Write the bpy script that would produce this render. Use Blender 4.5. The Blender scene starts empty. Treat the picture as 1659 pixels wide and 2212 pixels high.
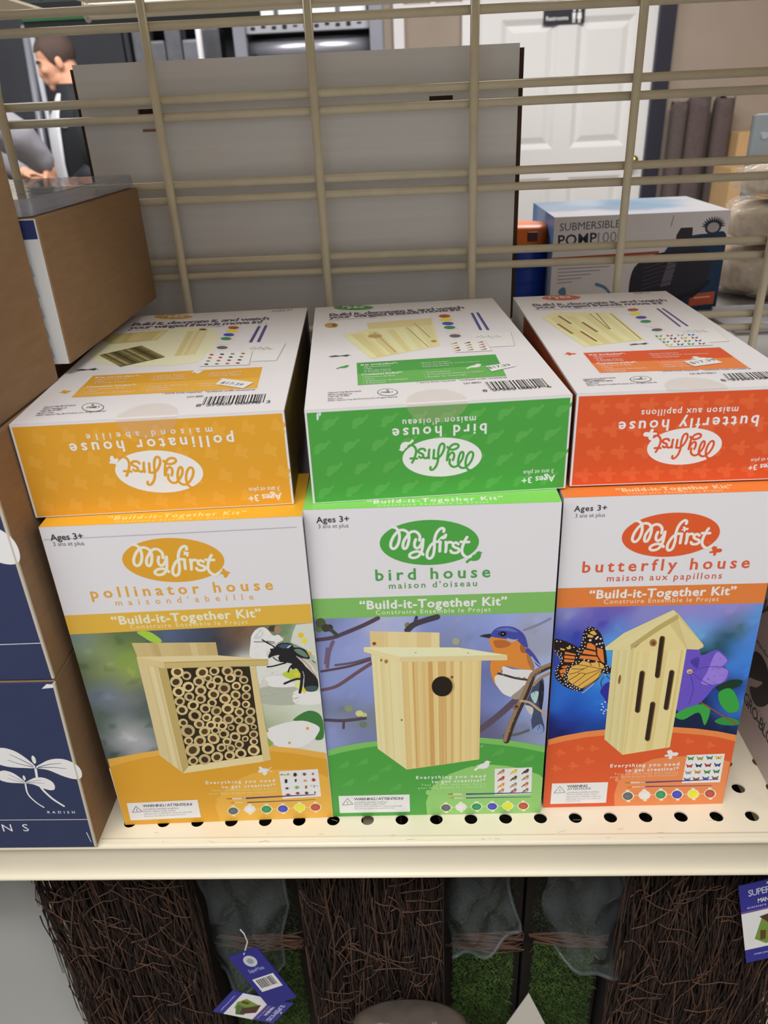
import bpy, math, random, colorsys
from mathutils import Vector, Matrix
random.seed(11)
R = math.radians
C = bpy.context.scene.collection
SC = bpy.context.scene
Z0 = 0.79                      # height of the shelf deck above the floor; all z below are measured from the deck

# ------------------------------------------------------------------ camera, world, lights, exposure
cam_data = bpy.data.cameras.new('camera'); cam = bpy.data.objects.new('camera', cam_data); C.objects.link(cam)
cam.location = (0.0337, -0.3597, 0.4639 + Z0)
cam.rotation_mode = 'QUATERNION'
cam.rotation_quaternion = (Matrix.Rotation(R(2.5297), 3, 'Z') @ Matrix.Rotation(R(90 - 27.918), 3, 'X') @ Matrix.Rotation(R(-2.6962), 3, 'Z')).to_quaternion()
cam_data.sensor_fit = 'VERTICAL'; cam_data.sensor_height = 36.0; cam_data.sensor_width = 27.0
cam_data.lens = 36.0 * 1643.5 / 2212.0
cam_data.clip_start = 0.01; cam_data.clip_end = 50
cam_data.dof.use_dof = True; cam_data.dof.focus_distance = 0.56; cam_data.dof.aperture_fstop = 12.0
SC.camera = cam
SC.view_settings.view_transform = 'Standard'; SC.view_settings.look = 'None'
SC.view_settings.gamma = 1.0; SC.view_settings.use_curve_mapping = False
SC.view_settings.exposure = 0.0
w = bpy.data.worlds.new('world'); SC.world = w; w.use_nodes = True
w.node_tree.nodes['Background'].inputs[0].default_value = (1.0, 0.985, 0.97, 1); w.node_tree.nodes['Background'].inputs[1].default_value = 0.42

def area(name, loc, size, power, rot=(0, 0, 0), col=(1.0, 0.99, 0.98)):
    d = bpy.data.lights.new(name, 'AREA'); d.shape = 'RECTANGLE'; d.size, d.size_y = size; d.energy = power; d.color = col
    o = bpy.data.objects.new(name, d); C.objects.link(o); o.location = (loc[0], loc[1], loc[2] + Z0); o.rotation_euler = rot
    return o
area('ceiling_light', (-0.20, -1.08, 1.85), (1.5, 0.7), 35)
area('ceiling_light', (1.7, -1.3, 1.85), (1.2, 0.6), 14)
area('ceiling_light', (-1.9, -1.3, 1.85), (1.2, 0.6), 14)
area('ceiling_light', (0.9, 2.3, 1.95), (1.4, 0.6), 74)
area('ceiling_light', (-1.5, 2.3, 1.95), (1.4, 0.6), 60)

# ------------------------------------------------------------------ materials
def lin(c):
    return tuple(((v / 255.0) / 12.92 if v <= 10 else ((v / 255.0 + 0.055) / 1.055) ** 2.4) for v in c)
KINK = 0.74                    # light on the paper: a print seen at value v is inked with v / KINK
def ink(h):
    c = lin(h if not isinstance(h, str) else (int(h[0:2], 16), int(h[2:4], 16), int(h[4:6], 16)))
    return tuple(min(0.9, v / KINK) for v in c)
MATS = {}
def mat(name, col, rough=0.5, metal=0.0, noise=0.0, scale=60.0, bump=0.0, spec=0.4, stretch=(1, 1, 1), col2=None, emit=None):
    if name in MATS: return MATS[name]
    m = bpy.data.materials.new(name); m.use_nodes = True; nt = m.node_tree; b = nt.nodes['Principled BSDF']
    b.inputs['Roughness'].default_value = rough; b.inputs['Metallic'].default_value = metal
    b.inputs['Specular IOR Level'].default_value = spec
    c = lin(col)
    if noise or col2:
        tc = nt.nodes.new('ShaderNodeTexCoord'); mp = nt.nodes.new('ShaderNodeMapping'); mp.inputs['Scale'].default_value = stretch
        n = nt.nodes.new('ShaderNodeTexNoise'); n.inputs['Scale'].default_value = scale; n.inputs['Detail'].default_value = 5
        r = nt.nodes.new('ShaderNodeValToRGB')
        c2 = lin(col2) if col2 else tuple(v * (1 - noise) for v in c)
        c1 = c if col2 else tuple(min(1, v * (1 + noise)) for v in c)
        r.color_ramp.elements[0].position = 0.3; r.color_ramp.elements[1].position = 0.7
        r.color_ramp.elements[0].color = (*c2, 1); r.color_ramp.elements[1].color = (*c1, 1)
        nt.links.new(tc.outputs['Object'], mp.inputs[0]); nt.links.new(mp.outputs[0], n.inputs['Vector'])
        nt.links.new(n.outputs['Fac'], r.inputs[0]); nt.links.new(r.outputs[0], b.inputs['Base Color'])
        if bump:
            bp = nt.nodes.new('ShaderNodeBump'); bp.inputs['Strength'].default_value = bump; bp.inputs['Distance'].default_value = 0.002
            nt.links.new(n.outputs['Fac'], bp.inputs['Height']); nt.links.new(bp.outputs[0], b.inputs['Normal'])
    else:
        b.inputs['Base Color'].default_value = (*c, 1)
    MATS[name] = m
    return m
def film(name, tint, clear, rough=0.08, noise=0.0, scale=40.0):
    if name in MATS: return MATS[name]
    m = bpy.data.materials.new(name); m.use_nodes = True; nt = m.node_tree
    b = nt.nodes['Principled BSDF']; out = nt.nodes['Material Output']
    b.inputs['Base Color'].default_value = (*lin(tint), 1); b.inputs['Roughness'].default_value = rough; b.inputs['Specular IOR Level'].default_value = 0.8
    t = nt.nodes.new('ShaderNodeBsdfTransparent'); mx = nt.nodes.new('ShaderNodeMixShader')
    mx.inputs[0].default_value = 1 - clear
    if noise:
        tc = nt.nodes.new('ShaderNodeTexCoord'); n = nt.nodes.new('ShaderNodeTexNoise'); n.inputs['Scale'].default_value = scale; n.inputs['Detail'].default_value = 3
        bp = nt.nodes.new('ShaderNodeBump'); bp.inputs['Strength'].default_value = noise; bp.inputs['Distance'].default_value = 0.01
        nt.links.new(tc.outputs['Object'], n.inputs['Vector']); nt.links.new(n.outputs['Fac'], bp.inputs['Height']); nt.links.new(bp.outputs[0], b.inputs['Normal'])
    nt.links.new(t.outputs[0], mx.inputs[1]); nt.links.new(b.outputs[0], mx.inputs[2]); nt.links.new(mx.outputs[0], out.inputs['Surface'])
    MATS[name] = m
    return m
def inkmat():
    if 'printed_card' in MATS: return MATS['printed_card']
    m = bpy.data.materials.new('printed_card'); m.use_nodes = True; nt = m.node_tree; b = nt.nodes['Principled BSDF']
    a = nt.nodes.new('ShaderNodeAttribute'); a.attribute_name = 'Ink'; nt.links.new(a.outputs['Color'], b.inputs['Base Color'])
    b.inputs['Roughness'].default_value = 0.42; b.inputs['Specular IOR Level'].default_value = 0.35
    MATS['printed_card'] = m
    return m
M_CARD = mat('white_card', (222, 219, 222), 0.45, noise=0.02, scale=30)
M_KRAFT = mat('kraft_cardboard', (150, 121, 92), 0.85, noise=0.07, scale=45, bump=0.05, stretch=(1, 1, 6), spec=0.15)
M_EDGE = mat('white_board_edge', (205, 196, 180), 0.8)
M_NAVY = mat('navy_print', (52, 62, 98), 0.5, noise=0.03, scale=80)
M_CREAM = mat('cream_enamel', (240, 231, 207), 0.33, noise=0.025, scale=14, spec=0.5)
M_WIRE = mat('cream_wire_enamel', (222, 213, 188), 0.38, noise=0.05, scale=50, spec=0.5)
M_BLACK = mat('black_plastic', (26, 26, 30), 0.5)

# ------------------------------------------------------------------ mesh helpers
class MB:
    def __init__(s): s.v = []; s.f = []; s.m = []; s.mi = 0
    def add(s, vs, fs):
        o = len(s.v); s.v += [tuple(v) for v in vs]; s.f += [[i + o for i in f] for f in fs]; s.m += [s.mi] * len(fs); return s
    def box(s, x0, x1, y0, y1, z0, z1):
        return s.add([(x0,y0,z0),(x1,y0,z0),(x1,y1,z0),(x0,y1,z0),(x0,y0,z1),(x1,y0,z1),(x1,y1,z1),(x0,y1,z1)],
                     [(0,3,2,1),(4,5,6,7),(0,1,5,4),(1,2,6,5),(2,3,7,6),(3,0,4,7)])
    def rbox(s, x0, x1, y0, y1, z0, z1, b):      # box with chamfered edges
        import bmesh
        bm = bmesh.new(); bmesh.ops.create_cube(bm, size=1)
        for v in bm.verts: v.co = Vector(((x0+x1)/2 + v.co.x*(x1-x0), (y0+y1)/2 + v.co.y*(y1-y0), (z0+z1)/2 + v.co.z*(z1-z0)))
        bmesh.ops.bevel(bm, geom=list(bm.edges), offset=b, segments=2, affect='EDGES', profile=0.7)
        bm.verts.index_update(); s.add([v.co[:] for v in bm.verts], [[v.index for v in f.verts] for f in bm.faces]); bm.free(); return s
    def tube(s, pts, r, n=8, r2=None, cap=True):
        pts = [Vector(p) for p in pts]; o = []
        k = len(pts); ref = None
        for i, p in enumerate(pts):
            d = (pts[min(i+1,k-1)] - pts[max(i-1,0)]).normalized()
            if ref is None: ref = Vector((0,0,1)) if abs(d.z) < .9 else Vector((1,0,0))
            a = d.cross(ref); a = a.normalized() if a.length > 1e-6 else d.orthogonal().normalized(); b = d.cross(a)
            rr = r if r2 is None else r + (r2 - r) * i / (k - 1)
            o += [p + (a*math.cos(t) + b*math.sin(t)) * rr for t in [2*math.pi*j/n for j in range(n)]]
        fs = [(i*n+j, i*n+(j+1)%n, (i+1)*n+(j+1)%n, (i+1)*n+j) for i in range(k-1) for j in range(n)]
        if cap: fs += [tuple(range(n))[::-1], tuple((k-1)*n + j for j in range(n))]
        return s.add(o, fs)
    def ell(s, c, r, n=16, m=10, rot=None):
        vs = []
        for i in range(m+1):
            ph = math.pi*i/m
            for j in range(n):
                t = 2*math.pi*j/n
                p = Vector((r[0]*math.sin(ph)*math.cos(t), r[1]*math.sin(ph)*math.sin(t), r[2]*math.cos(ph)))
                if rot: p = rot @ p
                vs.append(p + Vector(c))
        return s.add(vs, [(i*n+j, (i+1)*n+j, (i+1)*n+(j+1)%n, i*n+(j+1)%n) for i in range(m) for j in range(n)])
    def prism(s, prof, x0, x1):                   # profile in (y, z), extruded along x
        n = len(prof)
        s.add([(x0, y, z) for y, z in prof] + [(x1, y, z) for y, z in prof], [(i, (i+1)%n, n+(i+1)%n, n+i) for i in range(n)] + [tuple(range(n))[::-1], tuple(range(n, 2*n))])
        return s
    def slab(s, poly, d):                         # planar polygon (3-D points) given thickness along vector d
        n = len(poly); d = Vector(d); p = [Vector(q) for q in poly]
        return s.add(p + [q + d for q in p], [tuple(range(n)), tuple(range(n, 2*n))[::-1]] + [(i, n+i, n+(i+1)%n, (i+1)%n) for i in range(n)])
    def loft(s, rings):
        n = len(rings[0]); vs = [p for r in rings for p in r]
        return s.add(vs, [(i*n+j, i*n+(j+1)%n, (i+1)*n+(j+1)%n, (i+1)*n+j) for i in range(len(rings)-1) for j in range(n)] + [tuple(range(n))[::-1], tuple((len(rings)-1)*n + j for j in range(n))])
    def build(s, name, mats, parent=None, loc=(0,0,0), smooth=False, rot=None):
        me = bpy.data.meshes.new(name); me.from_pydata(s.v, [], s.f); me.update()
        if not isinstance(mats, (list, tuple)): mats = [mats]
        for m in mats: me.materials.append(m)
        for p, i in zip(me.polygons, s.m): p.material_index = min(i, len(mats)-1); p.use_smooth = smooth
        import bmesh
        bm = bmesh.new(); bm.from_mesh(me); bmesh.ops.recalc_face_normals(bm, faces=bm.faces); bm.to_mesh(me); bm.free()
        o = bpy.data.objects.new(name, me); C.objects.link(o)
        if parent: o.parent = parent; o.location = loc
        else: o.location = (loc[0], loc[1], loc[2] + Z0)
        if rot: o.rotation_euler = rot
        return o
def tag(o, label=None, cat=None, group=None, kind=None):
    if label: o['label'] = label
    if cat: o['category'] = cat
    if group: o['group'] = group
    if kind: o['kind'] = kind
    return o
def thing(name, label, cat, loc=(0,0,0), rz=0.0, group=None):
    o = bpy.data.objects.new(name, None); C.objects.link(o); o.empty_display_size = 0.02
    o.location = (loc[0], loc[1], loc[2] + Z0); o.rotation_euler = (0, 0, rz)
    return tag(o, label, cat, group)
def copy_tree(o, parent=None):
    c = o.copy(); C.objects.link(c)
    if parent: c.parent = parent
    for ch in list(o.children): copy_tree(ch, c)
    return c

# ------------------------------------------------------------------ lettering and print
_TX = {}
def _raw(s, spc, off):
    k = (s, round(spc, 3), off)
    if k in _TX: return _TX[k]
    cu = bpy.data.curves.new('lettering', 'FONT'); cu.body = s; cu.size = 1; cu.dimensions = '2D'; cu.fill_mode = 'FRONT'; cu.resolution_u = 2; cu.offset = off; cu.space_character = spc
    ob = bpy.data.objects.new('lettering', cu); me = bpy.data.meshes.new_from_object(ob)
    v = [(p.co.x, p.co.y) for p in me.vertices]; f = [tuple(p.vertices) for p in me.polygons]
    bpy.data.objects.remove(ob); bpy.data.curves.remove(cu); bpy.data.meshes.remove(me)
    _TX[k] = (v, f); return _TX[k]
_hv = _raw('H', 1.0, 0.0)[0]; CAPH = max(p[1] for p in _hv) - min(p[1] for p in _hv)
def text2d(s, p0, p1, cap, off):
    off = min(off, .016); size = cap / CAPH; d = Vector((p1[0]-p0[0], p1[1]-p0[1])); W = d.length; d = d / W; n = Vector((-d.y, d.x))
    def ext(spc):
        v, f = _raw(s, spc, off); xs = [p[0] for p in v]; return min(xs), max(xs)
    a, b = ext(1.0); w1 = b - a; spc = 1.0
    if len(s) > 1:
        a2, b2 = ext(1.2); k = ((b2 - a2) - w1) / 0.2
        if k > 0: spc = max(0.86, min(2.2, 1.0 + (W / size - w1) / k))
    a, b = ext(spc); sx = W / (b - a); v, f = _raw(s, spc, off)
    return [(p0[0] + d.x*(x-a)*sx + n.x*y*size, p0[1] + d.y*(x-a)*sx + n.y*y*size) for x, y in v], f
def spline(p, closed, k=5):
    out = []; n = len(p)
    rng = range(n) if closed else range(n-1)
    for i in rng:
        a, b, c, e = [Vector(p[j % n] if closed else p[max(0, min(n-1, j))]) for j in (i-1, i, i+1, i+2)]
        for t in range(k):
            t /= k; out.append(tuple(0.5*((2*b) + (c-a)*t + (2*a-5*b+4*c-e)*t*t + (3*b-a-3*c+e)*t**3)))
    if not closed: out.append(tuple(p[-1]))
    return out
class Print:
    """flat ink on a panel of W x H millimetres; layer by layer"""
    def __init__(s, W, H, base=None): s.W, s.H = W, H; s.v = []; s.f = []; s.c = []; s.clip = True; s.k = 0; (base and s.poly(base, 0, [(0,0),(W,0),(W,H),(0,H)]))
    def _p(s, x, y):
        return (max(0., min(s.W, x)), max(0., min(s.H, y))) if s.clip else (x, y)
    def faces(s, col, L, vs, fs, ramp=0.0):
        s.k += 1; L = L + (s.k % 13)*.07 if L else L      # every element a hair above the last, so none coincide
        n = len(vs); o = len(s.v); s.v += [(*s._p(x, y), L + (ramp*i/n)) for i, (x, y) in enumerate(vs)]; s.f += [[i+o for i in f] for f in fs]
        c = ink(col) if isinstance(col, (str, list)) else col; s.c += [[c]*len(f) for f in fs]
    def poly(s, col, L, pts): s.faces(col, L, pts, [tuple(range(len(pts)))])
    def ell(s, col, L, c, a, b, n=28):
        s.poly(col, L, [(c[0]+a[0]*math.cos(t)+b[0]*math.sin(t), c[1]+a[1]*math.cos(t)+b[1]*math.sin(t)) for t in [2*math.pi*i/n for i in range(n)]])
    def line(s, col, L, w0, w1, pts, sm=True):
        if len(pts) > 2 and sm: pts = spline(pts, False, 6)
        n = len(pts); vs = []
        for i, p in enumerate(pts):
            d = Vector(pts[min(i+1,n-1)]) - Vector(pts[max(i-1,0)])
            d = d.normalized() if d.length > 1e-9 else Vector((1,0)); w = (w0 + (w1-w0)*i/(n-1)) / 2
            vs += [(p[0]-d.y*w, p[1]+d.x*w), (p[0]+d.y*w, p[1]-d.x*w)]
        s.faces(col, L, vs, [(2*i, 2*i+1, 2*i+3, 2*i+2) for i in range(n-1)], .5 if n > 8 else .05)
        for p, w in ((pts[0], w0), (pts[-1], w1)):
            if w > 0.5: s.ell(col, L, p, (w/2, 0), (0, w/2), 10)
    def text(s, col, L, st, p0, p1, cap, b):
        v, f = text2d(st, p0, p1, cap, min(b, .012)); d = max(0, b - .012)*cap/CAPH
        for dx, dy in ([(0, 0)] if d == 0 else [(-d, 0), (d, 0), (0, d*.7), (0, -d*.7)]): s.faces(col, L, [(x+dx, y+dy) for x, y in v], f)
    def logo(s, lc, bg, L, c, a, u):
        s.ell(bg, L, c, a, u, 56)
        w = 2*math.hypot(*a)*0.030
        for st in LOGO: s.line(lc, L+1, w, w, [(c[0]+x*a[0]+y*u[0], c[1]+x*a[1]+y*u[1]) for x, y in st])
    def icon(s, col, L, kind, c, r, ang):
        ca, sa = math.cos(R(ang)), math.sin(R(ang))
        s.poly(col, L, spline([(c[0]+r*(ca*x-sa*y), c[1]+r*(sa*x+ca*y)) for x, y in ICONS[kind]], True, 4))
    def raster(s, L, v0, v1, nx, ny, sig, smp):
        S = [(x, y, ink(c)) for x, y, c in smp]; vs = []; cs = []
        for j in range(ny+1):
            for i in range(nx+1):
                x, y = s.W*i/nx, v0+(v1-v0)*j/ny; ws = 0; acc = [0,0,0]
                xx = x + 1.6*math.sin(y*.31+1.3*math.sin(x*.17)); yy = y + 1.6*math.sin(x*.27+1.1*math.sin(y*.21))
                for a, b, c in S:
                    d2 = (a-xx)**2 + (b-yy)**2; wt = math.exp(-d2/(2*sig*sig)) + 1e-4/(d2+1); wt = wt*wt*4 if d2 < 9 else wt
                    ws += wt; acc = [acc[k]+wt*c[k] for k in range(3)]
                vs.append((x, y)); cs.append(tuple(v/ws for v in acc))
        o = len(s.v); s.v += [(*p, L) for p in vs]
        for j in range(ny):
            for i in range(nx):
                q = [j*(nx+1)+i, j*(nx+1)+i+1, (j+1)*(nx+1)+i+1, (j+1)*(nx+1)+i]; s.f.append([o+t for t in q]); s.c.append([cs[t] for t in q])
    def run(s, cmds):
        pr = lambda a: [(a[i]/10, a[i+1]/10) for i in range(0, len(a), 2)]
        for e in cmds:
            k, L = e[0], e[1]
            if k == 'P': s.poly(e[2], L, pr(e[3:]))
            elif k == 'S': s.poly(e[2], L, spline(pr(e[3:]), True, 4))
            elif k == 'E': c, a, b = pr(e[3:]); s.ell(e[2], L, c, a, b, 14 if math.hypot(*a) < 3 else 30)
            elif k == 'L': s.line(e[2], L, e[3]/100, e[4]/100, pr(e[5:]))
            elif k == 'T':
                p0, p1 = pr(e[4:8]); s.text(e[2], L, e[3], p0, p1, e[8]/100, e[9])
            elif k == 'O': c, a, u = pr(e[4:]); s.logo(e[2], e[3], L, c, a, u)
            elif k == 'I': s.icon(e[2], L, e[3], (e[4]/10, e[5]/10), e[6]/10, e[7])
            elif k == 'R': s.raster(L, e[2]/10, e[3]/10, e[4], e[5], e[6], [(a/10, b/10, c) for a, b, c in e[7]])
            elif k == 'H':
                for i in range(9):
                    for j in range(4):
                        s.icon(e[2], L, e[3], (8+i*(s.W-12)/8.4+(j%2)*6, 7+j*14.5), -5.5, 0)
            elif k == 'G':
                a, b, c, d = pr(e[4:12]); n = e[12]; rg = random.Random(e[13]); x = 0.0; c0, c1 = ink(e[2]), ink(e[3])
                lp = lambda p, q, t: (p[0]+(q[0]-p[0])*t, p[1]+(q[1]-p[1])*t)
                while x < 1:
                    w_ = rg.uniform(.3, 1.7)/n; y = min(1, x+w_); t = rg.random()**1.5
                    s.faces(tuple(u+(v-u)*t for u, v in zip(c0, c1)), L, [lp(a,b,x), lp(a,b,y), lp(d,c,min(1,y+rg.uniform(-.01,.01))), lp(d,c,x)], [(0,1,2,3)]); x = y
            elif k == 'M':
                n, ln, ang, var = e[3], e[4]/10, R(e[5]), e[6]/100; pg = pr(e[7:]); rg = random.Random(n); c0 = ink(e[2]); xs = [p[0] for p in pg]; ys = [p[1] for p in pg]; done = 0
                while done < n:
                    x, y = rg.uniform(min(xs), max(xs)), rg.uniform(min(ys), max(ys)); ins = False
                    for i in range(len(pg)):
                        (x1, y1), (x2, y2) = pg[i], pg[i-1]
                        if (y1 > y) != (y2 > y) and x < (x2-x1)*(y-y1)/(y2-y1)+x1: ins = not ins
                    if not ins: continue
                    done += 1; f = 1 + rg.uniform(-var, var); a = ang + rg.uniform(-.4, .4); l = ln*rg.uniform(.4, 1.1)
                    s.faces(tuple(v*f for v in c0), L + .4, [(x-l*math.cos(a), y-l*math.sin(a)), (x+l*.18*math.sin(a), y-l*.18*math.cos(a)), (x+l*math.cos(a), y+l*math.sin(a)), (x-l*.18*math.sin(a), y+l*.18*math.cos(a))], [(0, 1, 2, 3)])
            elif k == 'B':
                a, b, c, d = pr(e[3:11]); rg = random.Random(e[11]); x = 0.0
                lp = lambda p, q, t: (p[0]+(q[0]-p[0])*t, p[1]+(q[1]-p[1])*t)
                while x < .97:
                    y = x + rg.choice([.01, .01, .02, .03]); s.poly(e[2], L, [lp(a,b,x), lp(a,b,y), lp(d,c,y), lp(d,c,x)]); x = y + rg.choice([.01, .012, .02, .028])
        return s
    def build(s, name, parent, frame, h0=0.05, loc=(0,0,0)):
        """frame(u, v, h) -> local metres, u v h in millimetres"""
        me = bpy.data.meshes.new(name); me.from_pydata([frame(x, y, h0 + 0.03*L) for x, y, L in s.v], [], s.f)
        at = me.color_attributes.new('Ink', 'FLOAT_COLOR', 'CORNER')
        flat = [x for f in s.c for c in f for x in (*c, 1.0)]; at.data.foreach_set('color', flat)
        me.materials.append(inkmat()); me.update()
        o = bpy.data.objects.new(name, me); C.objects.link(o)
        if parent: o.parent = parent; o.location = loc
        else: o.location = (loc[0], loc[1], loc[2]+Z0)
        return o

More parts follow.
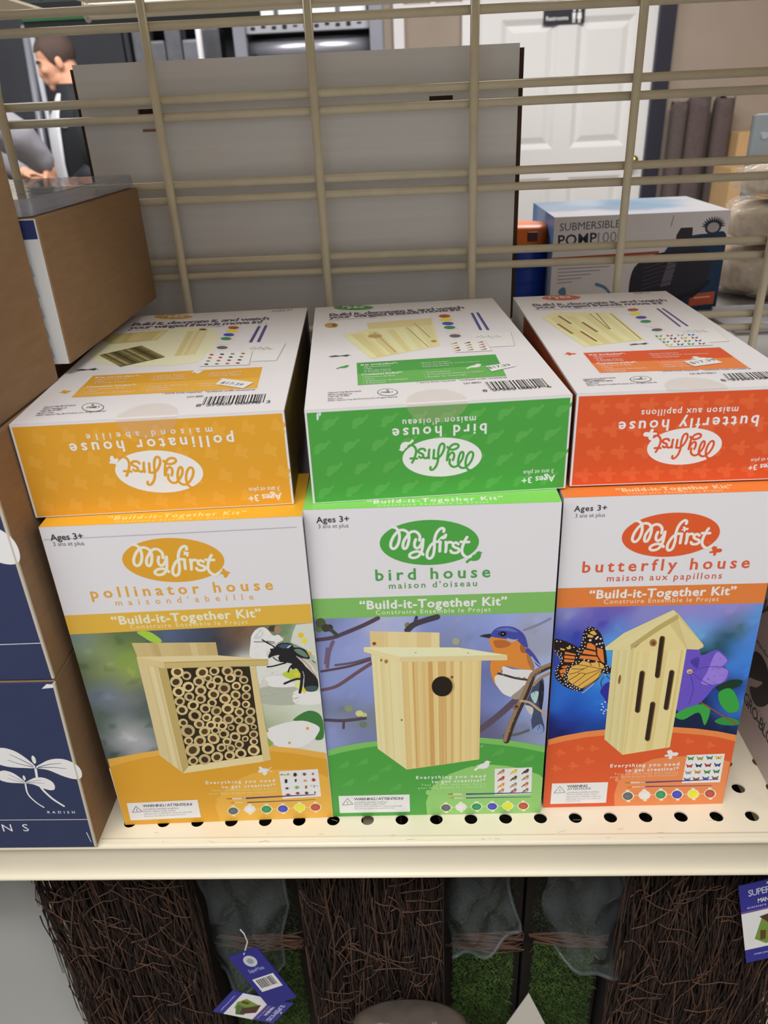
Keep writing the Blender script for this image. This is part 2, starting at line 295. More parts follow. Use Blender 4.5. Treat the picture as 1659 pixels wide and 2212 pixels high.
# printed artwork of each carton panel; lengths in tenths of a millimetre from the panel corner
ART={
'a_front':[
["R",2,580,1820,64,52,9.0,[[27,1723,[105,125,125]],[105,1627,[132,150,118]],[216,1682,[112,122,88]],[321,1706,[70,92,62]],[290,1554,[122,150,64]],[321,1458,[155,175,80]],[385,1657,[105,125,62]],[208,1464,[92,108,62]],[492,1697,[70,84,92]],[645,1718,[80,95,122]],[816,1709,[62,72,92]],[934,1672,[56,58,68]],[1065,1725,[92,76,62]],[1140,1736,[120,95,72]],[27,1505,[75,88,60]],[72,1423,[108,122,84]],[214,1495,[150,160,122]],[308,1521,[122,150,66]],[74,1260,[88,102,118]],[157,1222,[122,132,152]],[253,1250,[108,114,110]],[327,1360,[98,104,78]],[365,1160,[78,88,86]],[64,1093,[80,94,80]],[104,970,[58,78,68]],[178,877,[175,178,182]],[224,839,[195,195,200]],[263,765,[145,150,152]],[114,828,[125,135,138]],[52,723,[44,64,60]],[34,832,[50,70,70]],[353,955,[70,88,80]],[339,733,[92,100,100]],[1253,1192,[188,192,175]],[1380,1168,[205,206,198]],[1274,1022,[178,186,160]],[1473,1045,[198,204,192]],[1194,888,[120,140,92]],[1284,865,[205,207,200]],[1504,1094,[190,200,185]],[1379,1706,[92,125,84]],[1396,1753,[100,125,90]],[1512,1739,[190,195,185]],[1532,1597,[170,178,160]],[1281,1405,[200,204,196]],[1202,1451,[196,200,196]]]],
["P",3,[206,166,66],-5,1908,1550,1921,1551,1775,-7,1760],["S",4,[216,216,214],1143,1648,1156,1699,1194,1745,1234,1756,1261,1737,1292,1687,1325,1692,1353,1652,1325,1633,1277,1587,1229,1541,1238,1503,1126,1510],["S",5,[190,192,190],1166,1675,1202,1728,1229,1739,1230,1695,1205,1672,1181,1666],["P",4,[196,200,190],1446,1766,1552,1771,1554,1464,1496,1559,1397,1629,1421,1708],["E",5,[150,122,98],1326,1733,23,-1,4,33],["E",4,[70,60,46],1295,1743,29,-2,3,24],["E",6,[226,182,44],1469,1681,18,-1,2,22],["E",6,[240,204,56],1488,1636,18,-1,2,22],["L",5,[215,215,205],59,59,1478,1613,1469,1589],["S",4,[206,209,202],1157,1441,1238,1499,1302,1475,1382,1416,1325,1377,1209,1362,1156,1288],["S",5,[222,222,222],1201,1350,1296,1357,1366,1319,1388,1262,1238,1266,1213,1310],["S",4,[166,171,156],1163,1262,1394,1253,1404,1112,1158,1126],["S",5,[216,214,211],1384,1227,1482,1208,1547,1209,1550,1103,1377,1113],["S",6,[176,192,64],1318,1373,1388,1407,1427,1392,1432,1336,1373,1323],
["E",7,[222,190,60],1411,1363,17,-1,2,17],["S",6,[205,215,130],1389,1274,1422,1298,1431,1255,1406,1243],["S",6,[224,196,60],1438,1254,1462,1223,1450,1201,1432,1224],["E",5,[226,190,50],1510,1537,15,-1,1,16],["S",8,[34,34,36],1242,1524,1262,1564,1261,1584,1290,1587,1303,1606,1324,1621,1351,1628,1390,1622,1408,1608,1416,1588,1452,1584,1483,1567,1500,1534,1510,1500,1499,1488,1457,1495,1471,1436,1513,1374,1543,1326,1547,1261,1534,1223,1499,1212,1462,1223,1449,1267,1457,1309,1441,1361,1416,1414,1392,1407,1377,1429,1387,1457,1322,1474,1305,1504,1314,1532,1270,1522,1246,1510],["S",9,[98,124,112],1414,1567,1448,1574,1479,1551,1501,1509,1478,1506,1440,1533],["S",9,[58,80,100],1315,1601,1350,1620,1382,1614,1401,1605,1380,1588,1346,1583],["S",10,[170,195,205],1370,1590,1388,1605,1402,1609,1390,1593,1376,1584],["S",10,[205,196,190],1422,1518,1457,1495,1501,1463,1530,1416,1542,1364,1546,1321,1528,1357,1501,1396,1460,1461],
["L",11,[120,95,85],40,40,1429,1513,1474,1465,1503,1413,1541,1343],["L",11,[130,110,100],30,30,1457,1495,1493,1451,1516,1408],["S",10,[60,82,88],1455,1249,1497,1264,1540,1253,1531,1223,1496,1214,1466,1224],["L",8,[34,34,36],46,46,1162,1645,1228,1641,1258,1645,1296,1635],["L",8,[34,34,36],98,98,1218,1658,1252,1629,1280,1608,1294,1586],["L",8,[34,34,36],46,46,1219,1655,1250,1638,1294,1623],["L",8,[34,34,36],113,113,1226,1437,1265,1441,1309,1453,1347,1464],["L",8,[34,34,36],66,66,1273,1514,1290,1492,1322,1474],["L",8,[34,34,36],162,162,1323,1290,1365,1310,1407,1325,1434,1324],["L",8,[34,34,36],189,189,1418,1208,1430,1255,1440,1310,1451,1395],["L",8,[34,34,36],100,100,1358,1387,1369,1416,1385,1441],["L",8,[34,34,36],47,47,1522,1475,1543,1453],["L",9,[185,185,180],40,40,1454,1390,1459,1356,1456,1318,1448,1267],["L",7,[120,100,60],23,23,1296,1611,1301,1627],["L",7,[120,100,60],23,23,1307,1612,1311,1632],
["L",7,[120,100,60],23,23,1317,1613,1322,1636],["L",7,[120,100,60],23,23,1327,1613,1331,1630],["L",7,[120,100,60],23,23,1337,1613,1341,1633],["L",7,[120,100,60],23,23,1347,1613,1352,1636],["L",7,[120,100,60],23,23,1357,1612,1361,1629],["L",7,[120,100,60],23,23,1366,1610,1371,1630],["L",7,[120,100,60],23,23,1376,1609,1381,1632],["L",7,[120,100,60],23,23,1386,1606,1390,1623],["L",7,[120,100,60],23,23,1396,1603,1400,1623],["L",7,[120,100,60],23,23,1405,1600,1410,1623],["L",7,[120,100,60],23,23,1415,1596,1419,1613],["L",7,[120,100,60],23,23,1425,1591,1429,1611],["L",7,[120,100,60],23,23,1434,1586,1439,1609],["L",7,[120,100,60],23,23,1444,1580,1448,1597],["L",7,[120,100,60],23,23,1453,1574,1458,1594],["L",7,[120,100,60],23,23,1462,1567,1467,1590],["L",7,[120,100,60],23,23,1472,1559,1476,1576],["L",7,[120,100,60],23,23,1481,1551,1486,1571],["L",7,[120,100,60],23,23,1490,1543,1495,1566],["L",7,[120,100,60],23,23,1500,1534,1504,1551],
["L",7,[120,100,60],23,23,1509,1524,1513,1544],["L",7,[120,100,60],23,23,1518,1514,1523,1538],["L",7,[120,100,60],23,23,1527,1504,1531,1521],["L",7,[120,100,60],23,23,1536,1493,1541,1513],["M",5,[212,212,208],70,26,40,6,1150,1651,1193,1741,1234,1752,1288,1684,1324,1688,1347,1652,1230,1545,1232,1508,1130,1514],["M",5,[206,208,202],50,26,20,6,1161,1441,1237,1491,1301,1471,1376,1416,1209,1366,1160,1296],["M",5,[168,173,158],50,30,10,6,1166,1257,1390,1248,1401,1116,1161,1130],["M",9,[40,42,46],130,7,40,50,1272,1571,1350,1616,1400,1597,1457,1495,1536,1330,1540,1253,1463,1231,1457,1309,1387,1457,1311,1503],["S",4,[216,217,214],1152,873,1265,936,1413,962,1516,930,1544,868,1477,783,1363,709,1204,736],["S",5,[60,116,58],1348,966,1460,1045,1545,989,1545,797,1484,783,1526,886,1439,952],["E",6,[210,150,60],1441,886,11,-1,1,14],["E",6,[200,150,70],1303,758,9,-1,1,12],["E",6,[190,140,70],1163,878,9,-1,1,12],
["P",4,[130,160,70],1153,820,1193,764,1163,730,1137,740],["S",4,[152,190,66],430,1758,504,1759,567,1700,568,1670,513,1673,460,1721],["P",6,[217,164,72],11,671,141,696,254,718,394,739,613,755,802,760,990,754,1170,735,1336,707,1550,649,1554,-4,0,-3],["P",7,[204,150,46],8,593,129,634,244,664,385,691,605,708,796,714,984,708,1158,688,1331,656,1551,590,1554,-4,0,-3],["P",8,[214,164,66],714,2,700,129,742,246,828,358,907,430,1010,480,1152,510,1316,500,1491,452,1552,406,1554,0],["E",8,[214,164,66],721,168,23,-1,5,32],["E",8,[214,164,66],739,226,22,-1,4,31],["E",8,[214,164,66],773,278,22,-1,4,31],["E",8,[214,164,66],825,323,22,-1,4,31],["E",8,[214,164,66],894,363,22,-1,4,31],["E",8,[214,164,66],980,397,22,-1,4,30],["E",8,[214,164,66],1083,425,22,-1,4,30],["P",9,[196,178,128],380,1675,919,1653,919,1541,396,1550],["G",10,[198,180,130],[180,158,105],383,1671,919,1650,919,1542,396,1552,9,3],["P",9,[205,192,148],389,1516,515,1466,520,506,384,685],
["G",10,[208,195,152],[196,178,128],388,1513,512,1465,518,510,387,685,8,5],["P",10,[176,156,98],513,1470,574,1455,576,578,517,506],["P",10,[44,37,24],569,1458,1114,1446,1102,653,570,574],["P",11,[214,198,150],570,578,1100,657,1106,591,517,506],["P",11,[202,184,132],1111,1450,1150,1449,1157,606,1101,591],["P",12,[208,194,148],389,1563,916,1549,1237,1502,559,1513],["P",12,[184,164,104],559,1513,1237,1502,1231,1449,551,1458],["P",12,[202,184,134],389,1563,559,1513,551,1458,388,1510],["G",13,[190,170,112],[172,150,92],561,1510,552,1461,1229,1453,1234,1499,4,8],["E",12,[208,190,137],632,1426,41,-4,9,46],["E",13,[85,62,38],633,1425,23,-8,9,25],["E",12,[183,166,121],687,1391,28,-15,14,33],["E",13,[46,33,20],686,1390,19,1,2,20],["E",12,[202,184,133],793,1414,42,9,-1,45],["E",13,[81,58,36],795,1412,24,9,-3,25],["E",12,[196,178,129],876,1422,34,13,-5,36],["E",13,[62,44,27],874,1420,16,-12,11,19],["E",12,[190,173,125],961,1417,34,-17,16,39],
["E",13,[78,56,35],962,1415,22,8,-3,23],["E",12,[178,162,117],1029,1397,30,-4,6,33],["E",13,[53,38,23],1030,1395,18,1,1,19],["E",12,[193,176,128],612,1344,37,-18,19,44],["E",13,[67,48,30],609,1342,25,9,-3,25],["E",12,[194,177,128],761,1340,38,-3,7,42],["E",13,[72,52,32],760,1338,21,-6,7,24],["E",12,[189,172,125],826,1364,27,-5,7,31],["E",13,[77,56,34],824,1362,16,2,1,18],["E",12,[193,175,127],887,1344,34,-8,10,39],["E",13,[56,41,25],887,1343,20,-5,6,22],["E",12,[206,187,136],972,1359,36,2,2,39],["E",13,[72,52,32],970,1357,21,-1,3,22],["E",12,[182,165,120],1058,1338,28,-13,12,32],["E",13,[63,46,28],1060,1336,18,1,1,19],["E",12,[206,188,136],613,1259,41,1,5,46],["E",13,[59,43,26],613,1257,20,-12,11,24],["E",12,[205,186,135],684,1296,38,-5,9,43],["E",13,[49,36,22],685,1294,23,6,-1,24],["E",12,[200,182,132],836,1302,30,-13,13,35],["E",13,[67,48,30],836,1300,19,10,-4,19],["E",12,[194,176,128],761,1262,39,10,-2,42],
["E",13,[71,51,31],761,1260,20,-9,9,23],["E",12,[177,161,117],919,1272,43,12,-4,46],["E",13,[74,53,33],919,1271,24,-4,5,27],["E",12,[204,186,135],1003,1289,31,-1,4,34],["E",13,[79,57,35],1003,1287,15,-11,9,17],["E",12,[198,180,131],1066,1265,30,7,-2,32],["E",13,[61,44,27],1068,1264,17,2,0,19],["E",12,[182,166,120],605,1176,36,-1,6,41],["E",13,[62,45,27],606,1174,21,1,3,23],["E",12,[184,168,122],676,1212,34,1,4,38],["E",13,[63,45,28],678,1210,15,-13,11,18],["E",12,[197,179,130],841,1224,39,12,-4,42],["E",13,[76,55,34],842,1222,20,-11,10,23],["E",12,[187,170,123],750,1188,36,12,-4,39],["E",13,[71,51,31],748,1186,19,-8,8,22],["E",12,[203,184,133],913,1182,39,1,4,44],["E",13,[84,61,37],911,1180,18,-14,12,22],["E",12,[191,174,126],988,1212,32,-10,10,37],["E",13,[76,55,34],990,1210,15,-13,10,18],["E",12,[177,161,117],1057,1197,31,11,-5,33],["E",13,[68,49,30],1055,1195,17,-5,5,19],["E",12,[194,176,128],609,1098,38,-8,11,44],
["E",13,[64,46,28],608,1097,18,-14,13,22],["E",12,[200,182,132],690,1136,39,15,-5,42],["E",13,[50,36,22],690,1134,23,5,0,25],["E",12,[189,172,125],767,1103,34,-11,12,40],["E",13,[60,44,27],769,1101,20,-7,8,23],["E",12,[194,177,128],820,1150,33,7,-1,36],["E",13,[63,45,28],821,1149,15,-13,11,18],["E",12,[178,162,117],839,1078,37,10,-2,41],["E",13,[76,55,34],841,1076,21,10,-4,22],["E",12,[204,185,134],919,1094,39,-13,14,46],["E",13,[74,53,33],918,1092,24,0,3,27],["E",12,[188,171,124],977,1136,31,-12,12,37],["E",13,[59,43,26],975,1135,16,-12,10,19],["E",12,[207,188,136],1047,1125,25,-13,12,30],["E",13,[79,57,35],1044,1124,16,8,-4,17],["E",12,[194,177,128],993,1061,30,-12,12,36],["E",13,[82,59,36],993,1059,15,-12,10,18],["E",12,[181,164,119],1069,1060,33,6,-1,37],["E",13,[59,43,26],1067,1058,19,4,-1,21],["E",12,[180,163,118],688,1044,46,3,5,52],["E",13,[47,34,21],688,1043,21,-17,14,26],["E",12,[191,173,126],597,984,31,-5,8,36],
["E",13,[71,51,31],599,982,17,-7,7,20],["E",12,[204,185,134],765,1023,32,3,2,36],["E",13,[83,60,37],763,1021,18,1,2,20],["E",12,[201,182,132],834,1000,35,3,2,39],["E",13,[82,59,36],836,998,20,8,-3,21],["E",12,[183,167,121],912,1000,40,14,-5,44],["E",13,[81,58,36],911,999,23,2,1,26],["E",12,[185,168,122],980,988,32,9,-3,35],["E",13,[64,47,29],979,986,18,-3,4,20],["E",12,[182,166,120],1055,983,37,-3,6,42],["E",13,[84,61,38],1054,982,17,-14,11,21],["E",12,[177,161,117],617,908,48,-5,11,57],["E",13,[70,51,31],620,906,23,-18,15,28],["E",12,[193,175,127],704,966,34,-10,12,40],["E",13,[86,62,38],705,964,16,-13,11,20],["E",12,[207,189,137],784,952,34,-1,5,39],["E",13,[73,53,32],782,951,20,1,2,22],["E",12,[205,186,135],862,943,33,-4,7,38],["E",13,[57,41,25],860,941,19,6,-2,21],["E",12,[180,164,118],919,922,24,4,0,27],["E",13,[61,44,27],916,920,12,-7,6,14],["E",12,[189,172,125],996,905,44,-5,9,52],
["E",13,[72,52,32],994,903,25,13,-6,27],["E",12,[181,165,119],1074,921,19,-10,9,23],["E",13,[50,36,22],1073,920,11,-7,6,13],["E",12,[195,178,129],732,898,40,15,-5,44],["E",13,[82,59,36],731,896,23,9,-3,25],["E",12,[187,170,123],806,904,30,-4,7,35],["E",13,[47,34,21],806,902,17,-4,5,20],["E",12,[183,167,121],861,867,37,0,4,43],["E",13,[54,39,24],858,866,21,-4,5,24],["E",12,[191,173,126],934,836,35,-14,13,42],["E",13,[54,39,24],933,835,21,-6,6,24],["E",12,[178,162,117],1065,852,32,2,2,37],["E",13,[74,53,33],1064,850,19,2,0,21],["E",12,[195,178,129],607,817,32,1,4,37],["E",13,[81,59,36],608,815,16,-9,9,20],["E",12,[190,173,125],686,812,43,10,0,49],["E",13,[72,52,32],686,810,25,-2,5,28],["E",12,[198,180,130],783,828,38,-19,18,47],["E",13,[79,57,35],780,826,20,-15,13,25],["E",12,[199,181,131],872,796,31,3,2,36],["E",13,[76,55,34],872,794,18,-3,4,20],["E",12,[195,177,128],1002,815,24,6,-2,27],["E",13,[61,44,27],1001,813,13,8,-4,15],
["E",12,[200,182,132],1058,786,30,3,1,34],["E",13,[65,47,29],1060,784,15,-9,8,18],["E",12,[185,168,122],954,764,32,1,3,38],["E",13,[69,50,31],952,762,17,-9,8,20],["E",12,[187,170,123],622,729,52,15,-3,59],["E",13,[75,54,33],622,727,29,17,-7,31],["E",12,[195,177,128],732,737,42,-13,15,51],["E",13,[47,34,21],732,735,26,7,-1,29],["E",12,[190,173,125],824,741,33,11,-3,37],["E",13,[68,49,30],826,739,19,4,0,21],["E",12,[178,162,117],890,732,29,-12,11,35],["E",13,[84,61,38],890,730,15,-11,9,18],["E",12,[206,188,136],1047,704,41,-12,12,50],["E",13,[80,58,35],1045,702,22,-13,11,27],["E",12,[190,173,125],608,626,37,5,2,43],["E",13,[69,50,31],610,624,21,1,3,25],["E",12,[178,162,117],691,634,44,6,2,51],["E",13,[57,41,25],692,632,20,-17,14,25],["E",12,[194,177,128],783,652,43,7,1,49],["E",13,[74,54,33],781,651,24,13,-6,26],["E",12,[198,180,130],874,662,38,2,3,45],["E",13,[64,46,29],871,660,22,-1,3,25],
["E",12,[196,178,129],953,679,36,-20,18,44],["E",13,[47,34,21],953,677,23,-1,3,27],["P",2,[168,158,172],10,2460,820,2467,1518,2475,1517,2469,819,2461,8,2455],["T",3,[62,60,68],"Ages 3+",51,2450,247,2453,412,0.026],["T",3,[95,92,100],"3 ans et plus",57,2412,243,2410,281,0],["O",3,[226,214,198],[204,150,46],752,2279,307,-12,6,156],["I",4,[204,150,46],"bee",1053,2171,35,-20],["I",6,[226,214,198],"bee",840,2321,23,0],["T",3,[206,154,60],"pollinator house",200,2028,1331,2039,740,0.022],["T",3,[206,160,80],"maisond'abeille",338,1967,1202,1972,433,0.01],["T",4,[232,220,190],"\u201cBuild-it-Together Kit\u201d",289,1822,1235,1837,622,0.034],["T",4,[228,212,170],"Construire Ensemble le Projet",396,1784,1143,1789,314,0.005],["I",9,[232,222,214],"bee",1095,498,47,-5],["L",9,[232,222,214],55,55,1131,511,1151,532],["L",9,[232,222,214],55,55,1125,496,1152,491],["T",12,[236,226,200],"Everything you need",665,391,1162,388,288,0.034],
["T",12,[236,226,200],"to get creative!*",773,342,1161,343,290,0.034],["T",12,[228,204,150],"Tout ce dont vous avez besoin",696,315,1169,310,195,0.01],["T",12,[228,204,150],"pour faire preuve de cr\u00e9ativit\u00e9!*",674,283,1163,279,196,0.01],["P",12,[222,216,218],57,228,578,236,575,52,50,47],["L",13,[70,68,72],45,45,80,131,118,193],["L",13,[70,68,72],45,45,118,193,154,136],["L",13,[70,68,72],45,45,154,136,80,131],["L",13,[70,68,72],45,45,120,169,117,145],["E",13,[70,68,72],115,135,3,0,1,4],["T",13,[62,60,68],"WARNING / ATTENTION!",168,181,531,179,261,0.016],["T",13,[120,115,122],"CHOKING HAZARD: Small Parts.",166,150,430,152,151,0],["T",13,[120,115,122],"Not for children under 3 years.",162,128,403,129,152,0],["T",13,[150,146,150],"RISQUE D'\u00c9TOUFFEMENT: Pi\u00e8ces de petite taille",164,99,519,106,152,0],["T",13,[150,146,150],"Pas pour les enfants de moins de 3 ans.",162,77,468,83,153,0],
["P",10,[226,222,226],1201,488,1481,498,1482,222,1200,211],["E",11,[190,200,150],1241,453,24,-1,1,12],["L",11,[152,160,120],19,19,1203,465,1279,443],["L",11,[152,160,120],19,19,1202,455,1280,450],["L",11,[152,160,120],19,19,1201,445,1281,457],["E",11,[60,60,60],1217,459,4,0,1,5],["L",11,[48,48,48],19,19,1211,463,1222,455],["L",11,[48,48,48],19,19,1210,459,1223,458],["L",11,[48,48,48],19,19,1210,455,1223,462],["E",11,[60,60,60],1264,461,4,0,1,5],["L",11,[48,48,48],19,19,1258,465,1270,457],["L",11,[48,48,48],19,19,1258,461,1270,460],["L",11,[48,48,48],19,19,1257,457,1271,463],["E",11,[70,38,30],1313,451,12,-1,2,20],["L",11,[56,30,24],19,19,1295,468,1331,438],["L",11,[56,30,24],19,19,1293,452,1332,450],["L",11,[56,30,24],19,19,1292,436,1333,462],["E",11,[110,95,60],1380,452,11,-1,1,16],["L",11,[88,76,48],19,19,1364,466,1396,442],["L",11,[88,76,48],19,19,1363,453,1397,451],["L",11,[88,76,48],19,19,1362,441,1398,461],
["E",11,[150,110,80],1441,452,7,0,1,12],["L",11,[120,88,64],19,19,1431,462,1451,444],["L",11,[120,88,64],19,19,1430,453,1452,451],["L",11,[120,88,64],19,19,1429,443,1453,459],["E",11,[45,35,32],1242,390,9,-1,2,23],["L",11,[36,28,25],20,20,1230,409,1255,376],["L",11,[36,28,25],20,20,1228,391,1256,389],["L",11,[36,28,25],20,20,1226,373,1258,403],["E",11,[60,62,55],1312,393,6,0,2,17],["L",11,[48,49,44],20,20,1304,407,1320,382],["L",11,[48,49,44],20,20,1303,393,1321,392],["L",11,[48,49,44],20,20,1301,379,1322,403],["E",11,[215,150,105],1380,387,10,-1,1,12],["L",11,[172,120,84],20,20,1365,397,1395,378],["L",11,[172,120,84],20,20,1365,387,1396,386],["L",11,[172,120,84],20,20,1364,378,1396,393],["E",11,[165,55,50],1441,392,12,-1,1,17],["L",11,[132,44,40],20,20,1423,407,1459,380],["L",11,[132,44,40],20,20,1422,393,1460,391],["L",11,[132,44,40],20,20,1421,379,1460,401],["E",11,[90,70,50],1242,317,10,-1,1,12],
["L",11,[72,56,40],20,20,1227,328,1257,309],["L",11,[72,56,40],20,20,1226,318,1258,316],["L",11,[72,56,40],20,20,1225,308,1259,324],["E",11,[130,175,115],1314,323,13,-1,2,18],["L",11,[104,140,92],20,20,1295,338,1334,311],["L",11,[104,140,92],20,20,1294,324,1335,321],["L",11,[104,140,92],20,20,1292,310,1336,332],["E",11,[150,90,60],1381,323,7,0,2,18],["L",11,[120,72,48],20,20,1371,337,1391,311],["L",11,[120,72,48],20,20,1370,323,1392,322],["L",11,[120,72,48],20,20,1368,309,1393,333],["E",11,[90,90,90],1440,327,2,0,1,16],["L",11,[72,72,72],20,20,1438,340,1443,317],["L",11,[72,72,72],20,20,1437,327,1443,327],["L",11,[72,72,72],20,20,1436,314,1444,337],["E",11,[165,50,70],1243,253,12,-1,1,12],["L",11,[132,40,56],20,20,1224,264,1262,245],["L",11,[132,40,56],20,20,1223,255,1263,252],["L",11,[132,40,56],20,20,1222,245,1264,260],["E",11,[150,45,75],1314,263,12,-1,1,14],["L",11,[120,36,60],20,20,1297,275,1333,253],
["L",11,[120,36,60],20,20,1296,264,1333,262],["L",11,[120,36,60],20,20,1294,253,1334,270],["E",11,[70,65,60],1379,262,11,-1,1,15],["L",11,[56,52,48],20,20,1363,275,1396,252],["L",11,[56,52,48],20,20,1362,263,1397,261],["L",11,[56,52,48],20,20,1361,251,1397,270],["E",11,[50,45,60],1440,264,4,0,1,12],["L",11,[40,36,48],20,20,1434,274,1446,256],["L",11,[40,36,48],20,20,1434,265,1446,264],["L",11,[40,36,48],20,20,1433,255,1447,271],["E",11,[170,175,170],1421,334,12,-1,0,5],["E",11,[170,175,170],1458,330,12,-1,0,5],["L",12,[166,112,48],87,174,791,236,811,234,831,233],["L",12,[206,198,180],158,127,831,233,938,232],["L",13,[110,95,80],40,40,907,241,904,223],["L",13,[110,95,80],40,40,919,241,917,223],["L",13,[110,95,80],40,40,932,240,930,223],["L",12,[66,52,112],166,71,938,232,1189,238,1441,243],["L",12,[166,112,48],49,98,813,192,826,192,840,191],["L",12,[206,198,180],89,72,840,191,940,188],["L",13,[110,95,80],22,22,910,194,909,184],
["L",13,[110,95,80],22,22,922,194,921,184],["L",13,[110,95,80],22,22,934,193,933,183],["L",12,[72,56,98],94,40,940,188,1189,189,1438,191],["L",12,[222,206,170],47,47,824,107,947,117],["L",12,[222,206,170],47,47,947,117,1071,112],["L",12,[222,206,170],47,47,1071,112,1191,109],["L",12,[222,206,170],47,47,1191,109,1315,116],["L",12,[222,206,170],47,47,1315,116,1432,112],["P",12,[222,206,170],816,164,843,162,832,49,808,49],["E",13,[222,206,170],824,107,44,-3,6,44],["E",14,[88,92,97],822,106,36,-2,5,36],["E",15,[97,101,106],819,105,21,-1,3,21],["P",12,[222,206,170],939,174,966,172,956,60,932,59],["E",13,[222,206,170],947,117,44,-3,5,44],["E",14,[214,206,208],946,116,36,-2,5,36],["E",15,[230,222,224],943,115,21,-1,3,21],["P",12,[222,206,170],1062,169,1089,167,1080,54,1056,54],["E",13,[222,206,170],1071,112,44,-3,5,44],["E",14,[52,132,86],1069,111,36,-2,4,36],["E",15,[59,143,95],1067,110,21,-1,2,21],
["P",12,[222,206,170],1181,166,1208,165,1201,52,1177,51],["E",13,[222,206,170],1191,109,44,-3,5,44],["E",14,[66,68,165],1190,109,36,-2,4,36],["E",15,[73,76,178],1187,108,21,-1,2,21],["P",12,[222,206,170],1304,173,1331,171,1325,59,1301,58],["E",13,[222,206,170],1315,116,44,-3,4,44],["E",14,[236,216,48],1313,115,36,-2,3,36],["E",15,[254,232,54],1311,114,21,-1,2,21],["P",12,[222,206,170],1421,169,1448,168,1443,55,1419,55],["E",13,[222,206,170],1432,112,44,-3,4,44],["E",14,[168,72,58],1431,112,36,-2,3,36],["E",15,[182,80,65],1428,111,21,-1,2,21],],
'b_front':[
["R",2,580,1820,64,52,9.0,[[89,1752,[110,122,160]],[246,1747,[130,142,192]],[508,1701,[152,162,205]],[446,1741,[168,172,196]],[823,1666,[118,132,190]],[929,1726,[140,150,192]],[1034,1685,[130,146,202]],[1243,1729,[142,156,212]],[1453,1709,[152,162,202]],[1403,1648,[142,144,158]],[75,1560,[120,132,182]],[211,1517,[142,152,202]],[119,1428,[130,142,192]],[908,1561,[122,126,140]],[982,1597,[110,125,172]],[1035,1518,[126,140,196]],[108,1263,[130,142,192]],[209,1122,[126,140,196]],[147,1012,[102,112,132]],[232,923,[118,124,124]],[79,841,[132,142,192]],[247,792,[110,120,166]],[1124,1300,[100,110,160]],[1206,1023,[112,126,182]],[1154,838,[92,92,124]],[1380,803,[112,122,152]],[1428,1016,[142,156,206]],[1518,1221,[152,166,202]],[1514,828,[140,152,190]],[1116,1095,[104,116,170]]]],["P",3,[118,172,92],1,1918,1544,1923,1540,1767,3,1767],["L",4,[78,64,78],297,297,3,1601,111,1617,187,1647,318,1707,415,1760],
["L",4,[62,66,56],265,265,33,1715,95,1688,144,1636],["L",4,[106,88,112],237,237,62,1380,81,1495,114,1585],["L",4,[64,58,68],421,421,601,1660,655,1709,793,1757],["L",4,[64,58,68],210,210,645,1697,662,1759],["L",4,[92,78,98],173,173,117,1395,227,1411,347,1447],["L",4,[120,122,150],168,168,1351,1637,1433,1672,1515,1720],["E",4,[72,86,54],45,1734,32,-1,3,38],["E",4,[58,60,48],74,1695,26,-1,2,32],["E",4,[90,110,70],31,1690,23,-1,2,28],["E",4,[110,120,70],603,1698,19,-1,1,23],["E",4,[150,155,130],913,1561,23,-1,0,28],["E",4,[50,52,46],100,1694,23,-1,2,28],["L",4,[82,68,78],195,195,21,1347,203,1382,347,1431],["L",4,[102,78,88],261,261,15,1191,116,1222,254,1327,356,1404],["L",4,[106,92,112],214,214,53,1413,73,1531],["L",4,[76,66,80],270,270,18,929,141,919,289,936],["L",4,[80,68,78],181,181,141,919,135,851],["L",4,[84,74,88],492,492,1075,804,1197,924,1316,1061],["L",4,[88,92,92],227,227,1246,748,1336,760,1414,794],
["E",4,[196,196,130],252,980,27,-1,2,27],["E",4,[128,140,110],181,1025,29,-1,2,29],["E",4,[180,184,120],284,965,20,-1,1,21],["E",4,[100,116,98],274,879,28,-1,2,29],["S",6,[204,128,54],1132,1582,1192,1580,1250,1565,1300,1564,1329,1532,1366,1492,1389,1452,1414,1362,1427,1317,1387,1318,1332,1329,1226,1354,1220,1323,1181,1274,1178,1197,1159,1243,1144,1303,1139,1370,1159,1459,1136,1529],["S",7,[206,206,206],1223,1352,1292,1325,1387,1318,1420,1308,1411,1272,1387,1227,1378,1158,1358,1099,1329,1076,1284,1091,1232,1121,1197,1173,1178,1211,1173,1270,1220,1300],["S",8,[146,136,126],1284,1091,1338,1150,1373,1191,1379,1135,1333,1071],["S",7,[168,98,48],1157,1559,1221,1562,1272,1534,1237,1505,1176,1506],["S",7,[150,92,50],1336,1532,1366,1496,1382,1461,1346,1457,1331,1489],["S",8,[62,70,150],1139,1597,1145,1626,1162,1649,1197,1668,1247,1670,1290,1658,1333,1627,1359,1588,1374,1540,1380,1500,1355,1510,1325,1541,1300,1564,1249,1572,1192,1582],
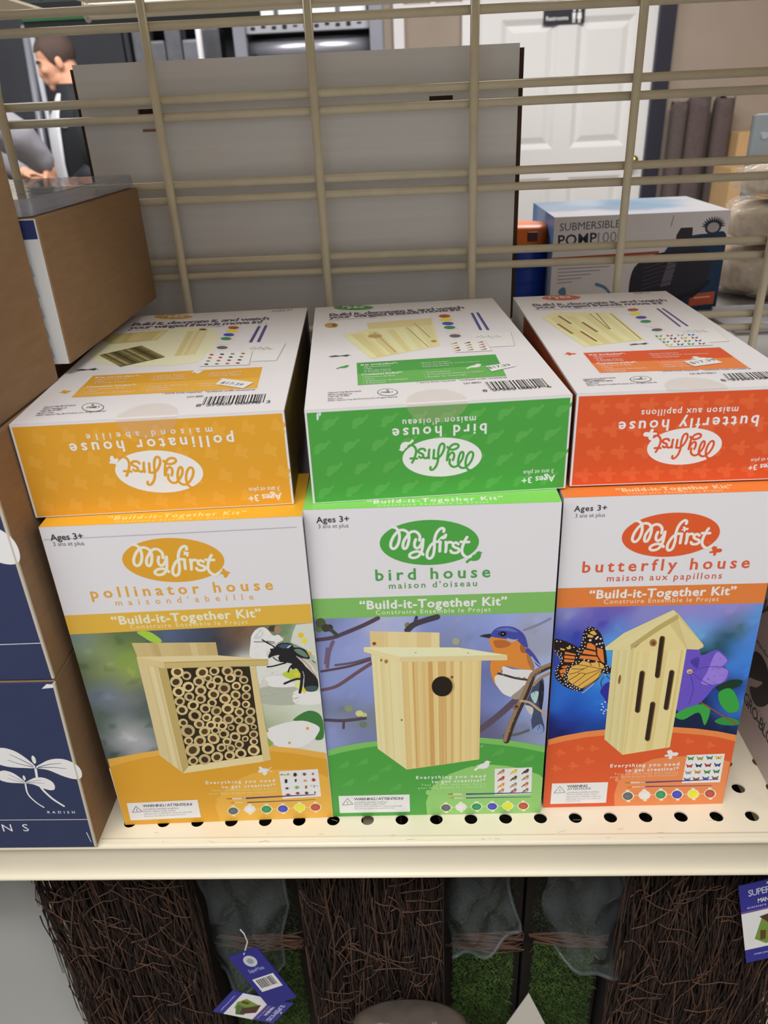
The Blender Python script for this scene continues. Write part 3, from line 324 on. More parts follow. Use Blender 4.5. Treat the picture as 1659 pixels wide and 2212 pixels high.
["S",9,[92,104,180],1170,1645,1219,1660,1268,1655,1312,1623,1269,1629,1219,1639],["S",9,[168,160,180],1242,1578,1292,1564,1317,1572,1286,1547,1254,1552],["S",8,[66,72,150],1380,1496,1410,1464,1441,1415,1469,1360,1474,1333,1440,1361,1416,1415,1390,1434,1367,1470],["S",8,[152,108,74],1375,1452,1405,1416,1430,1339,1420,1312,1389,1372],["L",9,[190,190,210],51,51,1408,1425,1431,1388,1469,1347],["P",9,[48,42,52],1064,1600,1092,1611,1135,1617,1144,1599,1128,1582,1092,1591],["S",9,[46,46,72],1181,1615,1212,1633,1241,1619,1235,1598,1206,1592],["E",10,[16,14,16],1218,1613,16,-1,0,20],["E",11,[220,220,220],1216,1614,4,0,0,4],["S",6,[62,72,98],1445,1225,1492,1242,1505,1131,1500,991,1495,943,1523,822,1517,778,1472,764,1444,799,1430,883,1435,935,1384,1013,1416,1134],["S",7,[122,142,182],1444,799,1488,847,1515,817,1513,778,1472,765],["S",7,[162,192,190],1417,1115,1468,1133,1457,1039,1438,1045],["S",7,[34,35,46],1475,1225,1504,1155,1497,981,1472,1039],
["S",7,[186,182,176],1383,1018,1437,993,1435,935,1412,946],["L",8,[58,47,40],443,443,1542,1351,1478,1315,1430,1281,1411,1226,1393,1153,1360,1047,1326,943,1292,823,1265,701],["L",9,[140,115,90],258,258,1539,1360,1476,1329,1423,1288,1399,1231,1380,1158,1347,1052,1313,949,1279,829,1253,704],["L",10,[150,122,92],205,205,1536,1286,1481,1252,1432,1189],["L",10,[62,50,46],161,161,1195,1294,1243,1277,1309,1252,1383,1236],["L",10,[174,150,124],202,165,1352,1057,1412,1041,1474,982,1541,923],["E",11,[120,105,98],1228,1284,8,0,0,7],["E",11,[120,105,98],1327,1256,8,0,0,7],["E",11,[120,105,98],1368,1251,8,0,0,7],["E",11,[120,96,78],1320,1006,22,-1,-1,24],["E",12,[60,46,40],1324,1010,11,0,0,9],["M",6,[208,132,58],170,11,75,12,1135,1577,1250,1561,1329,1528,1389,1447,1420,1321,1332,1333,1226,1359,1180,1279,1178,1211,1145,1303,1142,1370,1162,1459],["M",7,[206,206,206],120,12,70,8,1225,1348,1292,1321,1417,1304,1387,1232,1358,1103,1284,1096,1201,1173,1177,1261],
["M",8,[64,74,154],130,9,20,20,1144,1603,1162,1645,1198,1663,1247,1666,1290,1654,1333,1623,1368,1540,1355,1514,1300,1566,1192,1584],["M",8,[66,72,150],40,12,-50,25,1381,1491,1441,1410,1470,1338,1416,1420,1371,1470],["M",7,[62,72,98],60,16,-75,25,1457,1216,1501,1132,1495,943,1519,822,1476,774,1437,882,1423,1134],["M",9,[140,115,90],90,10,60,25,1530,1363,1425,1281,1359,1066,1272,731,1292,828,1353,1042,1412,1226],["P",7,[116,178,92],9,650,86,678,162,698,266,717,364,729,587,744,815,749,974,747,1087,738,1247,716,1384,685,1551,644,1534,1,0,-1],["P",8,[72,150,64],11,599,88,625,182,648,275,668,362,682,586,696,814,701,974,698,1088,689,1271,658,1386,633,1550,587,1534,1,0,-1],["P",9,[136,188,106],701,2,695,130,727,242,787,335,870,403,998,462,1137,488,1276,469,1393,435,1512,377,1546,345,1536,1],["E",9,[136,188,106],715,226,20,-1,0,27],["E",9,[136,188,106],761,271,20,-1,0,27],["E",9,[136,188,106],806,311,20,-1,0,27],
["E",9,[136,188,106],851,347,20,-1,0,27],["E",9,[136,188,106],895,378,20,-1,0,27],["E",9,[136,188,106],940,405,20,-1,0,26],["E",9,[136,188,106],984,428,20,-1,0,26],["E",9,[136,188,106],1028,447,20,-1,0,26],["E",9,[136,188,106],1072,462,20,-1,0,26],["E",9,[136,188,106],1116,473,20,-1,0,26],["I",9,[84,158,72],"bird",115,510,49,0],["I",9,[84,158,72],"bird",256,537,49,0],["I",9,[84,158,72],"bird",416,471,49,0],["I",9,[84,158,72],"bird",140,338,50,0],["I",9,[84,158,72],"bird",319,380,49,0],["I",9,[84,158,72],"bird",480,281,50,0],["I",9,[84,158,72],"bird",1215,600,48,0],["I",9,[84,158,72],"bird",1424,534,48,0],["P",9,[218,198,148],358,1660,808,1636,807,1517,356,1533],["G",10,[220,200,150],[205,182,128],360,1658,808,1634,807,1519,358,1534,8,2],["E",11,[150,95,45],382,1563,14,0,1,14],["E",12,[110,65,35],382,1563,7,0,0,9],["P",9,[218,204,156],359,1499,556,1438,564,454,364,658],["G",10,[220,206,158],[206,188,134],361,1496,554,1435,561,457,365,658,9,7],
["P",10,[214,188,128],554,1438,1080,1422,1079,537,561,454],["G",11,[220,196,138],[192,150,88],556,1438,1078,1422,1077,541,563,457,30,11],["P",12,[224,214,174],311,1537,929,1515,1248,1444,542,1450],["P",12,[206,192,144],542,1451,1248,1444,1251,1401,540,1410],["P",12,[212,200,152],311,1537,543,1451,541,1410,311,1498],["E",13,[150,130,90],650,1482,6,0,0,4],["E",13,[150,130,90],993,1469,6,0,0,4],["E",13,[176,146,92],832,1198,72,-2,1,86],["E",14,[34,28,22],821,1198,70,-2,1,85],["E",13,[110,75,40],887,1274,9,0,0,11],["E",12,[160,110,60],454,1417,12,0,1,17],["E",12,[160,110,60],541,914,7,0,0,10],["E",12,[160,110,60],422,1428,8,0,0,11],["L",12,[170,165,150],69,69,1080,657,1098,658,1100,669],["T",3,[62,60,68],"Ages 3+",77,2457,274,2460,388,0.026],["T",3,[95,92,100],"3 ans et plus",85,2420,268,2420,268,0],["O",3,[224,232,222],[72,150,64],751,2298,301,-4,2,156],["I",4,[72,150,64],"bird",1025,2190,52,0],
["I",6,[224,232,222],"bird",835,2336,30,0],["T",3,[74,146,76],"bird house",414,2040,1125,2043,785,0.022],["T",3,[84,140,86],"maison d'oiseau",494,1978,1044,1980,433,0.012],["T",4,[226,234,214],"\u201cBuild-it-Together Kit\u201d",304,1830,1233,1833,617,0.034],["T",4,[214,228,200],"Construire Ensemble le Projet",403,1787,1134,1787,323,0.005],["I",11,[222,228,226],"bird",1104,479,60,0],["T",12,[228,236,220],"Everything you need",629,362,1127,365,282,0.034],["T",12,[228,236,220],"to get creative!*",740,318,1125,324,283,0.034],["T",12,[190,220,170],"Tout ce dont vous avez besoin",666,293,1128,294,174,0.01],["T",12,[190,220,170],"pour faire preuve de cr\u00e9ativit\u00e9!*",641,264,1126,267,175,0.01],["P",12,[222,216,218],56,210,576,211,575,36,55,37],["L",13,[70,68,72],38,38,78,118,121,184],["L",13,[70,68,72],38,38,121,184,157,123],["L",13,[70,68,72],38,38,157,123,78,118],["L",13,[70,68,72],38,38,119,155,119,135],
["E",13,[70,68,72],119,127,2,0,0,3],["T",13,[62,60,68],"WARNING / ATTENTION!",168,163,529,161,243,0.016],["T",13,[120,115,122],"CHOKING HAZARD: Small Parts.",169,135,412,135,146,0],["T",13,[120,115,122],"Not for children under 3 years.",168,116,400,116,147,0],["T",13,[150,146,150],"RISQUE D'\u00c9TOUFFEMENT: Pi\u00e8ces de petite taille",169,93,517,91,147,0],["T",13,[150,146,150],"Pas pour les enfants de moins de 3 ans.",168,72,463,72,148,0],["P",10,[226,222,230],1190,444,1456,451,1461,191,1195,187],["I",11,[150,115,80],"bird",1238,414,30,8],["E",12,[215,169,124],1244,408,8,6,-3,7],["L",11,[100,80,60],24,24,1243,401,1244,390],["I",11,[225,175,50],"bird",1327,414,30,8],["E",12,[255,247,85],1333,409,8,6,-3,7],["L",11,[100,80,60],24,24,1332,401,1334,391],["I",11,[60,45,40],"bird",1411,414,30,8],["E",12,[98,78,72],1417,409,8,6,-3,7],["L",11,[100,80,60],24,24,1417,401,1418,391],["I",11,[170,60,50],"bird",1240,348,30,8],
["E",12,[241,98,85],1246,343,8,6,-3,7],["L",11,[100,80,60],24,24,1245,335,1246,324],["I",11,[75,75,50],"bird",1329,350,30,8],["E",12,[117,117,85],1335,345,8,6,-3,7],["L",11,[100,80,60],24,24,1334,337,1336,326],["I",11,[150,120,100],"bird",1413,352,30,8],["E",12,[215,176,150],1419,347,8,6,-3,7],["L",11,[100,80,60],24,24,1419,339,1420,328],["I",11,[200,140,50],"bird",1241,283,30,8],["E",12,[255,202,85],1247,277,8,6,-3,7],["L",11,[100,80,60],24,24,1246,270,1247,259],["I",11,[140,125,115],"bird",1330,283,30,8],["E",12,[202,182,169],1336,277,8,6,-3,7],["L",11,[100,80,60],24,24,1335,270,1337,259],["I",11,[160,105,80],"bird",1413,286,30,8],["E",12,[228,156,124],1420,280,8,6,-3,7],["L",11,[100,80,60],24,24,1419,272,1420,262],["I",11,[170,120,90],"bird",1240,228,30,8],["E",12,[241,176,137],1246,223,8,6,-3,7],["L",11,[100,80,60],24,24,1245,215,1246,204],["I",11,[150,80,90],"bird",1330,226,30,8],["E",12,[215,124,137],1336,220,8,6,-3,7],
["L",11,[100,80,60],24,24,1336,212,1337,202],["I",11,[130,110,100],"bird",1416,227,30,8],["E",12,[189,163,150],1422,221,8,6,-3,7],["L",11,[100,80,60],24,24,1421,213,1422,203],["L",12,[166,112,48],81,162,859,208,876,206,893,205],["L",12,[206,198,180],147,118,893,205,993,202],["L",13,[110,95,80],37,37,963,211,963,195],["L",13,[110,95,80],37,37,975,211,975,195],["L",13,[110,95,80],37,37,987,210,987,194],["L",12,[58,70,120],154,66,993,202,1227,203,1460,204],["L",12,[166,112,48],54,108,875,166,888,166,900,166],["L",12,[206,198,180],98,79,900,166,993,164],["L",13,[110,95,80],25,25,965,169,965,159],["L",13,[110,95,80],25,25,977,169,977,159],["L",13,[110,95,80],25,25,988,169,988,158],["L",12,[60,72,116],103,44,993,164,1225,163,1457,162],["L",12,[208,222,180],45,45,842,71,952,74],["L",12,[208,222,180],45,45,952,74,1067,75],["L",12,[208,222,180],45,45,1067,75,1182,74],["L",12,[208,222,180],45,45,1182,74,1294,75],
["L",12,[208,222,180],45,45,1294,75,1409,73],["P",12,[208,222,180],827,124,853,124,856,17,834,16],["E",13,[208,222,180],842,71,42,-1,0,42],["E",14,[88,92,97],841,70,35,-1,0,34],["E",15,[97,101,106],838,69,21,-1,0,20],["P",12,[208,222,180],937,127,963,126,967,20,944,19],["E",13,[208,222,180],952,74,42,-1,0,42],["E",14,[214,206,208],951,73,35,-1,0,34],["E",15,[230,222,224],948,72,21,-1,0,20],["P",12,[208,222,180],1051,128,1078,127,1083,21,1060,20],["E",13,[208,222,180],1067,75,42,-1,0,42],["E",14,[52,132,86],1066,74,35,-1,0,34],["E",15,[59,143,95],1063,73,21,-1,0,20],["P",12,[208,222,180],1166,128,1192,127,1198,21,1175,20],["E",13,[208,222,180],1182,74,42,-1,-1,42],["E",14,[66,68,165],1181,74,35,-1,-1,34],["E",15,[73,76,178],1178,73,21,-1,0,20],["P",12,[208,222,180],1278,128,1304,128,1311,22,1288,21],["E",13,[208,222,180],1294,75,42,-1,-1,42],["E",14,[236,216,48],1293,75,35,-1,-1,34],["E",15,[254,232,54],1291,74,21,-1,-1,20],
["P",12,[208,222,180],1392,127,1418,126,1426,20,1403,19],["E",13,[208,222,180],1409,73,42,-1,-1,42],["E",14,[168,72,58],1408,73,35,-1,-1,34],["E",15,[182,80,65],1405,72,21,-1,-1,20],],
'c_front':[
["R",2,580,1820,60,52,7.0,[[75,1713,[132,136,186]],[214,1686,[112,102,176]],[126,1634,[92,96,182]],[395,1713,[104,90,168]],[578,1695,[126,126,190]],[939,1715,[132,128,192]],[1124,1687,[142,132,196]],[1046,1603,[102,122,196]],[1187,1576,[60,98,92]],[1135,1500,[40,80,98]],[1275,1595,[92,142,216]],[1303,1483,[72,122,202]],[967,1517,[102,160,220]],[133,1522,[44,58,152]],[408,1569,[92,132,202]],[292,1629,[64,62,162]],[68,1043,[42,100,192]],[174,916,[32,80,172]],[132,791,[26,46,132]],[274,888,[28,72,172]],[316,973,[42,112,202]],[67,716,[20,26,80]],[283,761,[26,60,132]],[358,1389,[72,150,216]],[406,1272,[62,132,210]],[987,1368,[20,60,64]],[1071,1434,[28,72,84]],[1249,1360,[62,122,202]],[1297,1184,[62,122,210]],[1317,942,[62,122,206]],[1249,1005,[32,62,142]],[1224,731,[15,25,62]],[1021,776,[16,32,64]],[922,779,[12,32,62]],[1283,856,[42,92,172]],[1263,1101,[22,42,92]],[-8,1560,[60,80,170]]]],["P",3,[206,118,58],-7,1901,1322,1893,1323,1745,-4,1753],
["S",4,[98,78,182],872,1395,954,1404,981,1346,1068,1389,1130,1346,1167,1293,1136,1248,1184,1211,1173,1128,1104,1082,1066,1011,1018,939,947,891,880,881,860,1042],["S",5,[142,118,206],1014,1109,1037,1216,1072,1366,1122,1341,1157,1294,1127,1248,1175,1211,1146,1117],["S",5,[70,55,150],912,1302,964,1335,967,1241],["L",6,[80,60,160],57,57,933,1219,1022,1251,1155,1247],["L",6,[80,60,160],57,57,934,1207,1020,1133,1083,1095],["L",6,[80,60,160],58,58,926,1196,961,1075,950,941],["E",6,[204,176,128],920,1217,21,-1,-2,19],["E",7,[150,110,60],920,1212,10,0,-1,9],["M",5,[104,84,186],110,14,15,12,859,1350,958,1381,1081,1365,1164,1247,1162,1140,1064,1023,945,904,887,906],["S",5,[52,150,64],865,844,936,904,1047,938,1103,886,1084,748,1028,864,929,804],["S",5,[52,150,62],1140,1033,1211,1067,1273,980,1298,880,1234,857,1164,934],["S",5,[46,132,58],1147,785,1220,820,1336,766,1291,742,1201,751],["L",6,[132,72,54],108,108,1031,951,1156,860,1299,755],
["S",5,[22,52,34],1113,1082,1209,1139,1288,1124,1240,1066,1157,1044],["S",4,[48,42,142],335,1071,365,1136,400,1129,405,958,360,1021],["E",5,[205,205,235],356,960,7,-2,1,5],["E",5,[205,205,235],366,935,6,-6,2,4],["E",5,[205,205,235],356,910,7,0,0,5],["E",5,[205,205,235],376,897,7,-2,0,5],["E",5,[205,205,235],376,978,7,0,0,5],["E",5,[205,205,235],389,909,6,-5,2,4],["E",5,[205,205,235],372,878,5,-7,3,3],["S",6,[32,24,24],3,1509,49,1502,105,1475,163,1432,175,1342,110,1299,92,1238,77,1193,43,1178,19,1222,25,1279,51,1320,43,1350,12,1407,2,1445],["S",6,[32,24,24],228,1605,269,1582,303,1538,326,1471,343,1415,361,1291,326,1292,250,1325,166,1335,166,1432,180,1483,184,1556,206,1591],["S",7,[32,24,24],148,1328,199,1345,261,1332,308,1315,348,1283,336,1246,330,1204,291,1151,223,1098,215,1079,174,1080,100,1114,44,1167,22,1218,81,1223,105,1291],["P",8,[206,118,56],217,1471,238,1474,270,1451,278,1413,214,1434],
["P",8,[206,118,56],201,1423,277,1402,284,1372,190,1390],["P",8,[206,118,56],179,1376,290,1361,311,1323,245,1340,171,1350],["P",8,[206,118,56],284,1436,324,1419,343,1306,320,1322,291,1376],["P",8,[208,164,78],229,1562,252,1572,275,1542,258,1534,227,1551],["P",8,[208,164,78],215,1544,255,1528,247,1514,215,1522],["P",8,[206,118,56],76,1409,147,1388,148,1377,74,1390],["P",8,[206,118,56],72,1379,142,1369,144,1347,73,1357],["P",8,[206,118,56],73,1349,141,1339,140,1321,75,1325],["P",8,[206,118,56],62,1289,101,1299,96,1277,62,1276],["P",8,[206,118,56],48,1259,90,1273,89,1239,53,1232],["P",8,[206,118,56],53,1224,80,1231,73,1197],["P",8,[208,164,78],41,1440,74,1431,69,1419,44,1425],["P",8,[208,164,78],80,1446,116,1445,108,1430,90,1427],["S",9,[208,164,78],171,1304,200,1330,247,1313,305,1315,341,1287,337,1261,316,1262,329,1215,290,1159,216,1103,171,1120,119,1160,105,1207,113,1257,135,1290],["L",10,[32,24,24],46,37,159,1303,240,1285,316,1262],
["L",10,[32,24,24],46,37,124,1268,205,1265,237,1285],["L",10,[32,24,24],46,37,112,1222,163,1238,211,1265],["L",10,[32,24,24],47,37,115,1172,177,1220,173,1232],["L",10,[32,24,24],47,37,142,1136,220,1219,176,1230],["L",10,[32,24,24],47,37,175,1116,242,1176,317,1243],["L",10,[32,24,24],47,37,216,1107,304,1178,324,1235],["L",10,[32,24,24],46,37,220,1219,269,1237,320,1254],["L",10,[32,24,24],46,37,247,1313,258,1290],["L",10,[32,24,24],46,37,305,1315,315,1273],["E",9,[32,24,24],368,1250,32,10,-9,32],["E",11,[214,205,200],227,1600,4,2,-2,3],["E",11,[214,205,200],218,1590,4,2,-2,3],["E",11,[214,205,200],202,1577,4,2,-2,3],["E",11,[214,205,200],242,1583,4,2,-2,3],["E",11,[214,205,200],222,1574,4,2,-2,3],["E",11,[214,205,200],206,1549,4,2,-2,3],["E",11,[214,205,200],189,1547,4,2,-2,3],["E",11,[214,205,200],187,1518,4,2,-2,4],["E",11,[214,205,200],200,1519,4,2,-2,4],["E",11,[214,205,200],188,1501,4,2,-2,4],
["E",11,[214,205,200],182,1479,4,2,-2,4],["E",11,[214,205,200],202,1478,4,2,-2,4],["E",11,[214,205,200],182,1456,4,2,-2,4],["E",11,[214,205,200],203,1449,4,2,-2,4],["E",11,[214,205,200],170,1429,4,2,-2,4],["E",11,[214,205,200],191,1430,4,2,-2,4],["E",11,[214,205,200],181,1404,4,2,-2,4],["E",11,[214,205,200],167,1406,4,2,-2,4],["E",11,[214,205,200],155,1414,4,2,-2,4],["E",11,[214,205,200],166,1386,4,2,-2,4],["E",11,[214,205,200],154,1358,4,2,-2,4],["E",11,[214,205,200],260,1581,4,2,-2,3],["E",11,[214,205,200],273,1508,7,4,-3,7],["E",11,[214,205,200],234,1496,8,4,-4,8],["E",11,[214,205,200],281,1519,6,3,-3,6],["E",11,[214,205,200],302,1505,6,3,-3,6],["E",11,[214,205,200],279,1462,6,4,-3,6],["E",11,[214,205,200],299,1466,6,3,-3,6],["E",11,[214,205,200],317,1471,5,3,-2,5],["E",11,[214,205,200],314,1438,5,3,-2,5],["E",11,[214,205,200],16,1496,5,3,-2,5],["E",11,[214,205,200],40,1493,4,2,-2,4],["E",11,[214,205,200],131,1444,4,2,-2,4],
["E",11,[214,205,200],102,1453,5,3,-2,5],["E",11,[214,205,200],24,1401,4,2,-2,4],["E",11,[214,205,200],31,1417,4,2,-2,4],["E",11,[214,205,200],10,1419,4,2,-2,4],["E",11,[214,205,200],51,1397,4,2,-2,4],["E",11,[214,205,200],48,1382,4,2,-2,4],["E",11,[214,205,200],28,1385,4,2,-2,4],["E",11,[214,205,200],39,1369,4,2,-2,4],["E",11,[214,205,200],57,1365,4,2,-2,4],["E",11,[214,205,200],46,1352,4,2,-2,4],["E",11,[214,205,200],59,1352,4,2,-2,4],["E",11,[214,205,200],54,1331,4,2,-2,4],["E",11,[214,205,200],60,1314,4,2,-2,4],["E",11,[214,205,200],38,1298,4,2,-2,4],["E",11,[214,205,200],33,1281,4,2,-2,4],["E",11,[214,205,200],35,1261,4,2,-2,4],["E",11,[214,205,200],22,1256,4,2,-2,4],["E",11,[214,205,200],27,1234,4,2,-2,4],["E",11,[214,205,200],32,1206,4,2,-2,4],["E",11,[214,205,200],46,1184,4,2,-2,4],["E",11,[214,205,200],43,1215,4,2,-2,4],["E",11,[214,205,200],58,1162,4,2,-2,4],["E",11,[214,205,200],60,1191,4,2,-2,4],
["E",11,[214,205,200],78,1144,4,2,-2,4],["E",11,[214,205,200],85,1214,4,3,-2,4],["E",11,[214,205,200],95,1198,4,3,-2,4],["E",11,[214,205,200],83,1185,4,3,-2,4],["E",11,[214,205,200],92,1165,5,3,-2,5],["E",11,[214,205,200],106,1174,4,3,-2,4],["E",11,[214,205,200],108,1157,4,3,-2,4],["E",11,[214,205,200],97,1142,5,3,-2,4],["E",11,[214,205,200],124,1135,4,3,-2,4],["E",11,[214,205,200],110,1126,5,3,-2,5],["E",11,[214,205,200],141,1130,4,3,-2,5],["E",11,[214,205,200],130,1113,5,3,-2,5],["E",11,[214,205,200],156,1116,4,2,-2,4],["E",11,[214,205,200],143,1105,4,2,-2,4],["E",11,[214,205,200],172,1106,5,3,-2,5],["E",11,[214,205,200],158,1093,4,2,-2,4],["E",11,[214,205,200],192,1096,5,3,-2,5],["E",11,[214,205,200],175,1086,4,2,-2,4],["E",11,[214,205,200],100,1265,4,3,-2,4],["E",11,[214,205,200],108,1288,4,2,-2,4],["E",11,[214,205,200],100,1246,4,2,-2,4],["E",11,[214,205,200],88,1235,4,2,-2,4],["E",11,[214,205,200],103,1223,4,2,-2,4],
["E",11,[214,205,200],128,1293,4,2,-2,4],["E",11,[214,205,200],131,1310,4,2,-2,4],["E",11,[214,205,200],120,1270,4,2,-2,4],["E",11,[214,205,200],153,1324,4,2,-2,4],["E",11,[214,205,200],156,1310,4,2,-2,4],["E",11,[214,205,200],173,1327,4,2,-2,4],["E",11,[214,205,200],206,1339,5,3,-2,5],["E",11,[214,205,200],235,1330,6,4,-3,6],["E",11,[214,205,200],288,1323,5,3,-2,5],["E",11,[214,205,200],357,1287,4,2,-2,4],["E",11,[214,205,200],381,1275,4,2,-2,4],["E",11,[214,205,200],365,1266,4,2,-2,4],["E",11,[214,205,200],347,1261,4,2,-2,4],["E",11,[214,205,200],344,1240,5,3,-2,5],["E",11,[214,205,200],364,1251,4,2,-2,4],["E",11,[214,205,200],371,1229,4,2,-2,4],["E",11,[214,205,200],324,1252,4,3,-2,4],["E",11,[214,205,200],357,1211,4,2,-2,4],["L",8,[32,24,24],44,44,349,1195,333,1150,342,1106],["L",8,[32,24,24],37,37,364,1203,394,1171],["L",8,[180,165,160],69,69,285,1139,254,1101,225,1071,213,1063],["P",7,[216,128,70],4,655,69,677,138,694,266,720,394,734,581,749,729,751,888,739,1028,722,1180,692,1320,654,1319,0,0,-1],
["P",8,[203,84,42],1,603,72,625,142,642,270,668,399,681,586,697,735,699,884,689,1086,661,1188,640,1324,597,1319,0,0,-1],["P",9,[224,128,76],527,-3,514,106,529,232,582,327,657,393,762,451,871,468,1012,470,1164,459,1311,408,1320,-1],["E",9,[224,128,76],522,260,17,0,-2,22],["E",9,[224,128,76],557,288,16,0,-2,22],["E",9,[224,128,76],591,314,16,0,-2,22],["E",9,[224,128,76],626,337,16,0,-2,22],["E",9,[224,128,76],660,357,16,0,-2,22],["E",9,[224,128,76],695,375,16,0,-2,22],["E",9,[224,128,76],730,391,16,0,-2,22],["E",9,[224,128,76],765,404,16,0,-2,22],["E",9,[224,128,76],801,414,16,0,-2,22],["E",9,[224,128,76],836,422,16,0,-3,22],["E",9,[224,128,76],872,428,16,0,-3,22],["I",9,[212,98,52],"butterfly",98,531,37,0],["I",9,[212,98,52],"butterfly",227,567,36,0],["I",9,[212,98,52],"butterfly",76,384,37,0],["I",9,[212,98,52],"butterfly",197,407,37,0],["I",9,[212,98,52],"butterfly",306,444,37,0],["I",9,[212,98,52],"butterfly",328,564,36,0],
["I",9,[212,98,52],"butterfly",994,609,36,0],["I",9,[212,98,52],"butterfly",1149,565,36,0],["P",9,[208,198,146],390,1416,532,1429,539,498,398,646],["G",10,[210,200,150],[196,184,128],394,1413,529,1423,539,502,400,646,9,3],["P",10,[210,196,138],529,1420,665,1571,753,1645,874,1404,866,558,537,497],["G",11,[214,200,144],[198,180,116],550,1394,868,1400,862,564,541,504,11,21],["P",12,[206,196,144],336,1436,447,1545,749,1715,782,1681,663,1596,528,1452,506,1432,502,1410,342,1413],["P",13,[172,156,98],502,1451,663,1596,782,1681,790,1644,684,1566,539,1440,508,1412],["P",12,[196,182,124],749,1715,784,1684,980,1435,981,1414,951,1396,876,1402,743,1602,773,1666],["G",13,[208,198,146],[192,178,122],345,1433,503,1442,770,1686,745,1711,6,9],["P",13,[206,192,138],778,1666,979,1431,951,1398,880,1404],["L",14,[112,84,50],363,363,704,1495,707,1193],["E",14,[112,84,50],704,1495,18,-1,-2,21],["E",14,[112,84,50],707,1193,18,-1,-3,23],
["L",15,[46,34,24],267,267,702,1495,704,1193],["E",15,[46,34,24],702,1495,13,0,-2,16],["E",15,[46,34,24],704,1193,13,0,-2,17],["L",14,[112,84,50],372,372,603,1216,604,900],["E",14,[112,84,50],603,1216,18,-1,-2,23],["E",14,[112,84,50],604,900,19,-1,-2,24],["L",15,[46,34,24],274,274,601,1216,601,900],["E",15,[46,34,24],601,1216,13,0,-2,17],["E",15,[46,34,24],601,900,14,0,-2,18],["L",14,[112,84,50],371,371,800,1215,798,917],["E",14,[112,84,50],800,1215,18,-1,-3,23],["E",14,[112,84,50],798,917,19,-1,-3,24],["L",15,[46,34,24],273,273,798,1215,795,917],["E",15,[46,34,24],798,1215,13,0,-2,17],["E",15,[46,34,24],795,917,14,0,-2,17],["L",14,[112,84,50],380,380,703,949,700,644],["E",14,[112,84,50],703,949,19,-1,-3,24],["E",14,[112,84,50],700,644,19,-1,-3,25],["L",15,[46,34,24],280,280,701,949,697,645],["E",15,[46,34,24],701,949,14,0,-2,17],["E",15,[46,34,24],697,645,14,0,-2,18],["E",14,[150,108,66],648,1462,24,-1,-3,30],
["E",15,[104,70,44],650,1459,13,0,-2,16],["E",13,[120,95,50],456,1169,9,-2,1,40],["T",3,[62,60,68],"Ages 3+",66,2440,262,2441,363,0.026],["T",3,[95,92,100],"3 ans et plus",75,2398,255,2398,260,0],["O",3,[232,212,206],[203,84,42],667,2258,297,5,-3,152],["I",4,[203,84,42],"butterfly",956,2138,38,10],["I",6,[232,212,206],"butterfly",748,2296,21,10],["L",4,[203,84,42],25,25,959,2156,965,2170],["L",4,[203,84,42],25,25,964,2149,985,2149],["T",5,[232,180,160],"TM",898,2194,913,2194,66,0],["T",3,[200,88,58],"butterfly house",145,2011,1182,2009,788,0.022],["T",3,[190,88,66],"maison aux papillons",304,1941,1023,1937,452,0.012],["T",4,[236,222,210],"\u201cBuild-it-Together Kit\u201d",204,1816,1127,1814,612,0.034],["T",4,[232,202,180],"Construire Ensemble le Projet",298,1774,1029,1769,336,0.005],["I",11,[230,222,222],"butterfly",884,491,48,10],["T",12,[238,224,214],"Everything you need",462,382,952,385,301,0.034],
["T",12,[238,224,214],"to get creative!*",571,336,953,340,304,0.034],["T",12,[232,180,150],"Tout ce dont vous avez besoin",497,307,953,311,194,0.01],["T",12,[232,180,150],"pour faire preuve de cr\u00e9ativit\u00e9!*",471,280,950,285,195,0.01],["P",12,[222,216,218],53,239,459,240,461,36,51,36],["L",13,[70,68,72],33,33,73,144,111,212],["L",13,[70,68,72],33,33,111,212,153,148],["L",13,[70,68,72],33,33,153,148,73,144],["L",13,[70,68,72],33,33,112,180,114,163],["E",13,[70,68,72],114,156,2,0,0,3],["T",13,[62,60,68],"WARNING",164,197,312,198,226,0.018],["T",13,[62,60,68],"ATTENTION!",166,170,337,171,227,0.0],["T",13,[120,115,122],"CHOKING HAZARD: Small Parts.",168,140,402,142,128,0],["T",13,[120,115,122],"Not for children under 3 years.",167,122,393,122,128,0],["T",13,[150,146,150],"RISQUE D'\u00c9TOUFFEMENT: Pi\u00e8ces de",165,96,416,98,129,0],["T",13,[150,146,150],"petite taille. Pas pour les enfants de",164,75,418,76,129,0],
["T",13,[150,146,150],"moins de 3 ans.",163,55,272,56,130,0],["P",10,[228,226,232],996,480,1263,485,1269,213,995,212],["S",11,[70,140,80],1027,450,1000,469,1007,450,1015,431,1028,443],["S",11,[70,140,80],1027,450,1049,468,1047,449,1044,430,1028,443],["L",12,[40,35,35],41,41,1025,460,1028,438],["S",11,[150,150,60],1094,448,1067,467,1073,448,1082,429,1095,441],["S",11,[150,150,60],1094,448,1115,466,1114,447,1110,428,1095,441],["L",12,[40,35,35],41,41,1092,458,1095,436],["S",11,[50,130,110],1161,451,1134,471,1140,452,1149,433,1162,444],["S",11,[50,130,110],1161,451,1182,469,1181,450,1177,432,1162,444],["L",12,[40,35,35],40,40,1159,462,1162,439],["S",11,[200,180,50],1224,450,1197,470,1204,451,1213,432,1225,444],["S",11,[200,180,50],1224,450,1245,469,1244,450,1241,431,1225,444],["L",12,[40,35,35],40,40,1222,461,1226,438],["S",11,[180,60,60],1027,378,1000,398,1007,379,1015,360,1028,371],["S",11,[180,60,60],1027,378,1049,397,1048,378,1044,359,1028,371],
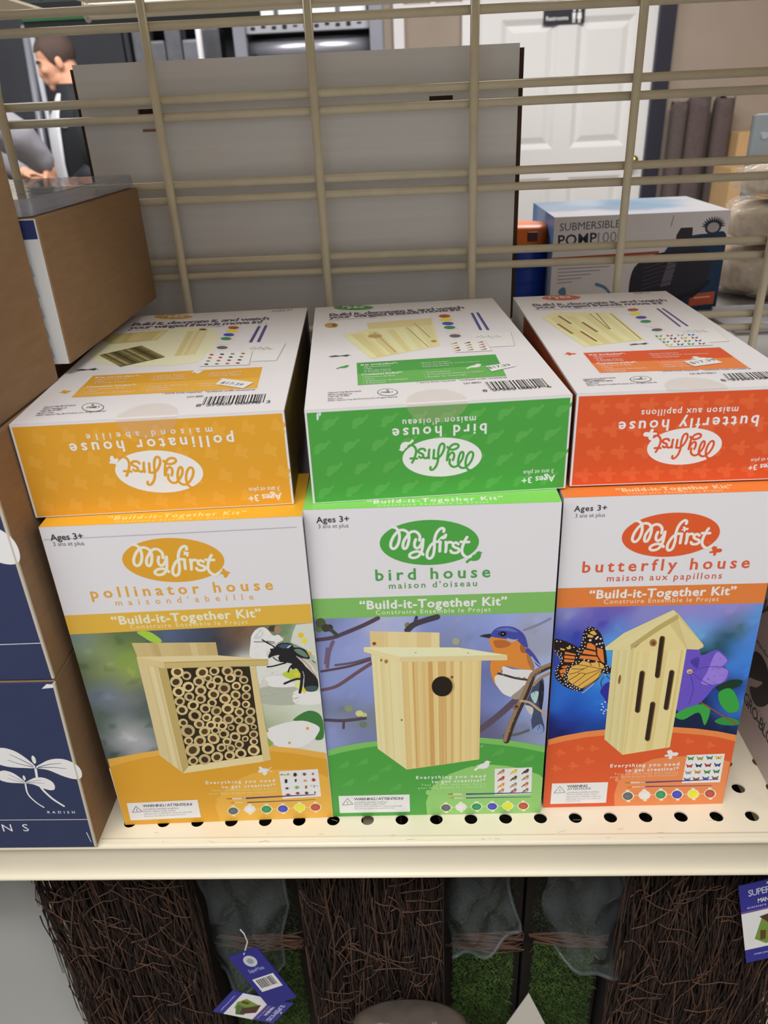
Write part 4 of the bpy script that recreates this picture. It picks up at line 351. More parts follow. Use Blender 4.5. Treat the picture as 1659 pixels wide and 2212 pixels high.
["L",12,[40,35,35],41,41,1026,389,1029,366],["S",11,[40,50,90],1093,380,1066,400,1072,381,1081,362,1094,374],["S",11,[40,50,90],1093,380,1115,399,1113,380,1110,361,1094,374],["L",12,[40,35,35],41,41,1091,391,1094,368],["S",11,[150,50,50],1158,381,1131,401,1138,382,1147,363,1159,374],["S",11,[150,50,50],1158,381,1180,399,1179,381,1175,362,1159,374],["L",12,[40,35,35],41,41,1157,392,1160,369],["S",11,[50,70,140],1226,382,1199,402,1206,382,1215,363,1227,375],["S",11,[50,70,140],1226,382,1248,400,1246,381,1243,362,1227,375],["L",12,[40,35,35],41,41,1225,393,1228,370],["S",11,[150,150,150],1027,314,1000,334,1007,315,1016,295,1028,307],["S",11,[150,150,150],1027,314,1049,333,1048,314,1044,295,1028,307],["L",12,[40,35,35],41,41,1026,325,1029,302],["S",11,[190,140,60],1093,318,1066,338,1073,318,1081,299,1094,311],["S",11,[190,140,60],1093,318,1115,336,1114,317,1110,298,1094,311],["L",12,[40,35,35],41,41,1092,329,1095,305],
["S",11,[70,130,60],1161,317,1134,337,1141,318,1150,298,1162,310],["S",11,[70,130,60],1161,317,1183,336,1182,317,1179,297,1162,310],["L",12,[40,35,35],41,41,1160,328,1163,305],["S",11,[60,130,60],1227,319,1200,339,1207,320,1216,300,1228,312],["S",11,[60,130,60],1227,319,1249,338,1248,319,1244,300,1228,312],["L",12,[40,35,35],41,41,1226,330,1229,307],["S",11,[70,100,180],1028,248,1001,268,1007,249,1016,229,1029,241],["S",11,[70,100,180],1028,248,1050,267,1048,248,1045,228,1029,241],["L",12,[40,35,35],41,41,1026,259,1030,236],["S",11,[130,70,60],1092,250,1065,271,1072,251,1080,231,1093,244],["S",11,[130,70,60],1092,250,1114,269,1113,250,1109,231,1093,244],["L",12,[40,35,35],41,41,1091,262,1094,238],["S",11,[60,80,170],1160,255,1133,275,1139,256,1148,236,1161,248],["S",11,[60,80,170],1160,255,1182,274,1181,255,1177,236,1161,248],["L",12,[40,35,35],41,41,1158,266,1162,243],["S",11,[130,80,70],1227,256,1200,276,1207,257,1216,237,1228,249],
["S",11,[130,80,70],1227,256,1249,275,1248,256,1245,236,1228,249],["L",12,[40,35,35],41,41,1226,267,1229,244],["L",12,[166,112,48],74,148,586,228,604,229,622,230],["L",12,[206,198,180],134,107,622,230,725,229],["L",13,[110,95,80],34,34,693,237,695,222],["L",13,[110,95,80],34,34,706,237,707,222],["L",13,[110,95,80],34,34,718,237,720,222],["L",12,[66,50,112],141,60,725,229,989,235,1252,242],["L",12,[166,112,48],51,103,606,184,621,185,637,186],["L",12,[206,198,180],93,75,637,186,730,187],["L",13,[110,95,80],23,23,701,192,702,182],["L",13,[110,95,80],23,23,712,192,713,182],["L",13,[110,95,80],23,23,723,192,724,182],["L",12,[66,50,104],98,42,730,187,972,185,1214,183],["L",12,[232,208,186],48,48,616,99,736,104],["L",12,[232,208,186],48,48,736,104,856,106],["L",12,[232,208,186],47,47,856,106,974,103],["L",12,[232,208,186],47,47,974,103,1091,104],["L",12,[232,208,186],47,47,1091,104,1213,104],["P",12,[232,208,186],594,159,622,158,638,38,614,37],
["E",13,[232,208,186],616,99,44,-1,-5,47],["E",14,[88,92,97],615,98,37,-1,-4,39],["E",15,[97,101,106],612,97,22,-1,-2,23],["P",12,[232,208,186],714,164,742,163,759,43,735,42],["E",13,[232,208,186],736,104,44,-1,-5,47],["E",14,[214,206,208],735,103,36,-1,-4,39],["E",15,[230,222,224],733,102,22,-1,-2,23],["P",12,[232,208,186],833,166,861,165,878,46,855,44],["E",13,[232,208,186],856,106,44,-1,-5,47],["E",14,[52,132,86],854,105,36,-1,-4,39],["E",15,[59,143,95],852,104,22,-1,-3,23],["P",12,[232,208,186],951,163,979,162,998,42,974,41],["E",13,[232,208,186],974,103,44,-1,-6,47],["E",14,[66,68,165],973,102,36,-1,-5,39],["E",15,[73,76,178],971,101,22,-1,-3,23],["P",12,[232,208,186],1068,164,1095,163,1115,43,1092,42],["E",13,[232,208,186],1091,104,44,-1,-6,47],["E",14,[236,216,48],1090,103,36,-1,-5,39],["E",15,[254,232,54],1088,102,22,-1,-3,23],["P",12,[232,208,186],1189,164,1217,163,1238,44,1214,43],
["E",13,[232,208,186],1213,104,44,-1,-7,47],["E",14,[168,72,58],1212,104,36,-1,-6,39],["E",15,[182,80,65],1210,102,22,-1,-3,23],],
'a_end':[
["P",2,[204,148,44],12,6,1543,6,1543,581,12,581],["H",3,[208,154,56],"bee"],["O",5,[204,148,44],[232,222,220],789,259,-254,21,-11,-136],["I",5,[232,222,220],"bee",537,345,-35,0],["T",5,[232,222,220],"pollinator house",1250,469,307,464,666,0.022],["T",5,[232,222,220],"maisond'abeille",1135,520,415,516,391,0.012],["T",5,[232,222,220],"Ages 3+",1486,77,1288,74,420,0.026],["T",5,[232,222,220],"3 ans et plus",1481,123,1296,123,287,0],],
'b_end':[
["P",2,[70,148,62],12,6,1525,6,1525,579,12,579],["H",3,[84,158,72],"bird"],["O",5,[70,148,62],[232,222,220],784,254,-235,7,-4,-125],["I",5,[232,222,220],"bird",572,342,-45,0],["T",5,[232,222,220],"bird house",1044,452,495,453,636,0.022],["T",5,[232,222,220],"maison d'oiseau",981,501,556,504,377,0.012],["T",5,[232,222,220],"Ages 3+",1467,92,1266,89,406,0.026],["T",5,[232,222,220],"3 ans et plus",1458,133,1272,133,276,0],["E",6,[190,205,210],73,555,7,0,2,25],["E",6,[190,205,210],87,569,6,0,1,13],],
'c_end':[
["P",2,[200,80,40],12,6,1307,6,1307,576,12,576],["H",3,[208,92,50],"butterfly"],["O",5,[200,80,40],[232,222,220],663,237,-220,-3,2,-118],["I",5,[232,222,220],"butterfly",451,322,-40,0],["T",5,[232,222,220],"butterfly house",1070,419,258,409,676,0.022],["T",5,[232,222,220],"maison aux papillons",941,476,382,477,385,0.012],["T",5,[232,222,220],"Ages 3+",1235,109,1066,98,351,0.026],["T",5,[232,222,220],"3 ans et plus",1233,147,1073,141,239,0],],
'a_back':[
["E",3,[204,152,50],419,2450,169,-34,-18,86],["T",4,[234,226,222],"My first",332,2438,513,2423,786,0.02],["T",3,[96,86,104],"Build it, decorate it, and watch",128,2196,1255,2177,1022,0.03],["T",3,[96,86,104],"your winged friends move in!",132,2089,1211,2068,993,0.03],["T",3,[170,160,165],"Construis, d\u00e9core et regarde tes amis ail\u00e9s emm\u00e9nager!",144,2020,914,2025,392,0],["T",3,[150,145,152],"AGES 3+",1253,2437,1440,2463,581,0.02],["P",3,[204,152,50],217,861,1344,860,1356,421,215,425],["P",4,[212,162,66],212,648,1350,631,1356,421,215,425],["T",6,[234,226,222],"Kit includes*:",250,791,543,791,320,0.026],["T",6,[234,226,222],"\u00b7 All Wood Pieces",256,752,481,752,210,0],["T",6,[234,226,222],"\u00b7 Nails",255,717,334,717,210,0],["T",6,[234,226,222],"\u00b7 6 Acrylic Paints",255,682,481,682,210,0],["T",6,[234,226,222],"Contenu inclus*:",249,600,565,599,320,0.026],["T",6,[234,226,222],"\u2022 Morceaux de Bois",255,556,503,556,210,0],
["T",6,[234,226,222],"\u2022 Clous",255,517,345,517,210,0],["T",6,[234,226,222],"\u2022 6 Peintures Acryliques",254,477,593,477,210,0],["T",6,[234,226,222],"\u00b7 Bamboo Tubes",622,765,848,765,210,0],["T",6,[234,226,222],"\u00b7 2 Paintbrushes",622,726,847,726,210,0],["T",6,[234,226,222],"\u00b7 Sheet of Stickers",622,686,870,686,210,0],["T",6,[234,226,222],"\u00b7 Easy-to-Follow",994,773,1220,773,210,0],["T",6,[234,226,222],"Instructions",1005,739,1186,738,210,0],["T",6,[234,226,222],"\u00b7 Coloring Sheet",994,704,1219,704,210,0],["T",6,[234,226,222],"\u2022 Tubes de Bambou",632,556,903,555,210,0],["T",6,[234,226,222],"\u2022 2 Pinceaux",632,516,790,516,210,0],["T",6,[234,226,222],"\u2022 Autocollants",632,477,824,477,210,0],["T",6,[234,226,222],"\u2022 Instructions Faciles",971,555,1241,555,210,0],["T",6,[234,226,222],"\u2022 Feuille de Coloriage",970,512,1241,512,210,0],["L",4,[70,68,72],69,69,89,1028,192,983],
["L",4,[70,68,72],70,70,105,991,191,1018],["L",4,[70,68,72],70,70,55,1012,183,1007],["L",4,[70,68,72],69,69,85,1006,209,1003],["L",4,[70,68,72],69,69,53,1018,185,1000],["L",4,[70,68,72],70,70,74,987,180,1029],["L",4,[70,68,72],70,70,66,988,186,1029],["L",4,[70,68,72],70,70,77,985,183,1031],["L",4,[70,68,72],70,70,70,988,184,1028],["L",4,[70,68,72],70,70,91,992,186,1020],["L",4,[70,68,72],69,69,74,1024,190,990],["L",4,[70,68,72],69,69,69,1010,211,1001],["L",4,[70,68,72],70,70,74,994,191,1020],["L",4,[70,68,72],69,69,72,1021,189,994],["I",4,[204,152,50],"bee",142,542,41,0],["I",7,[234,226,222],"bee",921,824,46,0],["T",3,[88,84,90],"Nature's Way Bird Products",102,259,289,269,231,0.01],["T",3,[88,84,90],"9054 E. Washington St",106,224,248,228,229,0.01],["T",3,[88,84,90],"Chagrin Falls, OH 44023",104,190,230,197,226,0.01],["T",3,[88,84,90],"Made in China",101,154,198,158,205,0.01],["T",3,[88,84,90],"\u00a92021 Nature's Way Bird Products, LLC. All rights reserved.",105,120,507,138,202,0.01],
["E",3,[60,60,62],407,222,69,-11,-23,80],["E",4,[222,216,218],407,222,64,-11,-20,70],["T",5,[80,80,80],"FAMILY",371,205,453,206,347,0.02],["E",5,[90,120,80],395,262,10,-2,-5,16],["T",3,[110,100,106],"* some tools required   *quelques outils n\u00e9cessaires",771,398,1348,384,315,0],["T",3,[100,95,100],"DIY-BEE",947,303,1043,308,306,0.01],["P",3,[228,223,226],1047,306,1440,302,1441,150,1049,160],["B",4,[44,42,46],1058,306,1429,303,1430,150,1060,159,3],["T",5,[70,66,70],"8  57505 00898  3",1028,134,1464,134,467,0.01],["S",3,[216,212,180],105,1196,159,1927,827,1992,873,1059],["P",4,[190,176,120],-10,1786,33,1951,474,1999,450,1700,115,1652],["G",5,[206,196,146],[186,172,112],41,1920,477,1986,447,1711,76,1686,7,3],["P",4,[206,196,150],641,1925,805,1953,824,1251,678,1228],["G",5,[212,202,158],[194,182,130],651,1911,804,1941,822,1261,683,1237,5,6],["E",6,[110,80,50],756,1957,32,-6,-5,32],["P",6,[96,90,56],118,1364,366,1562,614,1210,352,1031],
["L",7,[128,122,80],253,253,132,1347,342,1070],["L",7,[150,142,98],254,254,170,1378,385,1095],["L",7,[70,64,40],255,255,209,1410,428,1120],["L",7,[128,122,80],256,256,248,1442,471,1145],["L",7,[150,142,98],257,257,287,1474,515,1170],["L",7,[70,64,40],258,258,327,1507,559,1196],["L",7,[128,122,80],259,259,367,1540,603,1222],["L",8,[60,55,34],74,74,233,1221,482,1399],["E",4,[214,206,200],1009,1963,62,-12,-8,61],["E",5,[168,72,58],999,1965,44,-9,-7,51],["E",4,[214,206,200],1007,1866,61,-12,-8,59],["E",5,[236,216,48],998,1868,44,-8,-7,49],["E",4,[214,206,200],1001,1749,60,-11,-8,57],["E",5,[66,68,165],992,1751,43,-8,-7,48],["E",4,[214,206,200],996,1636,59,-11,-8,55],["E",5,[52,132,86],987,1638,42,-8,-7,46],["E",4,[214,206,200],992,1516,58,-11,-8,54],["E",5,[214,206,208],983,1517,41,-8,-7,45],["E",4,[214,206,200],1004,1391,57,-10,-8,52],["E",5,[88,92,97],995,1393,41,-7,-7,43],["L",5,[76,72,130],240,240,1203,1957,1189,1506],
["L",5,[76,72,130],240,240,1256,1971,1247,1506],["L",5,[190,186,180],160,160,1199,2045,1203,1957],["L",5,[190,186,180],161,161,1251,2061,1256,1971],["P",4,[170,165,165],1136,1441,1460,1413,1429,987,1261,994],["P",5,[226,222,224],1129,1453,1453,1425,1423,998,1255,1005],["L",6,[140,136,138],58,58,1200,1334,1234,1287],["L",6,[140,136,138],58,58,1214,1353,1249,1295],["L",6,[140,136,138],58,58,1227,1371,1263,1302],["L",6,[140,136,138],58,58,1248,1326,1281,1284],["L",6,[140,136,138],58,58,1261,1344,1295,1291],["L",6,[140,136,138],58,58,1275,1362,1313,1273],["L",6,[140,136,138],58,58,1295,1317,1327,1280],["L",6,[140,136,138],58,58,1309,1335,1342,1288],["L",6,[140,136,138],58,58,1322,1353,1359,1269],["L",6,[140,136,138],58,58,1342,1308,1374,1277],["P",7,[170,165,165],912,1250,1237,1251,1251,913,912,941],["P",8,[226,222,224],905,1261,1230,1262,1245,923,905,952],["E",9,[150,60,60],947,1214,16,-3,-3,20],
["E",9,[160,100,60],948,1136,15,-3,-3,20],["E",9,[110,140,90],949,1059,15,-3,-3,19],["E",9,[60,60,60],949,985,15,-3,-3,19],["E",9,[60,60,60],1022,1210,16,-3,-3,20],["E",9,[150,60,60],1022,1132,15,-3,-3,20],["E",9,[160,100,60],1021,1056,15,-3,-3,19],["E",9,[110,140,90],1021,981,15,-3,-3,19],["E",9,[110,140,90],1097,1206,16,-3,-3,20],["E",9,[60,60,60],1095,1128,15,-3,-3,20],["E",9,[150,60,60],1094,1052,15,-3,-3,19],["E",9,[160,100,60],1093,978,15,-3,-3,19],["E",9,[160,100,60],1171,1203,15,-3,-3,20],["E",9,[110,140,90],1169,1125,15,-3,-3,20],["E",9,[60,60,60],1167,1048,15,-3,-3,19],["E",9,[150,60,60],1165,974,15,-3,-3,19],],
'b_back':[
["E",3,[72,148,68],327,2467,170,-40,2,88],["T",4,[234,226,222],"My first",233,2458,419,2436,787,0.02],["T",3,[96,86,104],"Build it, decorate it, and watch",127,2200,1244,2217,948,0.03],["T",3,[96,86,104],"your winged friends move in!",123,2114,1204,2148,928,0.03],["T",3,[170,160,165],"Construis, d\u00e9core et regarde tes amis ail\u00e9s emm\u00e9nager!",118,2048,898,2118,366,0],["T",3,[150,145,152],"AGES 3+",1238,2547,1419,2545,560,0.02],["P",3,[72,148,68],318,855,1253,870,1234,402,314,387],["P",4,[98,166,84],318,619,1241,639,1234,402,314,387],["T",6,[234,226,222],"Kit includes*:",345,781,588,785,320,0.026],["T",6,[234,226,222],"\u00b7 All Wood Pieces",350,738,537,742,210,0],["T",6,[234,226,222],"\u00b7 Nails",349,701,415,702,210,0],["T",6,[234,226,222],"\u00b7 6 Acrylic Paints",349,664,536,667,210,0],["T",6,[234,226,222],"Contenu inclus*:",344,575,605,579,320,0.026],["T",6,[234,226,222],"\u2022 Morceaux de Bois",348,528,554,531,210,0],
["T",6,[234,226,222],"\u2022 Clous",348,486,422,487,210,0],["T",6,[234,226,222],"\u2022 6 Peintures Acryliques",347,444,628,448,210,0],["T",6,[234,226,222],"\u00b7 2 Paintbrushes",349,631,536,634,210,0],["T",6,[234,226,222],"\u00b7 Sheet of Stickers",728,759,934,762,210,0],["T",6,[234,226,222],"\u00b7 Easy-to-Follow Instructions",728,717,1121,723,210,0],["T",6,[234,226,222],"\u00b7 Coloring Sheet",728,675,915,678,210,0],["T",6,[234,226,222],"\u2022 2 Pinceaux",347,406,487,409,210,0],["T",6,[234,226,222],"\u2022 Autocollants",736,553,904,556,210,0],["T",6,[234,226,222],"\u2022 Instructions Faciles \u00e0 Suivre",736,506,1110,512,210,0],["T",6,[234,226,222],"\u2022 Feuille de Coloriage",735,459,997,464,210,0],["L",4,[70,68,72],63,63,171,1060,258,1017],["L",4,[70,68,72],64,64,176,1025,267,1049],["L",4,[70,68,72],64,64,134,1045,256,1039],["L",4,[70,68,72],64,64,161,1040,280,1034],["L",4,[70,68,72],64,64,134,1051,256,1033],
["L",4,[70,68,72],64,64,145,1022,260,1059],["L",4,[70,68,72],64,64,137,1022,266,1059],["L",4,[70,68,72],64,64,147,1019,263,1061],["L",4,[70,68,72],64,64,142,1022,263,1059],["L",4,[70,68,72],64,64,163,1026,263,1051],["L",4,[70,68,72],63,63,155,1056,258,1023],["L",4,[70,68,72],64,64,147,1044,281,1033],["L",4,[70,68,72],64,64,147,1028,267,1051],["L",4,[70,68,72],63,63,153,1053,258,1027],["I",4,[72,148,68],"bird",226,782,46,0],["I",7,[234,226,222],"bird",1071,635,58,0],["T",3,[88,84,90],"Nature's Way Bird Products",132,267,331,267,219,0.01],["T",3,[88,84,90],"9054 E. Washington St",131,231,275,229,215,0.01],["T",3,[88,84,90],"Chagrin Falls, OH 44023",131,198,259,196,213,0.01],["T",3,[88,84,90],"Made in China",132,159,220,157,193,0.01],["T",3,[88,84,90],"\u00a92021 Nature's Way Bird Products, LLC. All rights reserved.",131,127,540,128,191,0.01],["E",3,[60,60,62],487,226,61,-11,4,66],["E",4,[222,216,218],487,226,56,-10,3,58],
["T",5,[80,80,80],"FAMILY",448,213,524,212,277,0.02],["E",5,[90,120,80],489,259,9,-1,1,13],["T",3,[110,100,106],"* some tools required   *quelques outils n\u00e9cessaires",675,358,1233,366,282,0],["T",3,[100,95,100],"DIY-BIRD",956,288,1063,297,276,0.01],["P",3,[228,223,226],1072,307,1451,318,1457,153,1082,148],["B",4,[44,42,46],1083,307,1440,318,1446,153,1093,148,3],["T",5,[70,66,70],"8  57505 00897  6",1044,130,1454,142,426,0.01],["P",4,[214,206,160],227,1591,444,1723,423,1910,945,1959,913,1151,418,925],["G",5,[220,212,166],[200,186,126],233,1574,906,1734,909,1166,422,937,14,4],["P",5,[206,192,138],423,1910,937,1949,920,1731,430,1726],["L",6,[160,140,86],77,77,722,1702,828,1135],["L",6,[160,140,86],80,80,789,1829,868,1379],["L",6,[160,140,86],76,76,467,1620,593,1053],["E",6,[172,146,92],469,1504,54,-11,3,56],["E",6,[170,120,60],883,1277,20,-4,3,29],["E",4,[180,140,80],143,1902,54,-12,0,81],
["E",5,[120,90,60],165,1897,20,-4,0,46],["E",4,[214,206,200],1060,1994,63,-14,8,64],["E",5,[168,72,58],1051,1995,45,-10,7,54],["E",4,[214,206,200],1056,1874,62,-14,8,62],["E",5,[236,216,48],1048,1876,45,-10,7,52],["E",4,[214,206,200],1055,1753,61,-14,8,60],["E",5,[66,68,165],1046,1754,44,-10,6,50],["E",4,[214,206,200],1052,1630,60,-13,8,58],["E",5,[52,132,86],1044,1632,43,-9,6,48],["E",4,[214,206,200],1059,1505,59,-13,8,56],["E",5,[214,206,208],1051,1506,42,-9,6,46],["E",4,[214,206,200],1060,1385,58,-12,7,54],["E",5,[88,92,97],1052,1387,41,-9,6,45],["L",5,[72,76,138],215,215,1280,2042,1263,1519],["L",5,[72,76,138],214,214,1325,2044,1316,1508],["P",4,[170,165,165],1174,1433,1470,1406,1421,1039,1151,1047],["P",5,[226,222,224],1170,1444,1467,1417,1418,1048,1148,1057],["L",6,[140,136,138],52,52,1189,1312,1219,1331],["L",6,[140,136,138],52,52,1212,1338,1231,1294],["L",6,[140,136,138],52,52,1235,1363,1250,1300],
["L",6,[140,136,138],52,52,1243,1301,1270,1306],["L",6,[140,136,138],52,52,1265,1327,1289,1312],["L",6,[140,136,138],52,52,1288,1352,1301,1274],["L",6,[140,136,138],52,52,1296,1290,1320,1280],["L",6,[140,136,138],52,52,1319,1315,1340,1286],["L",6,[140,136,138],52,52,1342,1341,1359,1292],["L",6,[140,136,138],52,52,1349,1279,1379,1298],["P",7,[170,165,165],1001,1243,1244,1217,1248,951,994,956],["P",8,[226,222,224],997,1253,1241,1228,1244,960,990,966],["I",9,[150,115,80],"bird",1021,1190,26,0],["I",9,[225,175,50],"bird",1020,1129,25,0],["I",9,[60,45,40],"bird",1020,1069,25,0],["I",9,[170,60,50],"bird",1019,1010,25,0],["I",9,[75,75,50],"bird",1113,1186,26,0],["I",9,[150,120,100],"bird",1112,1125,25,0],["I",9,[200,140,50],"bird",1110,1064,25,0],["I",9,[140,125,115],"bird",1108,1005,25,0],["I",9,[160,105,80],"bird",1206,1181,25,0],["I",9,[170,120,90],"bird",1203,1120,25,0],["I",9,[150,80,90],"bird",1200,1060,25,0],
["I",9,[130,110,100],"bird",1198,1001,25,0],],
'c_back':[
["E",3,[200,82,44],398,2434,161,-19,20,98],["T",4,[234,226,222],"My first",302,2411,484,2414,892,0.02],["T",3,[96,86,104],"Build it, decorate it, and watch",116,2161,1209,2151,876,0.03],["T",3,[96,86,104],"your winged friends move in!",118,2076,1148,2064,855,0.03],["T",3,[170,160,165],"Construis, d\u00e9core et regarde tes amis ail\u00e9s emm\u00e9nager!",103,2016,841,2009,334,0],["T",3,[150,145,152],"AGES 3+",1024,2456,1181,2469,518,0.02],["P",3,[200,82,44],214,793,1120,799,1124,347,219,358],["P",4,[212,122,66],215,559,1121,567,1124,347,219,358],["T",6,[234,226,222],"Kit includes*:",242,724,477,725,320,0.026],["T",6,[234,226,222],"\u00b7 All Wood Pieces",247,685,428,686,210,0],["T",6,[234,226,222],"\u00b7 Nails",247,650,311,650,210,0],["T",6,[234,226,222],"\u00b7 6 Acrylic Paints",248,615,429,616,210,0],["T",6,[234,226,222],"Contenu inclus*:",244,532,498,534,320,0.026],["T",6,[234,226,222],"\u2022 Morceaux de Bois",249,489,449,490,210,0],
["T",6,[234,226,222],"\u2022 Clous",250,450,322,450,210,0],["T",6,[234,226,222],"\u2022 6 Peintures Acryliques",250,411,522,413,210,0],["T",6,[234,226,222],"\u00b7 2 Paintbrushes",248,585,429,586,210,0],["T",6,[234,226,222],"\u00b7 Sheet of Stickers",614,700,813,701,210,0],["T",6,[234,226,222],"\u00b7 Easy-to-Follow Instructions",614,661,995,663,210,0],["T",6,[234,226,222],"\u00b7 Coloring Sheet",615,622,796,623,210,0],["T",6,[234,226,222],"\u2022 2 Pinceaux",251,376,387,377,210,0],["T",6,[234,226,222],"\u2022 Autocollants",625,509,788,510,210,0],["T",6,[234,226,222],"\u2022 Instructions Faciles \u00e0 Suivre",626,465,988,468,210,0],["T",6,[234,226,222],"\u2022 Feuille de Coloriage",626,422,880,424,210,0],["L",4,[70,68,72],53,53,602,963,669,932],["L",4,[70,68,72],53,53,598,933,685,961],["L",4,[70,68,72],53,53,565,948,673,952],["L",4,[70,68,72],53,53,589,945,693,949],["L",4,[70,68,72],53,53,567,953,672,946],
["L",4,[70,68,72],54,54,570,928,681,970],["L",4,[70,68,72],54,54,563,928,687,970],["L",4,[70,68,72],54,54,570,926,685,971],["L",4,[70,68,72],54,54,566,928,684,970],["L",4,[70,68,72],53,53,586,933,682,963],["L",4,[70,68,72],53,53,587,959,671,938],["L",4,[70,68,72],53,53,577,947,694,948],["L",4,[70,68,72],53,53,573,934,686,963],["L",4,[70,68,72],53,53,584,956,672,941],["I",4,[200,82,44],"butterfly",125,784,37,0],["I",7,[234,226,222],"butterfly",897,571,50,0],["T",3,[88,84,90],"Nature's Way Bird Products",92,238,287,247,215,0.01],["T",3,[88,84,90],"9054 E. Washington St",88,211,218,218,212,0.01],["T",3,[88,84,90],"Chagrin Falls, OH 44023",92,187,257,193,211,0.01],["T",3,[88,84,90],"Made in China",90,154,166,161,193,0.01],["T",3,[88,84,90],"\u00a92021 Nature's Way Bird Products, LLC. All rights reserved.",90,125,502,136,193,0.01],["E",3,[60,60,62],425,211,63,-7,17,56],["E",4,[222,216,218],425,211,58,-6,15,49],
["T",5,[80,80,80],"FAMILY",382,198,462,200,245,0.02],["E",5,[90,120,80],434,239,9,-1,3,11],["T",3,[110,100,106],"* some tools required   *quelques outils n\u00e9cessaires",579,335,1128,320,266,0],["T",3,[100,95,100],"DIY-BUTTERFLY",740,260,902,261,259,0.01],["P",3,[228,223,226],914,252,1274,267,1281,134,901,127],["B",4,[44,42,46],925,252,1263,266,1271,134,912,127,3],["T",5,[70,66,70],"8  57505 00899  0",872,111,1280,133,409,0.01],["P",4,[214,206,158],113,1760,233,1925,513,1882,679,1841,699,1055,550,1010,253,935],["G",5,[220,212,166],[202,188,126],118,1760,661,1822,694,1064,258,942,12,4],["L",6,[130,98,60],211,211,253,1806,294,1560],["L",6,[130,98,60],202,202,199,1561,246,1279],["L",6,[130,98,60],203,203,388,1579,429,1302],["L",6,[130,98,60],195,195,319,1324,365,1060],["L",6,[150,124,70],102,102,555,1850,541,1358],["L",6,[150,124,70],98,98,659,1812,677,1066],["L",6,[150,124,70],102,102,501,1830,530,1359],
["E",4,[214,206,200],866,1906,59,-7,16,57],["E",5,[168,72,58],859,1907,42,-5,14,48],["E",4,[214,206,200],851,1779,58,-7,16,55],["E",5,[236,216,48],844,1780,41,-5,13,46],["E",4,[214,206,200],859,1659,57,-7,16,53],["E",5,[66,68,165],852,1660,40,-5,13,44],["E",4,[214,206,200],856,1535,56,-6,15,51],["E",5,[52,132,86],849,1536,40,-5,13,43],["E",4,[214,206,200],864,1414,55,-6,15,49],["E",5,[214,206,208],857,1415,39,-4,13,41],["E",4,[214,206,200],864,1289,53,-6,15,47],["E",5,[88,92,97],857,1290,38,-4,12,39],["L",5,[84,74,128],160,160,1056,1917,1046,1360],["L",5,[84,74,128],161,161,1096,1912,1101,1363],["P",4,[170,165,165],1013,1250,1265,1266,1234,925,1029,908],["P",5,[226,222,224],1012,1259,1263,1276,1233,933,1027,916],["P",7,[170,165,165],796,1129,1079,1140,1094,849,801,850],["P",8,[226,222,224],795,1138,1078,1149,1093,857,800,858],["L",6,[140,136,138],45,45,1024,1226,1042,1180],["L",6,[140,136,138],45,45,1045,1241,1061,1186],
["L",6,[140,136,138],45,45,1067,1257,1079,1193],["L",6,[140,136,138],45,45,1071,1221,1090,1179],["L",6,[140,136,138],45,45,1092,1236,1109,1185],["L",6,[140,136,138],44,44,1114,1252,1120,1171],["L",6,[140,136,138],45,45,1117,1215,1138,1177],["L",6,[140,136,138],45,45,1139,1231,1157,1184],["L",6,[140,136,138],44,44,1161,1246,1168,1170],["L",6,[140,136,138],45,45,1164,1210,1186,1176],["P",9,[70,140,80],817,1118,803,1154,792,1091],["P",9,[70,140,80],817,1118,851,1149,823,1088],["P",9,[150,150,60],817,1042,804,1077,793,1016],["P",9,[150,150,60],817,1042,852,1072,823,1012],["P",9,[50,130,110],818,968,805,1002,794,942],["P",9,[50,130,110],818,968,852,997,824,939],["P",9,[200,180,50],818,895,805,929,795,870],["P",9,[200,180,50],818,895,852,924,824,867],["P",9,[180,60,60],892,1118,878,1154,867,1091],["P",9,[180,60,60],892,1118,927,1149,897,1088],["P",9,[40,50,90],891,1042,878,1077,867,1016],["P",9,[40,50,90],891,1042,926,1072,897,1012],
["P",9,[150,50,50],891,968,878,1002,867,942],["P",9,[150,50,50],891,968,925,997,896,939],["P",9,[50,70,140],890,895,878,929,867,870],["P",9,[50,70,140],890,895,924,923,896,867],["P",9,[150,150,150],966,1119,954,1155,941,1091],["P",9,[150,150,150],966,1119,1002,1149,972,1088],["P",9,[190,140,60],965,1042,952,1077,940,1016],["P",9,[190,140,60],965,1042,1000,1072,970,1012],["P",9,[70,130,60],964,968,951,1002,939,942],["P",9,[70,130,60],964,968,998,997,969,939],["P",9,[60,130,60],963,895,950,929,938,870],["P",9,[60,130,60],963,895,997,923,968,867],["P",9,[70,100,180],1042,1119,1029,1155,1016,1091],["P",9,[70,100,180],1042,1119,1078,1149,1047,1088],["P",9,[130,70,60],1039,1042,1027,1077,1014,1016],["P",9,[130,70,60],1039,1042,1075,1072,1044,1012],["P",9,[60,80,170],1037,968,1025,1002,1012,942],["P",9,[60,80,170],1037,968,1072,997,1042,939],["P",9,[130,80,70],1035,895,1023,929,1010,870],["P",9,[130,80,70],1035,895,1070,923,1040,867],
],
'a_tag':[
["P",0,[226,226,226],1110,643,1325,525,1272,416,1085,526],["T",1,[84,88,100],"$17.39",1112,537,1254,470,368,0.02],],
'b_tag':[
["P",0,[226,226,226],1141,610,1314,658,1332,574,1160,491],["T",1,[84,88,100],"$17.39",1153,549,1304,591,384,0.02],],
'c_tag':[
["P",0,[226,226,226],779,514,971,563,1006,454,810,401],["T",1,[84,88,100],"$17.39",817,448,985,505,387,0.02],],
'a_top':[
["P",0,[214,160,44],0,0,1555,0,1555,597,0,597],["T",1,[232,200,130],"\u201cBuild-it-Together Kit\u201d",389,53,1213,53,470,0.03],["T",1,[232,200,130],"Construire Ensemble le Projet",451,16,1120,16,240,0.005],],
'b_top':[
